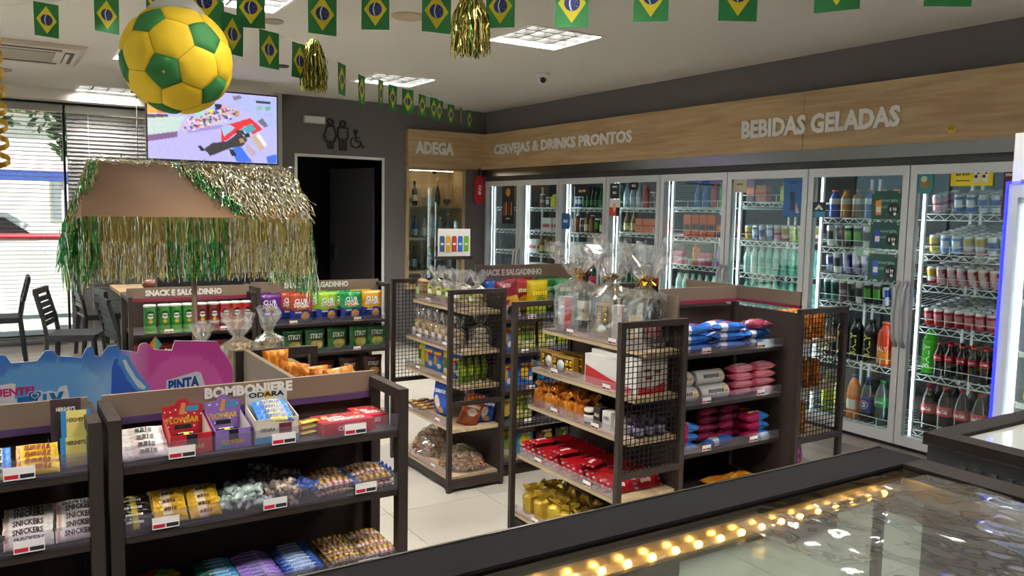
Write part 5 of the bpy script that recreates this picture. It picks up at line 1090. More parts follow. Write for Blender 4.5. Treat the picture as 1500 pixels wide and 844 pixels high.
def biscuit_bag(loc, kind, label, group=None, seed=1, rz=0.):
    rs = random.Random(seed)
    o = tag(empty('biscuit_bag', loc, rz), label, 'biscuit bag', group)
    def ck(x, y, z, r, t, m_, rot=(0, 0, 0)): obj('biscuit', ck_mesh(r, t, m_), o, (x, y, z), rot)
    if kind == 'stack':            # upright pile of round biscuits
        for i in range(9): ck(rs.uniform(-.003, .003), rs.uniform(-.003, .003), .004+i*.0135, .034, .011, ckm[0], (.25, rs.uniform(-.08, .08), 0))
        obj('film', clear_bag(.078, .078, .165, .82, .4, seed, 24, 14).mesh('film', M['film']), o)
        obj('paper_label', MB().box(-.04, -.02, .01, -.039, .03, .08).mesh('paper_label', mat('label_green', 'a8b87a', .5)), o)
    elif kind == 'labelled':       # flat bag with green and yellow label
        for i in range(10): ck(rs.uniform(-.025, .025), rs.uniform(-.04, .04), .006+(i//3)*.03, .026, .01, ckm[1 if i % 3 else 3], (rs.uniform(-1, 1), rs.uniform(-1, 1), 0))
        obj('film', clear_bag(.085, .125, .215, .68, .9, seed, 30, 18).mesh('film', M['film']), o)
        b = MB(); b.box(-.0455, -.035, .045, -.044, .035, .10, 0); b.box(-.0462, -.028, .052, -.0455, .028, .075, 1); b.box(-.0462, -.02, .08, -.0455, .02, .092, 2); obj('paper_label', b.mesh('paper_label', [mat('label_lime', 'b8c838', .5), M['tag'], mat('label_dkgreen', '5a7a24', .5)]), o)
    elif kind == 'tall':           # standing bag of round biscuits
        for i in range(6): ck(rs.uniform(-.006, .006), rs.uniform(-.006, .006), .008+i*.0155, .026, .011, ckm[(0, 1, 0)[i % 3]], (rs.uniform(-.5, .5), rs.uniform(-.5, .5), 0))
        for i in range(3): ck(rs.uniform(-.01, .01), -.022, .03+i*.022, .02, .009, ckm[1], (1.2, 0, 0))
        obj('film', clear_bag(.07, .075, .175, .66, .75, seed, 26, 16).mesh('film', M['film']), o)
        obj('paper_label', MB().box(-.0385, -.022, .006, -.0375, .022, .055).mesh('paper_label', mat('label_cream', ('e4dcc8', 'b8c070', 'e0d8d0')[seed % 3], .5)), o)
    elif kind == 'rings':          # tower of sugared rings
        for i in range(4):
            for q in range(2): ck((q-.5)*.05*(1-.2*i), rs.uniform(-.01, .01), .006+i*.03, .03, .02, ckm[3], (.1, .1, 0))
        obj('film', clear_bag(.13, .09, .19, .75, .6, seed, 30, 16).mesh('film', M['film']), o)
    return o
def stick_bag(loc, w_, d_, h, n, label, seed, rz=0.):
    rs = random.Random(seed); o = tag(empty('bulk_bag', loc, rz), label, 'snack bag'); mb = MB()
    for i in range(n):
        a = rs.uniform(0, 2*PI); q = rs.random()**.5; x = math.cos(a)*q*w_*.46; y = math.sin(a)*q*d_*.46; top = h*(1-.75*q*q)
        z = .012+rs.random()**.6*max(.01, top-.02); al = rs.uniform(0, PI); l = .027; e = rs.uniform(-.5, .5)
        dv = Vector((math.cos(al)*math.cos(e), math.sin(al)*math.cos(e), math.sin(e)*.5))*l; p = Vector((x, y, z))
        if z+abs(dv.z) > .006: mb.tube([p-dv, p+Vector((0, 0, .004)), p+dv], .0075, 5, rs.randrange(3))
    stuff(obj('sticks', mb.mesh('sticks', [mat('stick_a', 'a8744a', .7), mat('stick_b', 'c8965c', .7), mat('stick_c', '8a5a38', .7)]), o))
    f_ = MB(); k, n2 = 10, 30; vv = []; fs = []
    for j in range(k+1):
        t = j/k
        for i in range(n2):
            a = 2*PI*i/n2; rr = math.cos(t*PI/2)**.7 if j < k else .02
            q = 1+.07*noise.noise(Vector((math.cos(a)*4+seed, math.sin(a)*4, t*6)))*2; vv.append((math.cos(a)*w_*.52*rr*q, math.sin(a)*d_*.52*rr*q, .003+t*(h+.015)*q))
    fs = [(j*n2+i, j*n2+(i+1) % n2, (j+1)*n2+(i+1) % n2, (j+1)*n2+i) for j in range(k) for i in range(n2)]
    f_.add(vv, fs, 0, False); obj('film', f_.mesh('film', M['film']), o); return o

# small foil pouches with a gathered top
PCH = [Tpl('snack_pouch', clear_bag(.072, .048, h_, .76, .95, 60+i, 22, 14).mesh('snack_pouch', mat('pouch_foil_%d' % i, c, .3, .35))) for i, (c, h_) in enumerate((('c87a1f', .115), ('b8681a', .105), ('d8902c', .11)))]
GPCH = [Tpl('gold_snack_bag', clear_bag(.105, .075, .14, .8, .95, 70+i, 24, 14).mesh('gold_snack_bag', mat('gold_pouch_%d' % i, c, .28, .5))) for i, c in enumerate(('c8a83a', 'a88a2c'))]
# ================================================================== GOODS ON THE SHELVES
def ORD(i): return ('first', 'second', 'third', 'fourth', 'fifth', 'sixth', 'seventh', 'eighth', 'ninth', 'tenth')[i]
FX = -PI/2   # turn a front from -Y to -X
# ---- crisp tubes and snack bags, far shelf units
for i, (x, k) in enumerate(zip((.833, .919, .99, 1.065, 1.15, 1.226, 1.302, 1.373, 1.443), ('green', 'green', 'green', 'green', 'dkred', 'dkred', 'red', 'orange', 'red'))):
    TUBE[k].put((x, 5.665, .79), 0, '%s crisp tube, %s from the left in the row of tubes' % ({'green': 'green', 'dkred': 'dark red', 'red': 'red', 'orange': 'orange red'}[k], ORD(i)), 'crisp tube', 'row of crisp tubes')
for i in range(5): REDB.put((.805+i*.148, 5.67, .56), rnd.uniform(-.1, .1), 'dark red snack bag on the shelf under the crisp tubes', 'snack bag', 'dark red bags under the crisp tubes')
cn = ['purple', 'brown red', 'lime green', 'green', 'yellow']
for i, (x, c) in enumerate(zip((1.60, 1.82, 2.01, 2.19, 2.35), range(5))):
    CLUB[c].put((x, 5.665, .80), rnd.uniform(-.08, .08), '%s and blue snack bag in the front row under the right snack sign' % cn[c], 'snack bag', 'blue based snack bags')
    CLUB[c].put((x-.05, 5.75, .80), rnd.uniform(-.08, .08), '%s and blue snack bag standing behind the front one of its colour' % cn[c], 'snack bag', 'blue based snack bags'); 
for i, x in enumerate((1.60, 1.76, 1.92, 2.085, 2.25, 2.385)): STIK[i % 2].put((x, 5.665, .585), rnd.uniform(-.1, .1), 'green snack bag with white lettering, %s from the left on its shelf' % ORD(i), 'snack bag', 'green snack bags')
for i in range(5): DARKB.put((1.62+i*.185, 5.67, .36), rnd.uniform(-.1, .1), 'dark maroon snack bag below the green bags', 'snack bag', 'maroon bags below the green ones')
# ---- crisps unit behind the gift rack
for i, (x, k, y, t) in enumerate(((2.585, 'blue', 4.28, 0), (2.63, 'maroon', 4.18, -.12), (2.765, 'red', 4.28, 0), (2.83, 'yellow', 4.19, 0), (2.95, 'green', 4.27, 0), (3.045, 'green', 4.19, 0), (3.215, 'maroon', 4.2, 0))):
    CHIP[k].put((x, y, .966), (t*.5, t, rnd.uniform(-.1, .1)), {'blue': 'blue crisps bag behind the maroon one', 'maroon': 'maroon and white crisps bag with a round black emblem' if i < 3 else 'maroon crisps bag hidden by the wrapped wine', 'red': 'red crisps bag between the maroon and the yellow one', 'yellow': 'bright yellow crisps bag with orange lettering', 'green': 'dark green crisps bag left of the wrapped wine' if i == 4 else 'dark green crisps bag behind the wrapped wine'}[k], 'crisps', 'crisps on the top shelf')
cl = {'blue': 'blue', 'ylw2': 'pale yellow', 'maroon': 'maroon', 'cyan': 'cyan', 'brown': 'dark brown', 'olive': 'olive green', 'yellow': 'yellow', 'red': 'red', 'green': 'green'}
for si, row in ((1, ('blue', 'ylw2', 'ylw2', 'yellow', 'red')), (2, ('blue', 'blue', 'cyan', 'ylw2', 'blue')), (3, ('olive', 'ylw2', 'olive', 'green', 'brown')), (4, ('ylw2', 'cyan', 'brown', 'olive', 'yellow'))):
    for i, k in enumerate(row):
        s = .86 if CHIP[k].root.name.startswith('crisps') and k in ('blue', 'maroon', 'red', 'yellow', 'green') else .9
        CHIP[k].put((2.61+i*.155, 4.2+.01*(i % 2), CZ[si]), (-.05, 0, rnd.uniform(-.15, .15)), '%s crisps bag, %s from left on shelf level %s behind the gift rack' % (cl[k], ORD(i), ('', 'two', 'three', 'four', 'five')[si]), 'crisps', 'crisps behind the gift rack', scale=s)
# ---- biscuit rack
biscuit_bag((2.345, 4.79, 1.038), 'stack', 'clear pack of piled round golden biscuits, far end of the top shelf', seed=2)
for i, y in enumerate((4.66, 4.54, 4.42, 4.31)): biscuit_bag((2.375, y, 1.038), 'labelled', 'clear biscuit bag with green and yellow label, %s from the window side' % ORD(i), 'green labelled biscuit bags', seed=10+i)
biscuit_bag((2.39, 4.16, 1.038), 'labelled', 'clear bag of pale biscuits behind the mesh on the top shelf', seed=17)
for i, y in enumerate((4.77, 4.68, 4.59, 4.50, 4.41, 4.32, 4.235)): biscuit_bag((2.31, y, .808), 'tall', 'clear bag of round biscuits, %s from the far end of the second shelf' % ORD(i), 'biscuit bags on the second shelf', seed=20+i)
biscuit_bag((2.40, 4.14, .808), 'rings', 'clear bag of sugared ring biscuits behind the mesh', seed=31)
for i, (y, k) in enumerate(((4.76, 'ylw2'), (4.64, 'blue'), (4.52, 'blue'), (4.40, 'ylw2'), (4.29, 'blue'))): CHIP[k].put((2.33, y, .606), (-.12 if False else 0, 0, FX+rnd.uniform(-.2, .2)), '%s crisps bag, %s from the far end of the biscuit rack third shelf' % (cl[k], ORD(i)), 'crisps', 'crisps on the biscuit rack', scale=.72)
for i, x in enumerate((2.285, 2.34, 2.395, 2.45)): LIMEBAG.put((x, 4.15+.01*i, .606), .5+rnd.uniform(-.1, .1), 'lime green snack pack, %s from the front behind the mesh' % ORD(i), 'snack bag', 'lime packs behind the mesh', scale=(.75, .75, .95))
small = [BAR['fruit'], BAR['mentr'], BAR['gold'], BAR['fruit2']]
for i in range(16):
    k = i % 4; small[k].put((2.255+(i % 2)*.085+rnd.uniform(-.01, .01), 4.79-(i//2)*.034, .361+(.016 if i % 4 > 1 else 0)), (0, rnd.uniform(-.1, .1), rnd.uniform(-.3, .3)), '%s heaped at the far end of the fourth shelf' % ('striped brown sweet pack', 'red sweet roll', 'gold sweet pack', 'striped red sweet pack')[k], 'sweets', 'mixed sweet packs on the fourth shelf', scale=.75)
BLUEBAG.put((2.30, 4.40, .361), (0, 0, FX+.2), 'bulging blue snack bag at the middle of the fourth shelf', 'snack bag')
BLUEBAG.put((2.42, 4.26, .361), (0, 0, FX-.3), 'blue snack bag behind the front post on the fourth shelf', 'snack bag')
ORGBAG.put((2.30, 4.12, .361), (0, .35, -.2), 'brown orange snack bag leaning behind the lower mesh rail', 'snack bag'); BLUEBAG.put((2.43, 4.15, .361), (0, .25, -.3), 'blue snack bag beside the leaning orange one', 'snack bag', scale=.75)
stick_bag((2.33, 4.60, .082), .24, .34, .15, 260, 'large clear bag of brown stick snacks at the far side of the bottom shelf', 3)
stick_bag((2.34, 4.23, .082), .26, .30, .12, 260, 'large clear bag of brown stick snacks at the near side of the bottom shelf', 4)
# ---- gift rack, facing left
def box_item(name, loc, rz, sz, mats, deco=None, label='', cat='box', group=None):
    o = tag(empty(name, loc, rz), label, cat, group); b = MB().cbox(0, 0, 0, *sz); obj('carton', b.mesh('carton', mats), o)
    if deco: deco(o)
    return o
def goldbox(loc, rz, tilt, label, group=None, horiz=True):
    """gold sweets box with a window, standing on its long edge, front towards -Y local"""
    o = tag(empty('gold_sweets_box', loc, rz), label, 'sweets box', group); o.rotation_euler = (tilt, 0, rz)
    W, Hh, Dp = (.17, .095, .03) if horiz else (.085, .18, .03)
    gm = mat('gold_card', 'b08a3c', .38, .55)
    obj('carton', MB().box(-W/2, -Dp/2, 0, W/2, Dp/2, Hh).mesh('carton', gm), o)
    obj('window', MB().box(-W/2+.012, -Dp/2-.001, .012, W/2-.012, -Dp/2, Hh-.012).mesh('window', mat('box_window', '3a2a1c', .2)), o)
    lb = MB().lathe([(.026, 0), (.026, .002)], 18); lb.xf(Matrix.Translation((-.01 if horiz else 0, -Dp/2-.001, Hh*.5 if horiz else Hh*.36)) @ Matrix.Rotation(PI/2, 4, 'X')); obj('round_label', lb.mesh('round_label', M['white']), o)
    cen = [(.035+.03*i, .03+.034*j) for i in range(2) for j in range(2)]+[(-.06, .03), (-.06, .064)] if horiz else [(-.02+.04*i, .11+.036*j) for i in range(2) for j in range(2)]+[(-.02, .02), (.02, .02)]
    for x, z in cen: obj('gold_sweet', MB().ball(x, -Dp/2-.002, z, .0155, .008, .0155, 10, 6).mesh('gold_sweet', M['gold']), o)
def cello_gift(loc, rz, label, items, seed, h=.44, w_=.20, d_=.15, neck=.62):
    o = tag(empty('gift_pack', loc, rz), label, 'gift pack')
    for f_ in items: f_(o)
    obj('cellophane', clear_bag(w_, d_, h, neck, 1.15, seed, 44, 26).mesh('cellophane', M['cello']), o)
    obj('bow', bow(h*neck, .055, 20, seed).mesh('bow', M['gold']), o)
    rb = MB(); rb.tube([(0, 0, h*neck), (-.02, -.03, h*neck-.03), (-.035, -.05, h*neck-.09)], .0025, 5); obj('ribbon', rb.mesh('ribbon', M['gold']), o)
def g_bottle(key, x, y):
    def f_(o):
        t = BOT[key]
        for p in t.parts:
            q = obj('bottle_'+p[0], p[1], o, (x, y, .003))
            for s_ in (p[2] if len(p) > 2 else ()): obj(s_[0], s_[1], q)
    return f_
def g_box(x, y, w_, d_, h, c, c2=None, split=.5):
    def f_(o):
        q = obj('box', MB().cbox(x, y, .003, d_, w_, h).mesh('box', mat('card_'+c, c, .5)), o)
        if c2: obj('print', MB().box(x-d_/2-.0008, y-w_/2, .004, x-d_/2, y-w_/2+w_*split, h).mesh('print', mat('card_'+c2, c2, .5)), q)
    return f_
BOT['toro'] = mk_bottle('wine_bottle', 'wine', .037, .30, '16100f', 'e4dcc6', (.2, .52), '7a1620', txt='TORO', txtcol='2a2622', th=.018, caph=.03)
BOT['rose'] = mk_bottle('wine_bottle', 'wine', .037, .29, '17171a', 'b8545c', (.15, .4), 'a02434', caph=.03)
cello_gift((2.43, 3.24, 1.028), .55, 'cellophane gift with wine bottle and red and white box, farthest of the three', [g_bottle('toro', .0, -.04), g_box(-.01, .055, .07, .04, .17, 'e6e0da', 'cf2f2c', .5)], 5, .44, .16, .22)
def g_gold(o):
    q = obj('box', MB().cbox(-.01, .03, .003, .03, .075, .165).mesh('box', mat('gold_card', 'b08a3c', .38, .55)), o)
    obj('window', MB().box(-.0268, -.002, .05, -.0255, .062, .155).mesh('window', mat('box_window', '3a2a1c', .2)), q)
    for yy in (.016, .046):
        for zz in (.085, .112, .138): obj('gold_sweet', MB().ball(-.027, yy, zz, .007, .0135, .0135, 8, 5).mesh('gold_sweet', M['gold']), q)
    lb = MB().lathe([(.022, 0), (.022, .002)], 16); lb.xf(Matrix.Translation((-.0256, .03, .045)) @ Matrix.Rotation(-PI/2, 4, 'Y')); obj('round_label', lb.mesh('round_label', M['white']), q)
cello_gift((2.43, 2.98, 1.028), .4, 'cellophane gift with gold sweets box and white box, middle of the three', [g_gold, g_box(0, -.05, .06, .05, .16, 'e2dedb', 'd86a5c', .15)], 6, .43, .15, .2)
cello_gift((2.43, 2.735, 1.028), .3, 'cellophane gift with dark bottle and slim beige box, nearest of the three', [g_bottle('rose', .01, -.035), g_box(-.0, .05, .045, .04, .13, 'c8ae7c', 'd8c090', .3)], 7, .45, .16, .19)
for i, (y, x) in enumerate(((3.30, 2.33), (3.17, 2.31), (3.22, 2.40))): goldbox((x, y, .834), FX+.05*i, 0, 'gold sweets box with round white label, %s on the second shelf of the gift rack' % ('farthest', 'nearest', 'rearmost')[i], 'gold boxes on the second shelf')
def decow(o):
    obj('print', MB().add([(-.0905-.0005, .17, .0), (-.0905-.0005, -.15, .0), (-.0905-.0005, -.15, .025), (-.0905-.0005, -.02, .04), (-.0905-.0005, .17, .085)], [(0, 4, 3, 2, 1)], 0).mesh('print', mat('ink_c8242c', 'c8242c', .5)), o)
    obj('print', MB().add([(-.08, -.1756, .0), (.08, -.1756, .0), (.08, -.1756, .05), (0, -.1756, .025), (-.08, -.1756, .035)], [(0, 1, 2, 3, 4)], 0).mesh('print', mat('ink_c8242c', 'c8242c', .5)), o)
    for q, zz in ((-.03, .1), (.03, .09), (-.02, .065)): obj('print', MB().box(q-.02, -.1757, zz, q+.02, -.1751, zz+.012).mesh('print', mat('ink_8a2028', '8a2028', .5)), o)
box_item('white_gift_box', (2.40, 2.83, .834), .04, (.18, .35, .135), M['white'], decow, 'large white and red carton on the second shelf of the gift rack')
box_item('white_gift_box', (2.42, 2.83, .97), .04, (.16, .33, .02), mat('card_e0dcd8', 'e0dcd8', .5), None, 'flat white lid carton lying on the large white carton')
# third shelf
for i in range(8):
    for r_ in range(2): PCH[(i+r_) % 3].put((2.295+r_*.085+rnd.uniform(-.008, .008), 3.36-i*.053, .65), (rnd.uniform(-.12, .12), rnd.uniform(-.12, .12), 1.2+rnd.uniform(-.3, .3)), 'golden brown foil pouch in the %s row on the third shelf' % ('front', 'back')[r_], 'snack bag', 'golden pouches %s row' % ('front', 'back')[r_])
def jar(loc, body, lid, lab, label, group=None, r=.026, h=.07):
    o = tag(empty('spread_jar', loc), label, 'jar', group)
    obj('glass', MB().lathe([(r*.9, 0), (r, .004), (r, h*.8), (r*.9, h*.86)], 16).mesh('glass', liq(body)), o); obj('lid', MB().lathe([(r*.98, h*.84), (r, h*.86), (r, h), (r*.9, h+.003), (.001, h+.003)], 16).mesh('lid', mat('lid_'+lid, lid, .4)), o)
    obj('wrap_label', MB().lathe([(r*1.015, h*.2), (r*1.015, h*.65)], 16).mesh('wrap_label', mat('lab_'+lab, lab, .5)), o)
jar((2.29, 2.94, .65), '3a2018', 'ece8e2', 'e6e2da', 'small jar with white lid on the third shelf of the gift rack')
def d1(t_, c): 
    def f_(o): word('lettering', o, t_, (-.0265, 0, .055), (0, -1, 0), (0, 0, 1), .018, mat('ink_'+c, c, .5), w=.035)
    return f_
box_item('chocolate_box', (2.31, 2.88, .65), 0, (.05, .05, .09), mat('card_2c1c18', '2c1c18', .5), d1('~3', 'd8d0c0'), 'dark brown square box beside the white lidded jar', 'box')
box_item('chocolate_box', (2.31, 2.81, .65), 0, (.05, .06, .085), M['white'], d1('100', '2a2a2c'), 'white square box printed 100 on the third shelf', 'box')
box_item('chocolate_box', (2.32, 2.74, .65), 0, (.05, .06, .075), mat('card_c8c4bc', 'c8c4bc', .5), d1('~3', '4a4a4c'), 'grey square box next to the one printed 100', 'box')
for i in range(3):
    for j in range(3): jar((2.33+i*.06, 2.675-.0+j*.0-.0+.0+(j*.058-.03)*0+.0+j*.05-.03, .65), '241a3a', '2a2438', '8a84a8', 'dark purple jar behind the mesh on the third shelf', 'purple jars on the third shelf', .023, .075)
# fourth shelf: red chocolate tablets in leaning rows
for r_ in range(2):
    for i in range(15):
        x = 2.272+r_*.152; y = 3.36-i*.048
        BAR['redchoc'].put((x+rnd.uniform(-.004, .004), y, .403+.034), (1.0+rnd.uniform(-.05, .05), 0, rnd.uniform(-.05, .05)), 'red chocolate tablet in the leaning %s row of the gift rack' % ('front', 'back')[r_], 'chocolate', 'red chocolate tablets %s row' % ('front', 'back')[r_], scale=.96)
for i in range(3): BAR['redchoc'].put((2.27, 3.28-i*.2, .403+.079), (.06, .04, .3+rnd.uniform(-.2, .2)), 'red chocolate tablet lying flat on the leaning row, %s from the far end' % ORD(i), 'chocolate')
for i in range(9):
    GPCH[i % 2].put((2.27+(i % 2)*.11, 3.35-(i//2)*.105, .10), (0, rnd.uniform(-.1, .1), rnd.uniform(0, 3)), 'gold foil snack bag in the %s row on the bottom shelf of the gift rack' % ('front', 'back')[i % 2], 'snack bag', 'gold bags %s row' % ('front', 'back')[i % 2])
# ---- biscuits and wafers facing the counter
def stackrow(key, xs, y, z, n, dz, label, group, cat='biscuits', rz=0., dy=.065, rows=2):
    for x in xs:
        for r_ in range(rows):
            for i in range(n - r_*0): BAR[key].put((x+rnd.uniform(-.006, .006), y+r_*dy, z+i*dz), (0, rnd.uniform(-.04, .04), rz+rnd.uniform(-.05, .05)), label, cat, group)
stackrow('ckblue', (2.70,), 2.72, GZ[0], 3, .043, 'blue and white biscuit pack, left stack of the top shelf', 'blue biscuit packs left'); stackrow('ckblue', (2.93,), 2.72, GZ[0], 3, .043, 'blue and white biscuit pack in the middle stack on the top shelf', 'blue biscuit packs middle'); stackrow('ckblue', (3.13,), 2.73, GZ[0], 2, .043, 'blue biscuit pack in the right stack on the top shelf', 'blue biscuit packs right', rz=.2)
BAR['magd'].put((3.12, 2.72, GZ[0]+.088), (0, 0, -.3), 'dark red biscuit pack on top of the right blue stack', 'biscuits')
def roll(loc, label, group): 
    o = tag(empty('biscuit_roll', loc), label, 'biscuits', group); r = .036
    b = MB().lathe([(r*.9, -.09), (r, -.083), (r, .083), (r*.9, .09)], 18); b.xf(Matrix.Translation((0, 0, r)) @ Matrix.Rotation(PI/2, 4, 'Y')); obj('wrapper', b.mesh('wrapper', mat('roll_white', 'd6d4d0', .4)), o)
    b = MB().lathe([(r*.88, 0), (.001, .002)], 18); b.xf(Matrix.Translation((-.0905, 0, r)) @ Matrix.Rotation(-PI/2, 4, 'Y')); obj('end_cap', b.mesh('end_cap', mat('roll_grey', '8a8a8c', .5)), o)
    tb = MB(); letters(tb, '~8', .1, .02, lambda u, v: (u, -(r+.0008)*math.cos((v+.012)/r), r+(r+.0008)*math.sin((v+.012)/r)), 0, None, .03, 1); obj('lettering', tb.mesh('lettering', mat('ink_4a4440', '4a4440', .5)), o)
    tb = MB(); disc = [(.065+.02*math.cos(2*PI*i/12), .02*math.sin(2*PI*i/12)) for i in range(12)]; tb.add([(u, -(r+.0008)*math.cos((v+.02)/r), r+(r+.0008)*math.sin((v+.02)/r)) for u, v in disc], [tuple(range(12))]); obj('print', tb.mesh('print', mat('ink_d8a850', 'd8a850', .5)), o)
for i, (x, y, z) in enumerate(((2.83, 2.715, 0), (2.84, 2.79, 0), (2.83, 2.75, .064), (2.63, 2.715, 0), (2.62, 2.79, 0), (2.63, 2.75, .064))):
    roll((x, y, GZ[1]+z), 'white cylindrical biscuit roll in the %s pile on the second shelf' % ('right' if i < 3 else 'left'), 'white biscuit rolls %s' % ('right' if i < 3 else 'left'))
stackrow('pinkw', (3.03, 3.17), 2.72, GZ[1], 4, .038, 'pink wafer pack stacked beside the white rolls', 'pink wafer packs', rows=1)
BAR['mag'].put((3.05, 2.83, GZ[1]), 0, 'magenta and blue pack behind the pink wafers', 'biscuits')
stackrow('mag', (2.66, 3.14), 2.72, GZ[2], 3, .043, 'magenta and blue biscuit pack stacked on the third shelf', 'magenta packs on the third shelf'); stackrow('ckblue', (2.90,), 2.72, GZ[2], 1, .036, 'blue biscuit pack lying between the magenta stacks', 'blue packs on the third shelf', rows=1, rz=.15); stackrow('magd', (2.88,), 2.80, GZ[2], 4, .043, 'dark red biscuit pack in the tall stack of the third shelf', 'dark red packs on the third shelf', rows=1); stackrow('magd', (3.02,), 2.79, GZ[2], 4, .043, 'dark red biscuit pack in the stack by the magenta ones', 'dark red packs right', rows=1)
stackrow('orgw', (2.96, 3.12), 2.72, GZ[3], 1, .036, 'orange biscuit pack lying on the fourth shelf', 'orange packs on the fourth shelf'); stackrow('orgw', (2.64,), 2.72, GZ[3], 1, .036, 'orange biscuit pack half hidden by the counter', 'orange packs left', rows=1)
# ---- mesh rack by the coolers
for zi, n in ((0, 4), (1, 8)):
    for i in range(n): ORNG[i % 2].put((3.40+(i % 2)*.09, 2.66+(i//2)*.1, RR[zi][0]), (0, 0, rnd.uniform(-.4, .4)+PI/2), 'orange snack bag on the %s shelf of the mesh rack by the coolers' % ('top', 'second')[zi], 'snack bag', 'orange bags %s shelf' % ('top', 'second')[zi], scale=.8)
for i in range(4): BROWNP.put((3.42, 2.70+i*.15, RR[2][0]), (0, 0, PI/2), 'brown pouch on the third shelf of the mesh rack by the coolers', 'snack bag', 'brown pouches third shelf', scale=.8)
MAGB.put((3.44, 2.72, .30), (.0, 0, .2), 'shiny magenta foil bag low in the mesh rack by the coolers', 'snack bag', scale=.72)
# ---- sweets unit (BOMBONIERE): top shelf
zt = BZ[0]
for i in range(4):
    BAR['whiteb'].put((.258, 1.887+i*.026, zt+.008+i*.009), (.5, 0, rnd.uniform(-.05, .05)), 'white wrapped bar, %s row at the left end of the sweets shelf' % ('front', 'second', 'third', 'back')[i], 'chocolate', 'white bars at the left end', scale=.95)
def display_box(x0, x1, c, cd_, label, txt, y0=1.885, y1=1.985, fh=.045, bh=.088):
    """open counter box with high printed back card"""
    o = tag(empty('display_box', ((x0+x1)/2, y0, zt)), label, 'display box'); w_ = x1-x0; d_ = y1-y0; m_ = mat('card_'+c, c, .45); inn = mat('card_inner', 'd8d2c8', .6); t = .0015
    b = MB(); b.box(-w_/2, 0, 0, w_/2, t, fh); obj('front_wall', b.mesh('front_wall', m_), o)
    for s in (-1, 1):
        b = MB(); xx = s*(w_/2-t/2); b.prism([(0, 0), (d_, 0), (d_, bh*.75), (0, fh)], xx-t/2, xx+t/2, 'yz'); obj('side_wall', b.mesh('side_wall', [m_]), o)
        b = MB(); xx = s*(w_/2-t-.0003); b.prism([(.002, .002), (d_-.002, .002), (d_-.002, bh*.73), (.002, fh-.001)], xx-.0003, xx+.0003, 'yz'); obj('side_lining', b.mesh('side_lining', inn), o)
    pts = [(-w_/2, 0), (w_/2, 0), (w_/2, bh), (w_*.18, bh+.003)]+[(w_*.18*math.cos(a), bh+.003+.014*math.sin(a)) for a in [PI*i/8 for i in range(1, 8)]]+[(-w_*.18, bh+.003), (-w_/2, bh)]
    bk = obj('back_card', MB().prism(pts, d_-t, d_, 'xz').mesh('back_card', m_), o); obj('bottom', MB().box(-w_/2+t, t, 0, w_/2-t, d_-t, .002).mesh('bottom', inn), o)
    word('lettering', bk, txt, (0, d_-t-.001, bh*.62), (1, 0, 0), (0, 0, 1), .014, mat('ink_d8b030', 'd8b030', .5), w=w_*.8, bold=.03)
    obj('print', MB().prism([(-w_*.22, bh*.38), (w_*.22, bh*.38), (w_*.2, bh*.5), (-w_*.2, bh*.5)], d_-t-.0008, d_-t, 'xz').mesh('print', M['black']), bk)
    obj('print', MB().prism([(w_*.06, bh*.84), (w_*.38, bh*.84), (w_*.4, bh*.98), (w_*.1, bh*.98)], d_-t-.0008, d_-t, 'xz').mesh('print', mat('ink_3f90b8', '3f90b8', .5)), bk)
    obj('print', MB().prism([(-w_*.1, bh*.78), (w_*.04, bh*.76), (w_*.08, bh*1.05), (-.002, bh*1.08)], d_-t-.0006, d_-t, 'xz').mesh('print', mat('ink_c88a4c', 'c88a4c', .5)), bk)
    for i in range(16): 
        a, q = rnd.uniform(-.45, .45)*w_, rnd.uniform(.4, 1.)*bh; obj('dot', MB().prism(circ(a, q, .0022, 6), d_-t-.0005, d_-t, 'xz').mesh('dot', M['white']), bk)
    fr = o.children[0]; word('lettering', fr, txt, (0, -.001, fh*.35), (1, 0, 0), (0, 0, 1), .011, mat('ink_c8a840', 'c8a840', .5), w=w_*.62, bold=.03)
    obj('print', MB().box(-w_*.12, -.0006, fh*.3, w_*.14, 0, fh*.98).mesh('print', M['black']), fr); obj('print', MB().prism([(-w_*.36, fh*.05), (-w_*.14, fh*.05), (-w_*.1, fh*.3), (-w_*.34, fh*.3)], -.0006, 0, 'xz').mesh('print', mat('ink_3f90b8', '3f90b8', .5)), fr)
    for i in range(3): BAR[cd_].put(((x0+x1)/2, y0+.025+i*.022, zt+.018), (0, 0, rnd.uniform(-.08, .08)), 'bar inside the %s display box' % label.split()[0], 'chocolate', 'bars in the %s box' % label.split()[0], scale=.78)
    return o
display_box(.313, .402, 'b8202e', 'blky', 'red open display box of bars with FLOWBAR lettering', 'FLOWBAR'); display_box(.407, .488, '8a6ab8', 'blky', 'purple open display box of bars with FLOWBAR lettering', 'FLOWBAR')
o = tag(empty('display_box', (.548, 1.885, zt)), 'white and blue open display box with ODARA lettering on its tall back', 'display box'); wm_ = mat('card_d8d0c0', 'd8d0c0', .5); bm_ = mat('card_3a90b8', '3a90b8', .5)
w_ = .1
bk = obj('back_card', MB().box(-w_/2, .09, 0, w_/2, .0915, .106).mesh('back_card', mat('card_d6d8d6', 'd6d8d6', .5)), o)
word('lettering', bk, 'ODARA', (0, .0885, .097), (1, 0, 0), (0, 0, 1), .013, M['black'], w=.085, bold=.03); obj('print', MB().prism(circ(.002, .097, .009, 12), .0896, .09, 'xz').mesh('print', mat('ink_d8a030', 'd8a030', .5)), bk)
obj('print', MB().prism([(.02, .06), (.024, .06), (.028, .08), (.04, .076), (.034, .084), (.026, .086), (.016, .084), (.012, .074), (.022, .08)], .0896, .09, 'xz').mesh('print', mat('ink_d8a868', 'd8a868', .5)), bk); obj('print', MB().prism([(-.035, .072), (-.02, .068), (-.016, .074), (-.024, .08), (-.034, .078)], .0896, .09, 'xz').mesh('print', mat('ink_c8a06a', 'c8a06a', .5)), bk)
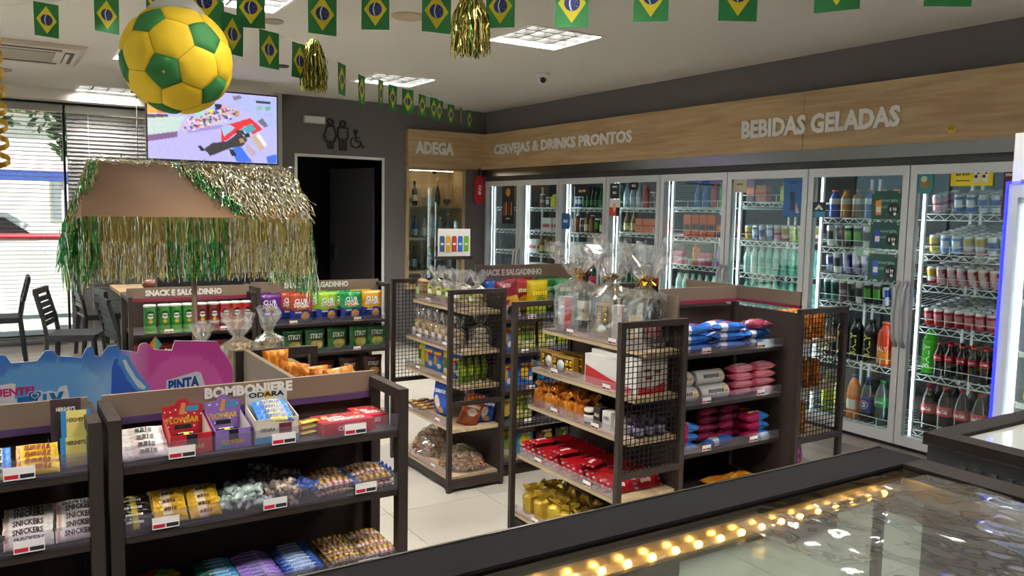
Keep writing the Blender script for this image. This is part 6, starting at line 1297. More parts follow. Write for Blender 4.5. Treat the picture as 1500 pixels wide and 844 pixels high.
fr = obj('front_wall', MB().box(-w_/2, 0, 0, w_/2, .0015, .058).mesh('front_wall', wm_), o)
obj('print', MB().box(-w_/2, -.0006, 0, w_/2, 0, .016).mesh('print', bm_), fr); obj('print', MB().box(.004, -.0007, .018, .034, 0, .045).mesh('print', mat('ink_6a1c24', '6a1c24', .5)), fr); word('lettering', fr, 'ODARA', (-.022, -.0008, .032), (1, 0, 0), (0, 0, 1), .009, M['black'], w=.034, bold=.03)
for s in (-1, 1): obj('side_wall', MB().prism([(0, 0), (.09, 0), (.09, .075), (0, .058)], s*(w_/2)-.0008, s*(w_/2)+.0008, 'yz').mesh('side_wall', wm_), o)
for i in range(4): BAR['bluey'].put((.548, 1.90+i*.02, zt+.052+.006*i), (.5, 0, rnd.uniform(-.1, .1)), 'blue and white bar sticking out of the ODARA box', 'chocolate', 'bars in the ODARA box')
for i in range(3): BAR['yellw'].put((.632, 1.92+.0*i, zt+i*.013), (0, 0, .3), 'small yellow bar between the ODARA box and the red boxes', 'chocolate', 'small yellow bars', scale=.8)
def flatbox(loc, rz, w_, d_, h, label, t1):
    o = tag(empty('chocolate_box', loc, rz), label, 'chocolate box'); rm = mat('card_c02434', 'c02434', .4)
    bx_ = obj('carton', MB().cbox(0, 0, 0, w_, d_, h).mesh('carton', rm), o)
    obj('print', MB().prism([(-w_*.46, d_*.05), (w_*.46, d_*.1), (w_*.46, d_*.46), (-w_*.46, d_*.46)], h, h+.0005, 'xy').mesh('print', mat('ink_8a1420', '8a1420', .5)), bx_)
    for i in range(4): obj('print', MB().prism([(-w_*.4+i*w_*.22, d_*.12), (-w_*.3+i*w_*.22, d_*.1), (-w_*.22+i*w_*.22, d_*.32), (-w_*.32+i*w_*.22, d_*.36)], h+.0005, h+.001, 'xy').mesh('print', mat('ink_'+('c88a4c', 'a85a3c', '9a3a34', 'c8783c')[i], ('c88a4c', 'a85a3c', '9a3a34', 'c8783c')[i], .5)), bx_)
    word('lettering', bx_, t1[0], (-w_*.18, d_*.05, h+.0012), (1, 0, 0), (0, 1, 0), d_*.16, M['letter'], w=w_*.42, bold=.05); word('lettering', bx_, t1[1], (w_*.02, -d_*.2, h+.0012), (1, 0, 0), (0, 1, 0), d_*.26, M['letter'], w=w_*.72, bold=.05)
    word('lettering', bx_, t1[1], (0, -d_/2-.0008, h*.5), (1, 0, 0), (0, 0, 1), h*.4, M['letter'], w=w_*.45, bold=.03)
flatbox((.722, 1.925, zt), .06, .135, .088, .03, 'red flat chocolate box with white lettering on the right of the sweets shelf', ('CHOC', 'CHOCO')); flatbox((.808, 1.975, zt), .02, .07, .1, .026, 'small red flat chocolate box right behind the larger one', ('~4', 'CHOCO'))
# left unit, top shelf
for i in range(6):
    BAR['yellw'].put((.062, 1.884+i*.017, zt+.007+(i % 4)*.009), (.55, 0, rnd.uniform(-.06, .06)), 'yellow wrapped bar in the pile left of the tall chocolate display', 'chocolate', 'yellow bars on the left unit')
    BAR['bluey'].put((-.025, 1.884+i*.017, zt+.007+(i % 4)*.009), (.55, 0, rnd.uniform(-.06, .06)), 'blue and yellow bar at the left picture edge', 'chocolate', 'blue bars at the left edge')
def tablet_box(loc, label, c, c2, tc, w_=.058, h=.1, txt="HERSHEY'S", tilt=-.25):
    o = tag(empty('chocolate_tablet', loc), label, 'chocolate'); o.rotation_euler = (tilt, 0, -.05)
    t_ = obj('sleeve', MB().cbox(0, 0, 0, w_, .012, h).mesh('sleeve', mat('card_'+c, c, .45)), o)
    if c2: obj('print', MB().box(-w_*.33, -.0066, .0, w_*.33, -.006, h).mesh('print', mat('card_'+c2, c2, .45)), t_)
    word('lettering', t_, txt, (0, -.0072, h*.8), (1, 0, 0), (0, 0, 1), .009, mat('ink_'+tc, tc, .5), w=w_*.62, bold=.03)
tablet_box((.118, 1.955, zt+.025), 'dark chocolate tablet with white lettering at the back of the display', '2c1a18', None, 'e8e0d4', h=.108)
tablet_box((.136, 1.93, zt+.012), 'yellow and blue chocolate tablet standing tall in the display', '2a7ab8', 'e2d070', '4a3420'); tablet_box((.132, 1.905, zt+.002), 'yellow and blue chocolate tablet in the front of the display', '2f84c0', 'e4d67c', '4a3420', h=.06)
o = tag(empty('display_tray', (.128, 1.925, zt)), 'clear plastic tray holding the tall chocolate tablets', 'tray'); b = MB(); b.box(-.045, -.035, 0, .045, .045, .002); b.box(-.045, -.035, 0, -.043, .045, .05); b.box(.043, -.035, 0, .045, .045, .05); b.box(-.045, -.035, 0, .045, -.033, .025); obj('tray_wall', b.mesh('tray_wall', M['lip']), o)
# second shelf
z2 = BZ[1]
for c in range(2):
    for i in range(7): BAR['snick'].put((.042+c*.092+rnd.uniform(-.003, .003), 1.885+i*.017, z2+.008+(i % 4)*.012+.004*(i//4)), (.62, 0, rnd.uniform(-.06, .06)), 'white wrapped bar, %s stack on the left unit second shelf' % ('left', 'right')[c], 'chocolate', 'white bars %s stack' % ('left', 'right')[c], scale=.82)
for r_ in range(3):
    for i in range(2): BAR['darkw'].put((-.055, 1.895+r_*.042, z2+i*.02), (0, 0, rnd.uniform(-.07, .07)), 'dark wrapped bar at the left edge of the left unit', 'chocolate', 'dark bars left edge')
for i in range(7): BAR['blky'].put((.238, 1.884+i*.016, z2+.008+(i % 4)*.011), (.6, 0, rnd.uniform(-.05, .05)), 'black and yellow bar stacked at the left of the second sweets shelf', 'chocolate', 'black and yellow bars', scale=.85)
for c in range(2):
    for i in range(7): BAR['gold'].put((.312+c*.072, 1.884+i*.017, z2+.008+(i % 4)*.012), (.6, 0, rnd.uniform(-.06, .06)), 'gold yellow bar in the %s pile of the second sweets shelf' % ('left', 'right')[c], 'chocolate', 'gold bars %s pile' % ('left', 'right')[c], scale=.75)
def heap(kind, x0, x1, y0, y1, z, n, label, group, h=.03):
    for i in range(n):
        x, y = rnd.uniform(x0, x1), rnd.uniform(y0, y1); q = 1-abs((x-(x0+x1)/2)/((x1-x0)/2))**2
        CANDY[kind].put((x, y, z+rnd.uniform(0, h)*q*.9), (rnd.uniform(-.5, .5), rnd.uniform(-.3, .3)*q, rnd.uniform(0, PI)), label, 'sweet', group)
heap('teal', .435, .52, 1.885, 1.98, z2, 46, 'pale teal wrapped sweet in the heap on the second sweets shelf', 'heap of teal sweets', .045)
heap('dark', .515, .575, 1.93, 2.03, z2, 26, 'dark silver wrapped sweet heaped behind the teal sweets', 'heap of dark sweets', .05); heap('brown', .53, .60, 1.885, 1.95, z2, 26, 'brown and white wrapped sweet in the heap on the second shelf', 'heap of brown sweets', .035); heap('dark', .57, .625, 1.93, 2.02, z2, 16, 'dark silver wrapped sweet beside the wafers', 'dark sweets by the wafers', .05); heap('blue', .60, .64, 1.89, 1.96, z2, 7, 'blue twisted sweet beside the wafers', 'blue sweets', .04)
for c in range(2):
    for r_ in range(5):
        for i in range(2):
            k = ('fruit', 'fruit2', 'fruit3')[(r_+i+c) % 3]; BAR[k].put((.69+c*.105, 1.885+r_*.026, z2+i*.018), (0, 0, .1+rnd.uniform(-.08, .08)), 'striped wrapped wafer in the %s pile of the second sweets shelf' % ('left', 'right')[c], 'wafer', 'striped wafers %s pile' % ('left', 'right')[c], scale=.9)
            if i == 1:
                for s in (-1, 1): CANDY['blue'].put((.69+c*.105+s*.052, 1.885+r_*.026+s*.005, z2+.018), (0, 0, .1), 'blue twisted wrapper end of the %s wafer pile' % ('left', 'right')[c], 'sweet', 'blue twisted ends', scale=.55)
# lower shelf
z3 = BZ[2]
for c, (x, ks, lab, dz) in enumerate(((.30, ('mentr', 'menty', 'mentr'), 'red, green and yellow sweet roll', .0), (.425, ('mentt',), 'teal sweet roll', .0), (.51, ('mentp',), 'lilac sweet roll', 0), (.612, ('mentb',), 'blue sweet roll', .02), (.722, ('fruit3', 'fruit'), 'brown and yellow wrapped roll', 0), (.812, ('fruit', 'fruit2', 'fruit3'), 'maroon and silver wrapped roll', 0))):
    for r_ in range(8):
        for i in range(2):
            k = ks[(r_+i) % len(ks)]
            if c == 3 and r_ == 0 and i == 0: k = 'menty'
            BAR[k].put((x, 1.885+r_*.0205, z3+i*.019), (0, 0, rnd.uniform(-.03, .03)), '%s in its bundle on the lowest sweets shelf in view' % (lab if k != 'menty' or c == 0 else 'yellow sweet roll at the front'), 'sweet roll', '%s bundle' % lab, scale=.78)
# ---- orange bags behind the sign
for i, (x, y, r_) in enumerate(((.72, 2.50, .3), (.735, 2.42, -.5), (.78, 2.30, .2), (.815, 2.25, -.8), (.82, 2.165, .1))):
    ORNG[i % 2].put((x, y, 1.0), (rnd.uniform(-.15, .15), rnd.uniform(-.2, .2), r_), 'orange snack bag, %s from the far end behind the BOMBONIERE sign' % ORD(i), 'snack bag', 'orange bags behind the sign', scale=(.72, .8, rnd.uniform(.92, 1.05)))
# ================================================================== DECORATION
# paper flags on strings
FG = mat('flag_green', '1f7a3a', .6); FY = mat('flag_yellow', 'e2d02a', .6); FB = mat('flag_blue', '1c2a70', .6); FW = mat('flag_white', 'e6e8ee', .6)
def flag_mesh(seed):
    rs = random.Random(seed); a1, a2 = rs.uniform(-.5, .5), rs.uniform(-.4, .4)
    def bend(p): return (p[0], p[1]+.012*math.sin(p[0]*22*a1*2)+.02*a2*(p[2]/.2)**2*(p[0]/.07), p[2])
    out = []
    W, Hh = .14, .2
    mb = MB(); n, k = 8, 8
    for s in (-1, 1):
        v = [bend((-W/2+W*i/n, s*.0004, -Hh*j/k)) for j in range(k+1) for i in range(n+1)]; mb.add(v, [(j*(n+1)+i, j*(n+1)+i+1, (j+1)*(n+1)+i+1, (j+1)*(n+1)+i) for j in range(k) for i in range(n)], 0, True)
    out.append(mb.mesh('flag', FG))
    def sheet(poly, off, m_, nm, fan=None):
        mb = MB()
        for s in (-1, 1): mb.add([bend((x, s*off, z)) for x, z in poly], fan or [tuple(range(len(poly)))])
        return mb.mesh(nm, m_)
    # diamond subdivided so that it follows the bend
    def diamond(off):
        mb = MB(); k = 8
        for s in (-1, 1):
            v = []
            for j in range(k+1):
                t = j/k; hw = .058*(1-abs(2*t-1)); z = -.018-.164*t
                for i in range(5): v.append(bend((hw*(-1+i*.5), s*off, z)))
            mb.add(v, [(j*5+i, j*5+i+1, (j+1)*5+i+1, (j+1)*5+i) for j in range(k) for i in range(4)])
        return mb.mesh('diamond', FY)
    out.append(diamond(.0011))
    out.append(sheet([(0, -.1)]+[(.033*math.cos(2*PI*i/20), -.1+.033*math.sin(2*PI*i/20)) for i in range(20)], .0018, FB, 'disc', [(0, i+1, (i+1) % 20+1) for i in range(20)]))
    arc = []
    for i in range(9):
        z = -.1+.031*(1-2*i/8); x = -.004+.010*(1-((z+.1)/.033)**2)*-1+.004; arc += [(x-.003, z), (x+.003, z)]
    out.append(sheet(arc, .0024, FW, 'band', [(2*i, 2*i+1, 2*i+3, 2*i+2) for i in range(8)]))
    st = MB(); rs = random.Random(5)
    for s in (-1, 1):
        for q in range(12):
            x, z = rs.uniform(-.002, .024), -.1+rs.uniform(-.018, .014); st.add([bend((x-.0012, s*.0024, z)), bend((x, s*.0024, z-.0012)), bend((x+.0012, s*.0024, z)), bend((x, s*.0024, z+.0012))], [(0, 1, 2, 3)])
    out.append(st.mesh('stars', FW)); return out
FM = [flag_mesh(s) for s in range(6)]
def bunting(pts, faces, label):
    """pts: string points carrying one flag each; faces: flag turn about Z"""
    o = tag(empty('flag_bunting', pts[0]), label, 'bunting'); p0 = Vector(pts[0])
    obj('string', MB().tube([Vector(p)-p0 for p in pts], .0022, 5).mesh('string', M['white']), o)
    for i, (p, a) in enumerate(zip(pts, faces)):
        if a is None: continue
        fm = FM[i % 6]; f_ = obj('flag', fm[0], o, Vector(p)-p0, (0, 0, a))
        obj('diamond', fm[1], f_); obj('disc', fm[2], f_); obj('band', fm[3], f_); obj('stars', fm[4], f_)
near = [(.32, 5.87, 2.82), (.60, 5.39, 2.80), (.81, 4.97, 2.83), (.98, 4.51, 2.71), (1.16, 4.4, 2.73), (1.40, 4.0, 2.66), (1.66, 3.96, 2.71), (1.83, 3.62, 2.66), (2.09, 3.46, 2.69), (2.09, 2.88, 2.59), (2.28, 2.6, 2.59), (2.35, 2.2, 2.53), (2.33, 1.76, 2.48), (2.55, 1.52, 2.48)]
vd = [-math.atan2(p[0], p[1]) for p in near]
bunting([(-.1, 6.5, 2.855)]+near+[(2.9, .9, 2.55)], [None]+[v+d for v, d in zip(vd, (.5, .25, -.4, .15, -.1, .12, -.1, .05, -.12, .1, -.15, .08, -.1, .15))]+[None], 'string of green and yellow paper flags across the top of the picture')
far = [(.83, 3.92, 2.62), (1.06, 4.37, 2.58), (1.33, 4.67, 2.58), (1.56, 4.85, 2.57), (1.96, 5.23, 2.55), (2.27, 5.66, 2.56), (2.57, 6.02, 2.6), (2.75, 6.2, 2.60), (2.98, 6.41, 2.61), (3.40, 7.0, 2.67), (3.57, 7.1, 2.665), (3.68, 7.2, 2.66), (3.96, 7.49, 2.67), (4.19, 7.7, 2.68), (4.42, 7.93, 2.69)]
bunting([(.5, 3.3, 2.85)]+far+[(5.3, 9.1, 2.84)], [None]+[math.atan2(.74, .67)-a for a in (.75, .5, .25, .1, .05, .15, -.2, .35, .3, .05, .3, .4, .1, .1, .05)]+[None], 'string of small paper flags running back to the corner over the coolers')
# paper football
o = tag(empty('paper_football', (.61, 3.36, 2.16)), 'large yellow and green paper football hanging from the ceiling', 'ball'); R = .2
ph = (1+5**.5)/2
ico = [Vector(v).normalized() for v in ((-1, ph, 0), (1, ph, 0), (-1, -ph, 0), (1, -ph, 0), (0, -1, ph), (0, 1, ph), (0, -1, -ph), (0, 1, -ph), (ph, 0, -1), (ph, 0, 1), (-ph, 0, -1), (-ph, 0, 1))]
if_ = [(0,11,5),(0,5,1),(0,1,7),(0,7,10),(0,10,11),(1,5,9),(5,11,4),(11,10,2),(10,7,6),(7,1,8),(3,9,4),(3,4,2),(3,2,6),(3,6,8),(3,8,9),(4,9,5),(2,4,11),(6,2,10),(8,6,7),(9,8,1)]
cdir = (Vector((0, 0, 1.62))-Vector((.61, 3.36, 2.16))).normalized(); tr_ = _r2.copy(); tu_ = _u2.copy()
tdir = (cdir*.95-tr_*.24-tu_*.2).normalized()
Q1 = ico[0].rotation_difference(tdir).to_matrix()
nb = [i for i in range(12) if i and ico[0].dot(ico[i]) > .4]
v0 = Q1 @ ico[nb[0]]; v0 = (v0-tdir*v0.dot(tdir)).normalized(); want = (tr_*math.cos(math.radians(40))+tu_*math.sin(math.radians(40))); want = (want-tdir*want.dot(tdir)).normalized()
ang = math.atan2(tdir.dot(v0.cross(want)), v0.dot(want)); Q = Matrix.Rotation(ang, 3, tdir) @ Q1
ico = [Q @ v for v in ico]
bg_ = mat('ball_green', '1f6a2c', .75, bump=(60, .2, .004)); by_ = mat('ball_yellow', 'e0bc1a', .75, bump=(60, .2, .004))
obj('core', MB().ball(0, 0, 0, R*.955, n=32, k=20).mesh('core', mat('ball_seam', '8a7a10', .8)), o)
def patch(poly, m_, nm):
    c = sum(poly, Vector())/len(poly); cn_ = c.normalized(); n = len(poly); K = 6; vv = []; fs = []; idx = {}
    rings_ = []
    for k in range(K+1):
        t = k/K; ring_ = []
        for i in range(n):
            a, b_ = poly[i], poly[(i+1) % n]
            for q in range(max(1, k) if k else 1):
                e = a.lerp(b_, q/max(1, k)) if k else c
                p = c.lerp(e, t*.985); h_ = R*(1.0+.006-.03*t**6); ring_.append(p.normalized()*h_)
            if k == 0: break
        rings_.append(ring_)
    off = []
    for r_ in rings_: off.append(len(vv)); vv += r_
    for k in range(1, K+1):
        m1 = len(rings_[k]); 
        for i in range(n):
            for q in range(k):
                o1 = off[k]+(i*k+q) % m1; o2 = off[k]+(i*k+q+1) % m1
                if k == 1: fs.append((0, o1, o2)); continue
                m0 = len(rings_[k-1]); a0 = off[k-1]+(i*(k-1)+q) % m0; fs.append((a0, o1, o2))
                if q < k-1: fs.append((a0, o2, off[k-1]+(i*(k-1)+q+1) % m0))
    obj(nm, MB().add(vv, fs, 0, True).mesh(nm, m_), o)
for i in range(12):
    ns = [j for j in range(12) if j != i and ico[i].dot(ico[j]) > .4]; ax = ico[i]; e0 = (ico[ns[0]]-ax*ax.dot(ico[ns[0]])).normalized(); e1 = ax.cross(e0)
    ns.sort(key=lambda j: math.atan2(ico[j].dot(e1), ico[j].dot(e0))); patch([ico[i].lerp(ico[j], 1/3) for j in ns], bg_, 'green_panel')
for a, b_, c in if_:
    A, B2, C2 = ico[a], ico[b_], ico[c]; pl = [A.lerp(B2, 1/3), A.lerp(B2, 2/3), B2.lerp(C2, 1/3), B2.lerp(C2, 2/3), C2.lerp(A, 1/3), C2.lerp(A, 2/3)]
    if (pl[1]-pl[0]).cross(pl[2]-pl[1]).dot(pl[0]) < 0: pl.reverse()
    patch(pl, by_, 'yellow_panel')
obj('hanger_net', MB().lathe([(.105, .165), (.1, .18), (.06, .225), (.02, .275), (.008, .29)], 22).mesh('hanger_net', mat('net_white', 'd8d8d2', .8, bump=(220, 1., .01))), o); obj('string', MB().tube([(0, 0, .28), (0, 0, .70)], .002, 5).mesh('string', M['white']), o)
bt_ = Vector(tdir)*R*1.005; obj('button', MB().ball(bt_.x, bt_.y, bt_.z, .006).mesh('button', M['kraft']), o)
# tinsel
def strip(mb, p, d, l, w_, rs, m=0, seg=6, curl=.25, grav=True):
    p = Vector(p); d = Vector(d).normalized(); s_ = d.cross(Vector((rs.gauss(0, 1), rs.gauss(0, 1), rs.gauss(0, .3)))); s_ = (s_.normalized() if s_.length > .01 else Vector((1, 0, 0)))*w_/2; vs_ = []
    for k in range(seg+1):
        vs_ += [p-s_, p+s_]; d2 = d+Vector((rs.gauss(0, curl), rs.gauss(0, curl), 0)); p = p+d2.normalized()*l/seg; s_ = Matrix.Rotation(rs.gauss(0, 1.0), 3, d) @ s_
    mb.add(vs_, [(2*k, 2*k+1, 2*k+3, 2*k+2) for k in range(seg)], m)
TG, TS, TGR, TD = mat('tinsel_gold', 'f0e09a', .2, .9), mat('tinsel_silver', 'fbfaf0', .2, .85), mat('tinsel_green', '3fae58', .2, .85), mat('tinsel_olive', 'b8a850', .22, .9)
def pompom(loc, r, h, label, seed, n=300):
    o = tag(empty('tinsel_pompom', loc), label, 'pompom'); rs = random.Random(seed); mb = MB()
    for i in range(n):
        a = rs.uniform(0, 2*PI); q = rs.random()**.5; p0 = Vector((math.cos(a)*q*r*.35, math.sin(a)*q*r*.35, -.01)); s_ = Vector((rs.gauss(0, 1), rs.gauss(0, 1), 0)).normalized()*.0028; vs_ = []; seg = 9; hh = h*rs.uniform(.8, 1.03)
        for k in range(seg+1):
            t = k/seg; rr = q*r*(.35+.65*min(1, math.sin(min(1, t*1.6)*PI/2))); p = Vector((math.cos(a)*rr+rs.gauss(0, .003), math.sin(a)*rr+rs.gauss(0, .003), -hh*t)); s_ = Matrix.Rotation(rs.gauss(0, .8), 3, 'Z') @ s_; vs_ += [p-s_, p+s_]
        mb.add(vs_, [(2*k, 2*k+1, 2*k+3, 2*k+2) for k in range(seg)], rs.choice((0, 0, 1, 2, 2)))
    stuff(obj('tinsel', mb.mesh('tinsel', [TG, mat('tinsel_dkgreen', '4a7a2c', .22, 1.), TD]), o)); obj('knot', MB().ball(0, 0, 0, r*.3, r*.3, .012).mesh('knot', TD), o)
    obj('hanging_string', MB().tube([(0, 0, 0), (0, 0, ZC-loc[2])], .0015, 4).mesh('hanging_string', M['white']), o)
pompom((1.80, 3.23, 2.56), .085, .27, 'gold and green tinsel pompom hanging among the near flags', 3)
pompom((1.65, 4.87, 2.60), .08, .30, 'gold and green tinsel pompom on the far flag string beside the screen', 4)
# gold spiral streamer at the left edge
o = tag(empty('spiral_streamer', (.055, 4.76, ZC)), 'gold foil spiral streamer hanging at the left picture edge', 'streamer'); vs_ = []; n = 110
for i in range(n+1):
    t = i/n; a = t*2*PI*7.5; rr = .012+.02*t; z = -.45-.62*t; vs_ += [(rr*math.cos(a), rr*math.sin(a), z), (rr*math.cos(a), rr*math.sin(a), z-.028)]
obj('ribbon', MB().add(vs_, [(2*k, 2*k+1, 2*k+3, 2*k+2) for k in range(n)], 0, True).mesh('ribbon', mat('streamer_gold', 'd8a83c', .35, .6)), o); obj('string', MB().tube([(.012, 0, 0), (.012, 0, -.46)], .0015, 4).mesh('string', M['white']), o)

# ================================================================== FESTIVE STALL ROOF
o = tag(empty('festive_stall', (.735, 3.9, 0)), 'cardboard stall roof covered in silver, gold and green tinsel on a brown pole', 'stall'); OX, OY = -.735, -3.9
xl0, xr0, zr, yr = .364, 1.262, 1.80, 4.1; xl1, xr1, ze, ye, ye2 = .30, 1.235, 1.565, 3.72, 4.48
def q4(a, b_, c, d, t=.004):
    A, B2, C2, D2 = [Vector((p[0]+OX, p[1]+OY, p[2])) for p in (a, b_, c, d)]; nrm = (B2-A).cross(D2-A).normalized()*t
    return MB().add([A, B2, C2, D2, A-nrm, B2-nrm, C2-nrm, D2-nrm], [(0, 1, 2, 3), (7, 6, 5, 4), (0, 4, 5, 1), (1, 5, 6, 2), (2, 6, 7, 3), (3, 7, 4, 0)])
obj('roof_panel', q4((xl1, ye, ze), (xr1, ye, ze), (xr0, yr, zr), (xl0, yr, zr)).mesh('roof_panel', M['kraft']), o); obj('roof_panel', q4((xr1, ye2, ze), (xl1, ye2, ze), (xl0, yr, zr), (xr0, yr, zr)).mesh('roof_panel', M['kraft']), o)
gx = .235
obj('gable', q4((gx, 3.85, 1.50), (xl1, ye, ze), (xl0, yr, zr), (xl0-.004, yr+.02, zr-.002)).mesh('gable', M['kraft']), o)
zv = 1.455
obj('valance', MB().box(xl1+OX, ye+OY-.006, zv, xr1+OX, ye+OY-.001, ze).mesh('valance', mat('valance_film', 'a8985a', .28, .6)), o); obj('valance', MB().box(xr1+OX-.004, ye+OY, zv-.0, xr1+OX, ye2+OY, ze).mesh('valance', M['kraft']), o); obj('valance', MB().box(xl1+OX, ye2+OY, zv, xr1+OX, ye2+OY+.005, ze).mesh('valance', M['kraft']), o)
obj('pole', MB().tube([(0, -.14, .02), (0, -.14, 1.565)], .012, 10).mesh('pole', mat('pole_brown', '5a4634', .6)), o); obj('pole_base', MB().lathe([(.16, 0), (.16, .015), (.02, .03)], 20, 0, 0, -.14).mesh('pole_base', M['dark']), o)
rs = random.Random(9); mb = MB()
dn = Vector((0, ye-yr, ze-zr)).normalized(); nr = Vector((0, dn.z, -dn.y))*-1
nr = Vector((0, -.53, .85)); sl = math.hypot(ye-yr, ze-zr)
for i in range(1500):       # tinsel lying on the roof slope, right part
    u = rs.random(); x = .66+(xr0-.66)*u**.9; v = rs.uniform(0, .85)
    if x < .72+.22*v: continue
    p = Vector((x, yr+(ye-yr)*v, zr+(ze-zr)*v))+nr*rs.uniform(.004, .016); m_ = 2 if (x < .80+.2*v and rs.random() < .75) else rs.choice((0, 1, 1, 1))
    strip(mb, p+Vector((OX, OY, 0)), dn+Vector((rs.gauss(0, .12), 0, 0)), rs.uniform(.06, .13), .004, rs, m_, 5, .22)
for i in range(420):        # gathered rope of tinsel along the ridge
    x = rs.uniform(xl0, xr0); p = Vector((x+OX, yr+OY+rs.gauss(0, .008), zr+rs.uniform(-.005, .012))); strip(mb, p, (rs.gauss(0, 1), -.6+rs.gauss(0, .5), -.1+rs.gauss(0, .35)), rs.uniform(.02, .045), .004, rs, rs.choice((0, 1, 1)), 3, .3)
for i in range(950):        # fringe hanging from the valance
    x = rs.uniform(xl1-.01, xr1); top = rs.choice((ze, ze-.02, zv+.01, zv, zv)); m_ = 2 if (.62 < x < .86 and rs.random() < .55) or x < .36 and rs.random() < .5 else rs.choice((0, 0, 1, 1, 3))
    strip(mb, (x+OX, ye+OY-.008-rs.uniform(0, .008), top), (0, 0, -1), (top-1.30)*rs.uniform(.75, 1.08), .0036, rs, m_, 9, .09)
for i in range(420):        # right end
    y = rs.uniform(ye, ye2); top = rs.choice((zr-.06, ze, zv)) if abs(y-yr) < .2 else rs.choice((ze, zv)); xx = xr1+.004+rs.uniform(0, .012)
    strip(mb, (xx+OX+.03*(top == zr-.06)*0, y+OY, min(top, ze+.02)), (0.05, 0, -1), (min(top, ze)-1.2)*rs.uniform(.6, 1.05), .0036, rs, rs.choice((0, 1, 2, 2)), 8, .1)
for i in range(40): strip(mb, (xr1+OX+.012, ye+OY-.005, 1.5), (.02, 0, -1), rs.uniform(.25, .36), .004, rs, rs.choice((1, 2, 0)), 9, .12)
for i in range(480):        # left gable
    t = rs.random(); p = Vector((xl0, yr, zr)).lerp(Vector((gx, 3.82, 1.50)), t); strip(mb, (p.x+OX-.008+rs.uniform(0, .05), p.y+OY-.02-rs.uniform(0, .1), p.z), (-.12, -.1, -1), rs.uniform(.08, .22), .0038, rs, rs.choice((2, 2, 2, 0, 1)), 7, .12)
for i in range(160): strip(mb, (rs.uniform(gx, xl1+.02)+OX, 3.76+OY+rs.gauss(0, .03), 1.5), (0, 0, -1), rs.uniform(.12, .26), .0036, rs, rs.choice((2, 2, 0, 1)), 8, .1)
stuff(obj('tinsel', mb.mesh('tinsel', [TG, TS, TGR, TD]), o))
# table of the stall with clear snack bags
o = tag(empty('stall_table', (.86, 3.36, 0)), 'small dark table holding clear snack bags under the stall', 'table')
obj('table_top', MB().box(-.24, -.24, .925, .24, .2, .95).mesh('table_top', mat('table_olive', '8a7f4a', .6)), o)
for sx in (-.21, .21):
    for sy in (-.21, .17): obj('leg', MB().box(sx-.018, sy-.018, 0, sx+.018, sy+.018, .925).mesh('leg', M['dark']), o)
def crisp_clear(loc, rz, label, seed, w_=.13, d_=.1, h=.26):
    o = tag(empty('clear_crisps_bag', loc, rz), label, 'snack bag'); rs = random.Random(seed); cm = mat('crisp_pale', 'd8bc84', .6)
    for i in range(34):
        a = rs.uniform(0, 2*PI); q = rs.random()**.5; b = MB(); r_ = rs.uniform(.018, .026); vv = []
        for j in range(3):
            for k in range(10): an = 2*PI*k/10; vv.append((r_*j/2*math.cos(an), r_*.75*j/2*math.sin(an), .007*(j/2)**2*math.cos(2*an)))
        b.add(vv, [(j*10+k, j*10+(k+1) % 10, (j+1)*10+(k+1) % 10, (j+1)*10+k) for j in range(2) for k in range(10)], 0, True)
        obj('crisp', b.mesh('crisp', cm), o, (math.cos(a)*q*w_*.36, math.sin(a)*q*d_*.36, .02+rs.random()*h*.42), (rs.uniform(-1.2, 1.2), rs.uniform(-1.2, 1.2), rs.uniform(0, 3)))
    obj('film', clear_bag(w_, d_, h, .62, .75, seed, 34, 22).mesh('film', M['cello']), o)
crisp_clear((.80, 3.27, .95), .2, 'clear bag of pale crisps with gathered top right of the pink board', 11, .14, .11, .25); crisp_clear((.945, 3.36, .95), -.4, 'clear bag with a tall crumpled top beside the bag of pale crisps', 12, .12, .1, .25); crisp_clear((.70, 3.44, .95), .9, 'clear bag of crisps half hidden by the pink board', 13, .11, .09, .19)

# ================================================================== ICE CREAM BOARD ON ITS FREEZER
o = tag(empty('ice_cream_freezer', (.05, 2.52, 0)), 'white chest freezer behind the sweets unit carrying the blue and pink board', 'freezer')
obj('body', MB().box(-.56, -.24, .05, .54, .30, .93).mesh('body', M['white']), o); obj('lid_frame', MB().box(-.57, -.25, .93, .55, .31, .955).mesh('lid_frame', mat('freezer_grey', 'b8bcc0', .4)), o); obj('sliding_lid', MB().box(-.53, -.2, .955, .51, .27, .962).mesh('sliding_lid', M['lip']), o); obj('plinth', MB().box(-.52, -.2, 0, .5, .26, .05).mesh('plinth', M['black']), o)
bo = tag(empty('advertising_board', (.05, 2.3, .955)), 'blue and pink cut-out advertising board standing behind the sweets sign', 'board')
blue_o = [(-.5, 1.245), (-.077, 1.252), (.004, 1.252), (.015, 1.25), (.026, 1.23), (.081, 1.231), (.099, 1.255), (.116, 1.255), (.125, 1.239), (.157, 1.236), (.177, 1.231), (.186, 1.25), (.19, 1.257), (.2, 1.258), (.205, 1.252), (.207, 1.233), (.221, 1.232), (.233, 1.25), (.239, 1.256), (.258, 1.257), (.266, 1.244), (.288, 1.24)]
pink_o = [(.288, 1.24), (.307, 1.234), (.309, 1.248), (.313, 1.255), (.322, 1.259), (.33, 1.258), (.346, 1.24), (.39, 1.233), (.398, 1.259), (.507, 1.250), (.514, 1.229), (.527, 1.212), (.538, 1.191), (.545, 1.172), (.548, 1.153), (.546, 1.114)]
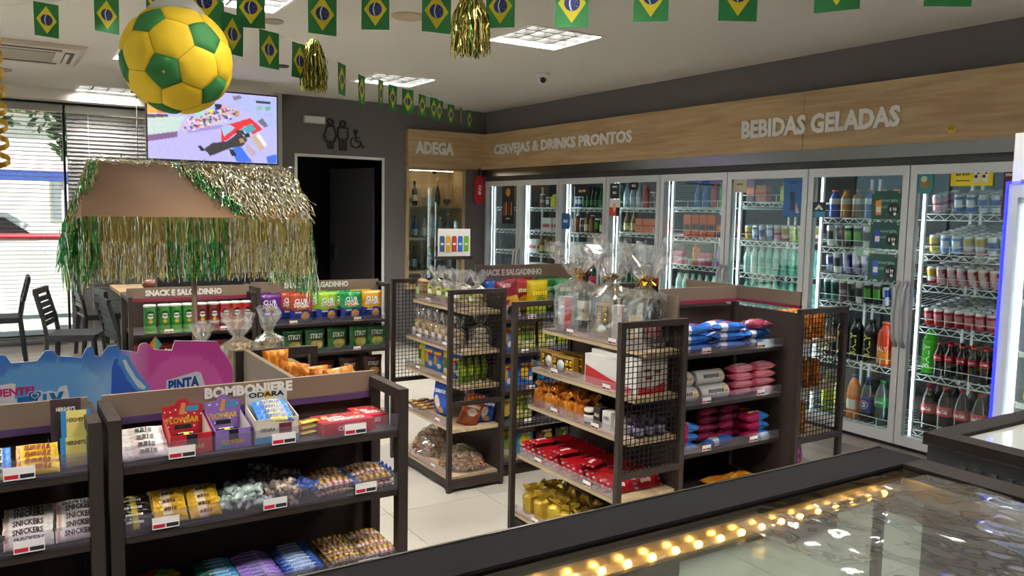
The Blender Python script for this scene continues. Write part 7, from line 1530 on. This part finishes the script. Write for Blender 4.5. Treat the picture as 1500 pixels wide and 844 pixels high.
def cardpaint(outl, x0, x1, f_, nm, y=0., n=60, k=26):
    """solid card under an outline, printed with colour function f_(x, z)"""
    mb = MB(); 
    def top(x):
        for a, b_ in zip(outl, outl[1:]):
            if a[0] <= x <= b_[0] and b_[0] > a[0]: return a[1]+(b_[1]-a[1])*(x-a[0])/(b_[0]-a[0])
        return outl[-1][1]
    xs_ = sorted({x0+(x1-x0)*i/n for i in range(n+1)} | {p[0] for p in outl if x0 <= p[0] <= x1}); zb = .955
    for s, yy in ((1, y-.003), (-1, y+.003)):
        v = []; c = []
        for x in xs_:
            t_ = top(x)
            for j in range(k+1): z = zb+(t_-zb)*j/k; v.append((x-.05, yy, z-.955)); c.append(f_(x, z) if s > 0 else (.7, .68, .65))
        fs = [(i*(k+1)+j, (i+1)*(k+1)+j, (i+1)*(k+1)+j+1, i*(k+1)+j+1) for i in range(len(xs_)-1) for j in range(k)]
        mb.add(v, fs if s > 0 else [tuple(reversed(q)) for q in fs], 0, False, c)
    m_ = len(xs_); K = k+1
    mb.add([(x-.05, y-.003, top(x)-.955) for x in xs_]+[(x-.05, y+.003, top(x)-.955) for x in xs_], [(i, i+1, m_+i+1, m_+i) for i in range(m_-1)], 0, False, (.6, .6, .62)); xe = xs_[-1]
    mb.add([(xe-.05, y-.003, 0), (xe-.05, y+.003, 0), (xe-.05, y+.003, top(xe)-.955), (xe-.05, y-.003, top(xe)-.955)], [(0, 1, 2, 3)], 0, False, (.6, .5, .55))
    return obj(nm, mb.mesh(nm, M['inkm'], True), bo)
LB, MBc, PB = L('6fb0f0'), L('4a86e2'), L('b4e0f8')
def fblue(x, z):
    d = math.hypot((x-.1)/.13, (z-1.13)/.1); t = max(0, min(1, (x-.16)/.1))*max(0, min(1, (1.23-z)/.05)); b_ = LB if d < 1 else MBc; n_ = .08*noise.noise(Vector((x*12, z*30, 0)))
    if x > .262: w_ = min(1, (x-.262)/.03); b_ = tuple(p+(q-p)*w_*.8 for p, q in zip(b_, L('d8a8d8')))
    return tuple(max(0, p+(q-p)*t*.8+n_*.3) for p, q in zip(b_, PB))
P1, P2 = L('e666bc'), L('da4cae')
def fpink(x, z):
    d = math.hypot((x-.42)/.105, (z-1.10)/.12); b_ = P1 if d < 1 else P2
    if x < .34: w_ = max(0, min(1, (.34-x)/.06)); b_ = tuple(p+(q-p)*w_*.7 for p, q in zip(b_, L('e8c0e0')))
    return b_
bp_ = cardpaint(blue_o, -.5, .288, fblue, 'blue_board'); pp_ = cardpaint(pink_o, .288, .546, fpink, 'pink_board')
def bshape(par, poly, col, y, nm='print'): obj(nm, MB().prism([(p[0]-.05, p[1]-.955) for p in poly], -y, -y+.001, 'xz').mesh(nm, mat('ink_'+col, col, .5)), par)
bshape(bp_, [(-.05, 1.137), (.03, 1.137), (.034, 1.178), (.025, 1.181), (-.05, 1.172)], 'eef0f6', .0045)
word('lettering', bp_, 'QUENTE!', (-.03, -.0052, .203), (1, 0, .03), (0, 0, 1), .024, mat('ink_d02a78', 'd02a78', .5), w=.105, bold=.04)
bshape(bp_, [(-.08, 1.06), (.145, 1.06), (.148, 1.13), (.143, 1.165), (.128, 1.163), (.12, 1.15), (.105, 1.155), (.092, 1.152), (.085, 1.158), (.07, 1.155), (.05, 1.14), (.03, 1.143), (-.08, 1.136)], 'e8ecf8', .0042)
word('lettering', bp_, 'TILLY', (.086-.05, -.0058, 1.118-.955), (1, 0, .06), (0, 0, 1), .06, mat('ink_1f78c0', '1f78c0', .5), w=.1, bold=.06)
def heart(x, z, r): return [(x+r*16*math.sin(t)**3/17, z+r*(13*math.cos(t)-5*math.cos(2*t)-2*math.cos(3*t)-math.cos(4*t))/17) for t in [2*PI*i/24 for i in range(24)]]
for k, (rr, c) in enumerate(((.017, 'e8ecf8'), (.0145, '2a62a8'), (.010, 'c8e0f0'), (.0065, '2a62a8'))): bshape(bp_, heart(.073, 1.146, rr), c, .0052+k*.0006)
bshape(bp_, [(.236, 1.0), (.335, 1.0), (.33, 1.127), (.268, 1.226), (.252, 1.222), (.245, 1.2)], '2f5fc8', .006)
bshape(bp_, [(.262, 1.226), (.272, 1.232), (.284, 1.229), (.292, 1.21), (.31, 1.175), (.334, 1.142), (.33, 1.128), (.31, 1.128), (.296, 1.142), (.28, 1.165), (.268, 1.195), (.258, 1.21)], '5a9ae8', .0068)
bshape(bp_, [(.27, 1.218), (.278, 1.22), (.284, 1.205), (.3, 1.172), (.324, 1.143), (.32, 1.136), (.306, 1.142), (.29, 1.17), (.276, 1.198)], 'e8f0f8', .0074)
bshape(pp_, [(.372, 1.095), (.47, 1.095), (.476, 1.12), (.462, 1.168), (.45, 1.172), (.375, 1.155)], 'eef0f8', .0045); word('lettering', pp_, 'PINTA', (.418-.05, -.0055, 1.143-.955), (1, 0, .1), (0, 0, 1), .03, mat('ink_1f4a98', '1f4a98', .5), w=.078, bold=.05); word('lettering', pp_, '~4', (.432-.05, -.0056, 1.112-.955), (1, 0, .1), (0, 0, 1), .022, mat('ink_d04a8a', 'd04a8a', .5), w=.06, bold=.05)
o = tag(empty('paper_kite', (.354, 2.325, .962)), 'small orange and teal paper kite on a stick above the pink board', 'kite')
kz = .285
for s, c in ((-1, 'd87a28'), (1, '3a9a98')):
    for q, cc in ((0, c), (1, 'd8a040' if s < 0 else '6ab08a')): obj('sail', MB().add([(0, 0, kz+.024), (s*.0165*(.5 if q else 1), -.001*q, kz), (0, -.001*q, kz-.022)], [(0, 1, 2)]).mesh('sail', mat('kite_'+cc, cc, .6)), o)
obj('stick', MB().tube([(0, .001, 0), (0, .001, kz+.02)], .0012, 5).mesh('stick', M['kraft']), o)

# ================================================================== CHAIRS AND TABLES BY THE WINDOW
bl = mat('chair_black', '1d1e20', .4)
def chair(loc, rz, label):
    """plastic chair facing +X locally"""
    o = tag(empty('plastic_chair', loc, rz), label, 'chair', 'black chairs by the window')
    b = MB(); b.prism([(-.2, -.2), (.2, -.21), (.215, -.15), (.215, .15), (.2, .21), (-.2, .2)], .43, .455, 'xy'); b.box(-.2, -.2, .40, .2, -.185, .43); b.box(-.2, .185, .40, .2, .2, .43); b.box(.185, -.2, .40, .2, .2, .43); obj('seat', b.mesh('seat', bl), o)
    for sx, sy in ((1, 1), (1, -1), (-1, 1), (-1, -1)): obj('leg', MB().bar((sx*.185, sy*.185, .43), (sx*.22, sy*.205, 0), .035, .03).mesh('leg', bl), o)
    b = MB()
    for s in (-1, 1): b.bar((-.185, s*.185, .44), (-.215, s*.19, .62), .03, .03); b.bar((-.215, s*.19, .62), (-.27, s*.175, .84), .03, .03)
    b.bar((-.27, -.19, .835), (-.27, .19, .835), .03, .05); obj('back_frame', b.mesh('back_frame', bl), o)
    for k in range(5): z = .55+k*.054; x = -.205-.06*max(0, (z-.6)/.24); obj('back_slat', MB().bar((x-.004, -.175, z), (x-.004, .175, z), .014, .044).mesh('back_slat', bl), o)
def ctable(loc, sx, sy, label, objm):
    o = tag(empty('cafe_table', loc), label, 'table', 'cafe tables'); obj('table_top', MB().box(-sx/2, -sy/2, .72, sx/2, sy/2, .755).mesh('table_top', objm), o); obj('pedestal', MB().box(-.04, -.04, .02, .04, .04, .72).mesh('pedestal', M['dark']), o); obj('foot', MB().lathe([(.25, 0), (.25, .012), (.05, .025)], 20).mesh('foot', M['dark']), o)
chair((.60, 8.3, 0), -.3, 'black slatted chair standing alone before the open blind'); chair((.02, 9.75, 0), PI, 'black slatted chair at the left edge, its back to the right'); chair((.95, 9.7, 0), .1, 'black slatted chair by the window behind the single chair'); chair((.99, 7.35, 0), .15, 'black slatted chair right next to the crisp tube shelves'); chair((1.05, 8.0, 0), .1, 'black slatted chair half hidden behind the one by the crisp tubes')
ctable((1.45, 9.2, 0), .85, .8, 'pale wood table behind the crisp tube shelves', M['wood']); ctable((-.38, 8.6, 0), .8, .8, 'pale wood table at the left picture edge', M['wood'])
o = tag(empty('bread_basket', (1.36, 9.0, .755)), 'small basket on the pale wood table', 'basket'); obj('basket', MB().lathe([(.08, 0), (.12, .07), (.115, .07), (.075, .01), (.001, .01)], 20).mesh('basket', mat('basket_brown', '6a3a2a', .8)), o); obj('cloth', MB().ball(0, 0, .07, .09, .09, .03, 12, 6).mesh('cloth', mat('cloth_rose', 'b08478', .8)), o)
o = tag(empty('black_sofa', (1.85, 8.15, 0)), 'low black bench seat behind the snack signs', 'bench'); obj('seat', MB().box(-.55, -.3, .1, .55, .3, .45).mesh('seat', M['black']), o); obj('backrest', MB().box(-.55, .2, .45, .55, .32, .95).mesh('backrest', M['black']), o); [obj('leg', MB().box(x-.03, y-.03, 0, x+.03, y+.03, .1).mesh('leg', M['dark']), o) for x in (-.5, .5) for y in (-.25, .25)]
o = tag(empty('waste_bin', (2.72-.1, 8.75, 0)), 'dark green bin standing before the grey wall', 'bin'); obj('bin_body', MB().lathe([(.15, 0), (.18, .75), (.19, .76), (.19, .8)], 20).mesh('bin_body', mat('bin_green', '1f4a34', .5)), o); obj('bin_lid', MB().lathe([(.195, .8), (.19, .85), (.1, .9), (.001, .91)], 20).mesh('bin_lid', mat('bin_green', '1f4a34', .5)), o)

# ================================================================== GLASS COUNTER IN FRONT
o = tag(empty('glass_counter', (1.0, .8, 0)), 'black framed glass display counter in the foreground with a row of warm lights', 'counter')
cx0, cx1, cy0, cy1, ct = -.75, 1.853, .30, 1.205, 1.05; G = lambda mb: mb.xf(Matrix.Translation((-1.0, -.8, 0)))
bk_ = mat('counter_black', '151516', .75, spec=.03); fb = .115; rb_ = .08
b = MB(); b.box(cx0, cy1-fb, ct-.03, cx1, cy1, ct); obj('top_frame', G(b).mesh('top_frame', bk_), o)
b = MB(); b.box(cx1-rb_, cy0, ct-.03, cx1, cy1-fb, ct); obj('top_frame', G(b).mesh('top_frame', mat('counter_brown', '1d1815', .65, spec=.08)), o)
b = MB(); b.box(cx0, cy0, ct-.03, cx0+rb_, cy1-fb, ct); obj('top_frame', G(b).mesh('top_frame', bk_), o); b = MB(); b.box(cx0+rb_, cy0, ct-.03, cx1-rb_, cy0+.06, ct); obj('top_frame', G(b).mesh('top_frame', bk_), o)
b = MB(); b.box(cx0, cy1-.004, ct-.004, cx1, cy1+.002, ct+.002); obj('edge_trim', G(b).mesh('edge_trim', M['steel']), o)
topg = mat_clear('counter_glass', 'eef2f0', .05, .02, 0, 'ffffff', (5, .25, .02))
b = MB(); b.box(cx0+rb_, cy0+.06, ct-.012, cx1-rb_, cy1-fb, ct-.006); obj('top_glass', G(b).mesh('top_glass', topg), o)
b = MB(); b.box(cx0, cy1-.02, .32, cx1-.02, cy1-.012, ct-.03); obj('front_glass', G(b).mesh('front_glass', M['glass']), o); b = MB(); b.box(cx1-.012, cy0+.02, .32, cx1-.004, cy1-.03, ct-.03); obj('side_glass', G(b).mesh('side_glass', M['glass']), o)
b = MB(); b.box(cx0, cy0, 0, cx1-.004, cy1-.01, .30); obj('cabinet', G(b).mesh('cabinet', bk_), o)
b = MB(); b.box(cx0+.02, cy0+.02, .30, cx1-.02, cy1-.025, .318); obj('display_floor', G(b).mesh('display_floor', M['steel']), o)
b = MB(); b.box(cx0, cy0, .30, cx1-.02, cy0+.015, ct-.03); obj('rear_door', G(b).mesh('rear_door', bk_), o)
b = MB()
for x in (cx1-.02,): b.box(x-.02, cy1-.04, .30, x, cy1-.02, ct-.03)
obj('corner_post', G(b).mesh('corner_post', M['steel']), o)
b = MB(); b.box(cx0, cy1-fb, ct-.075, cx1-.03, cy1-fb+.004, ct-.03); obj('light_channel', G(b).mesh('light_channel', mat('channel_steel', '9a8f80', .3, .8)), o)
b = MB(); b.box(cx1-rb_-.004, cy0+.06, ct-.075, cx1-rb_, cy1-fb, ct-.03); obj('light_channel', G(b).mesh('light_channel', mat('channel_steel', '9a8f80', .3, .8)), o)
b = MB().tube([(cx0+.1, cy1-fb-.012, ct-.052), (cx1-rb_-.03, cy1-fb-.012, ct-.052)], .009, 10); obj('light_tube', G(b).mesh('light_tube', mat_clear('tube_clear', 'fff2d8', .1, .1, .25, 'ffe2a8')), o)
wl = mat('warm_light', 'fff0c8', emit='ffcf78', es=30.)
lm = MB().ball(0, 0, 0, .0062, n=8, k=6).mesh('light_bulb', wl)
x = cx0+.12
while x < cx1-rb_-.05:
    obj('light_bulb', lm, o, (x-1.0, cy1-fb-.012-.8, ct-.052)); x += .058
# crumpled clear film lying on the glass
mb = MB(); nx, ny = 70, 50; vv = []
for j in range(ny+1):
    for i in range(nx+1):
        u, v = i/nx, j/ny; x = 1.12+.60*u; y = .48+.52*v; n_ = noise.noise(Vector((x*9, y*9, 0)))+.6*noise.noise(Vector((x*24, y*24, 4)))+.4*abs(noise.noise(Vector((x*40, y*15, 9))))
        vv.append((x, y, ct+.004+.011*(n_*.5+.6)))
mb.add(vv, [(j*(nx+1)+i, j*(nx+1)+i+1, (j+1)*(nx+1)+i+1, (j+1)*(nx+1)+i) for j in range(ny) for i in range(nx)], 0, True)
tag(obj('plastic_film', mb.mesh('plastic_film', mat_clear('crumpled_film', 'ffffff', .20, .05, .04, 'ffffff'))), 'crumpled clear plastic film lying on the counter glass', 'plastic film')
# second counter, further right
o = tag(empty('side_counter', (2.75, .95, 0)), 'lower black counter with brown rim at the right edge, beyond the glass counter', 'counter')
ax, bx2, ay, by2, az = -.48, .55, -.55, .39, 1.0
obj('cabinet', MB().box(ax+.01, ay, 0, bx2, by2-.01, az-.03).mesh('cabinet', M['black']), o)
b = MB(); b.box(ax, by2-.07, az-.03, bx2, by2, az); b.box(ax, ay, az-.03, ax+.07, by2-.07, az); b.box(bx2-.07, ay, az-.03, bx2, by2-.07, az); b.box(ax+.07, ay, az-.03, bx2-.07, ay+.07, az); obj('top_rim', b.mesh('top_rim', mat('counter_brown', '1d1815', .65, spec=.08)), o)
obj('top_glass', MB().box(ax+.07, ay+.07, az-.02, bx2-.07, by2-.07, az-.012).mesh('top_glass', mat('counter_top_glass', 'a8aaa4', .06, spec=.8)), o)
b = MB()
for k in range(18): y = ay+.1+k*.042; b.box(ax+.004, y, .55, ax+.009, y+.018, .93)
stuff(obj('grille', b.mesh('grille', mat('grille_dark', '2a2c30', .4)), o)); obj('edge_trim', MB().box(ax-.002, ay, az-.034, ax+.0, by2, az-.028).mesh('edge_trim', M['steel']), o)
o = tag(empty('curled_card', (2.78, 1.16, 1.0)), 'curled grey card with black letters lying on the right counter', 'card'); mb = MB(); vv = []
for i in range(13):
    a = PI*i/12
    for y in (-.03, .03): vv.append((.09*math.cos(a)*-1, y, .004+.035*math.sin(a)))
mb.add(vv, [(2*i, 2*i+1, 2*i+3, 2*i+2) for i in range(12)], 0, True); obj('paper', mb.mesh('paper', mat('grey_card2', 'a8a8aa', .5)), o); word('lettering', o, 'OO VITU', (-.03, -.031, .018), (1, 0, 0), (0, 0, 1), .014, M['black'], w=.08, bold=.03)
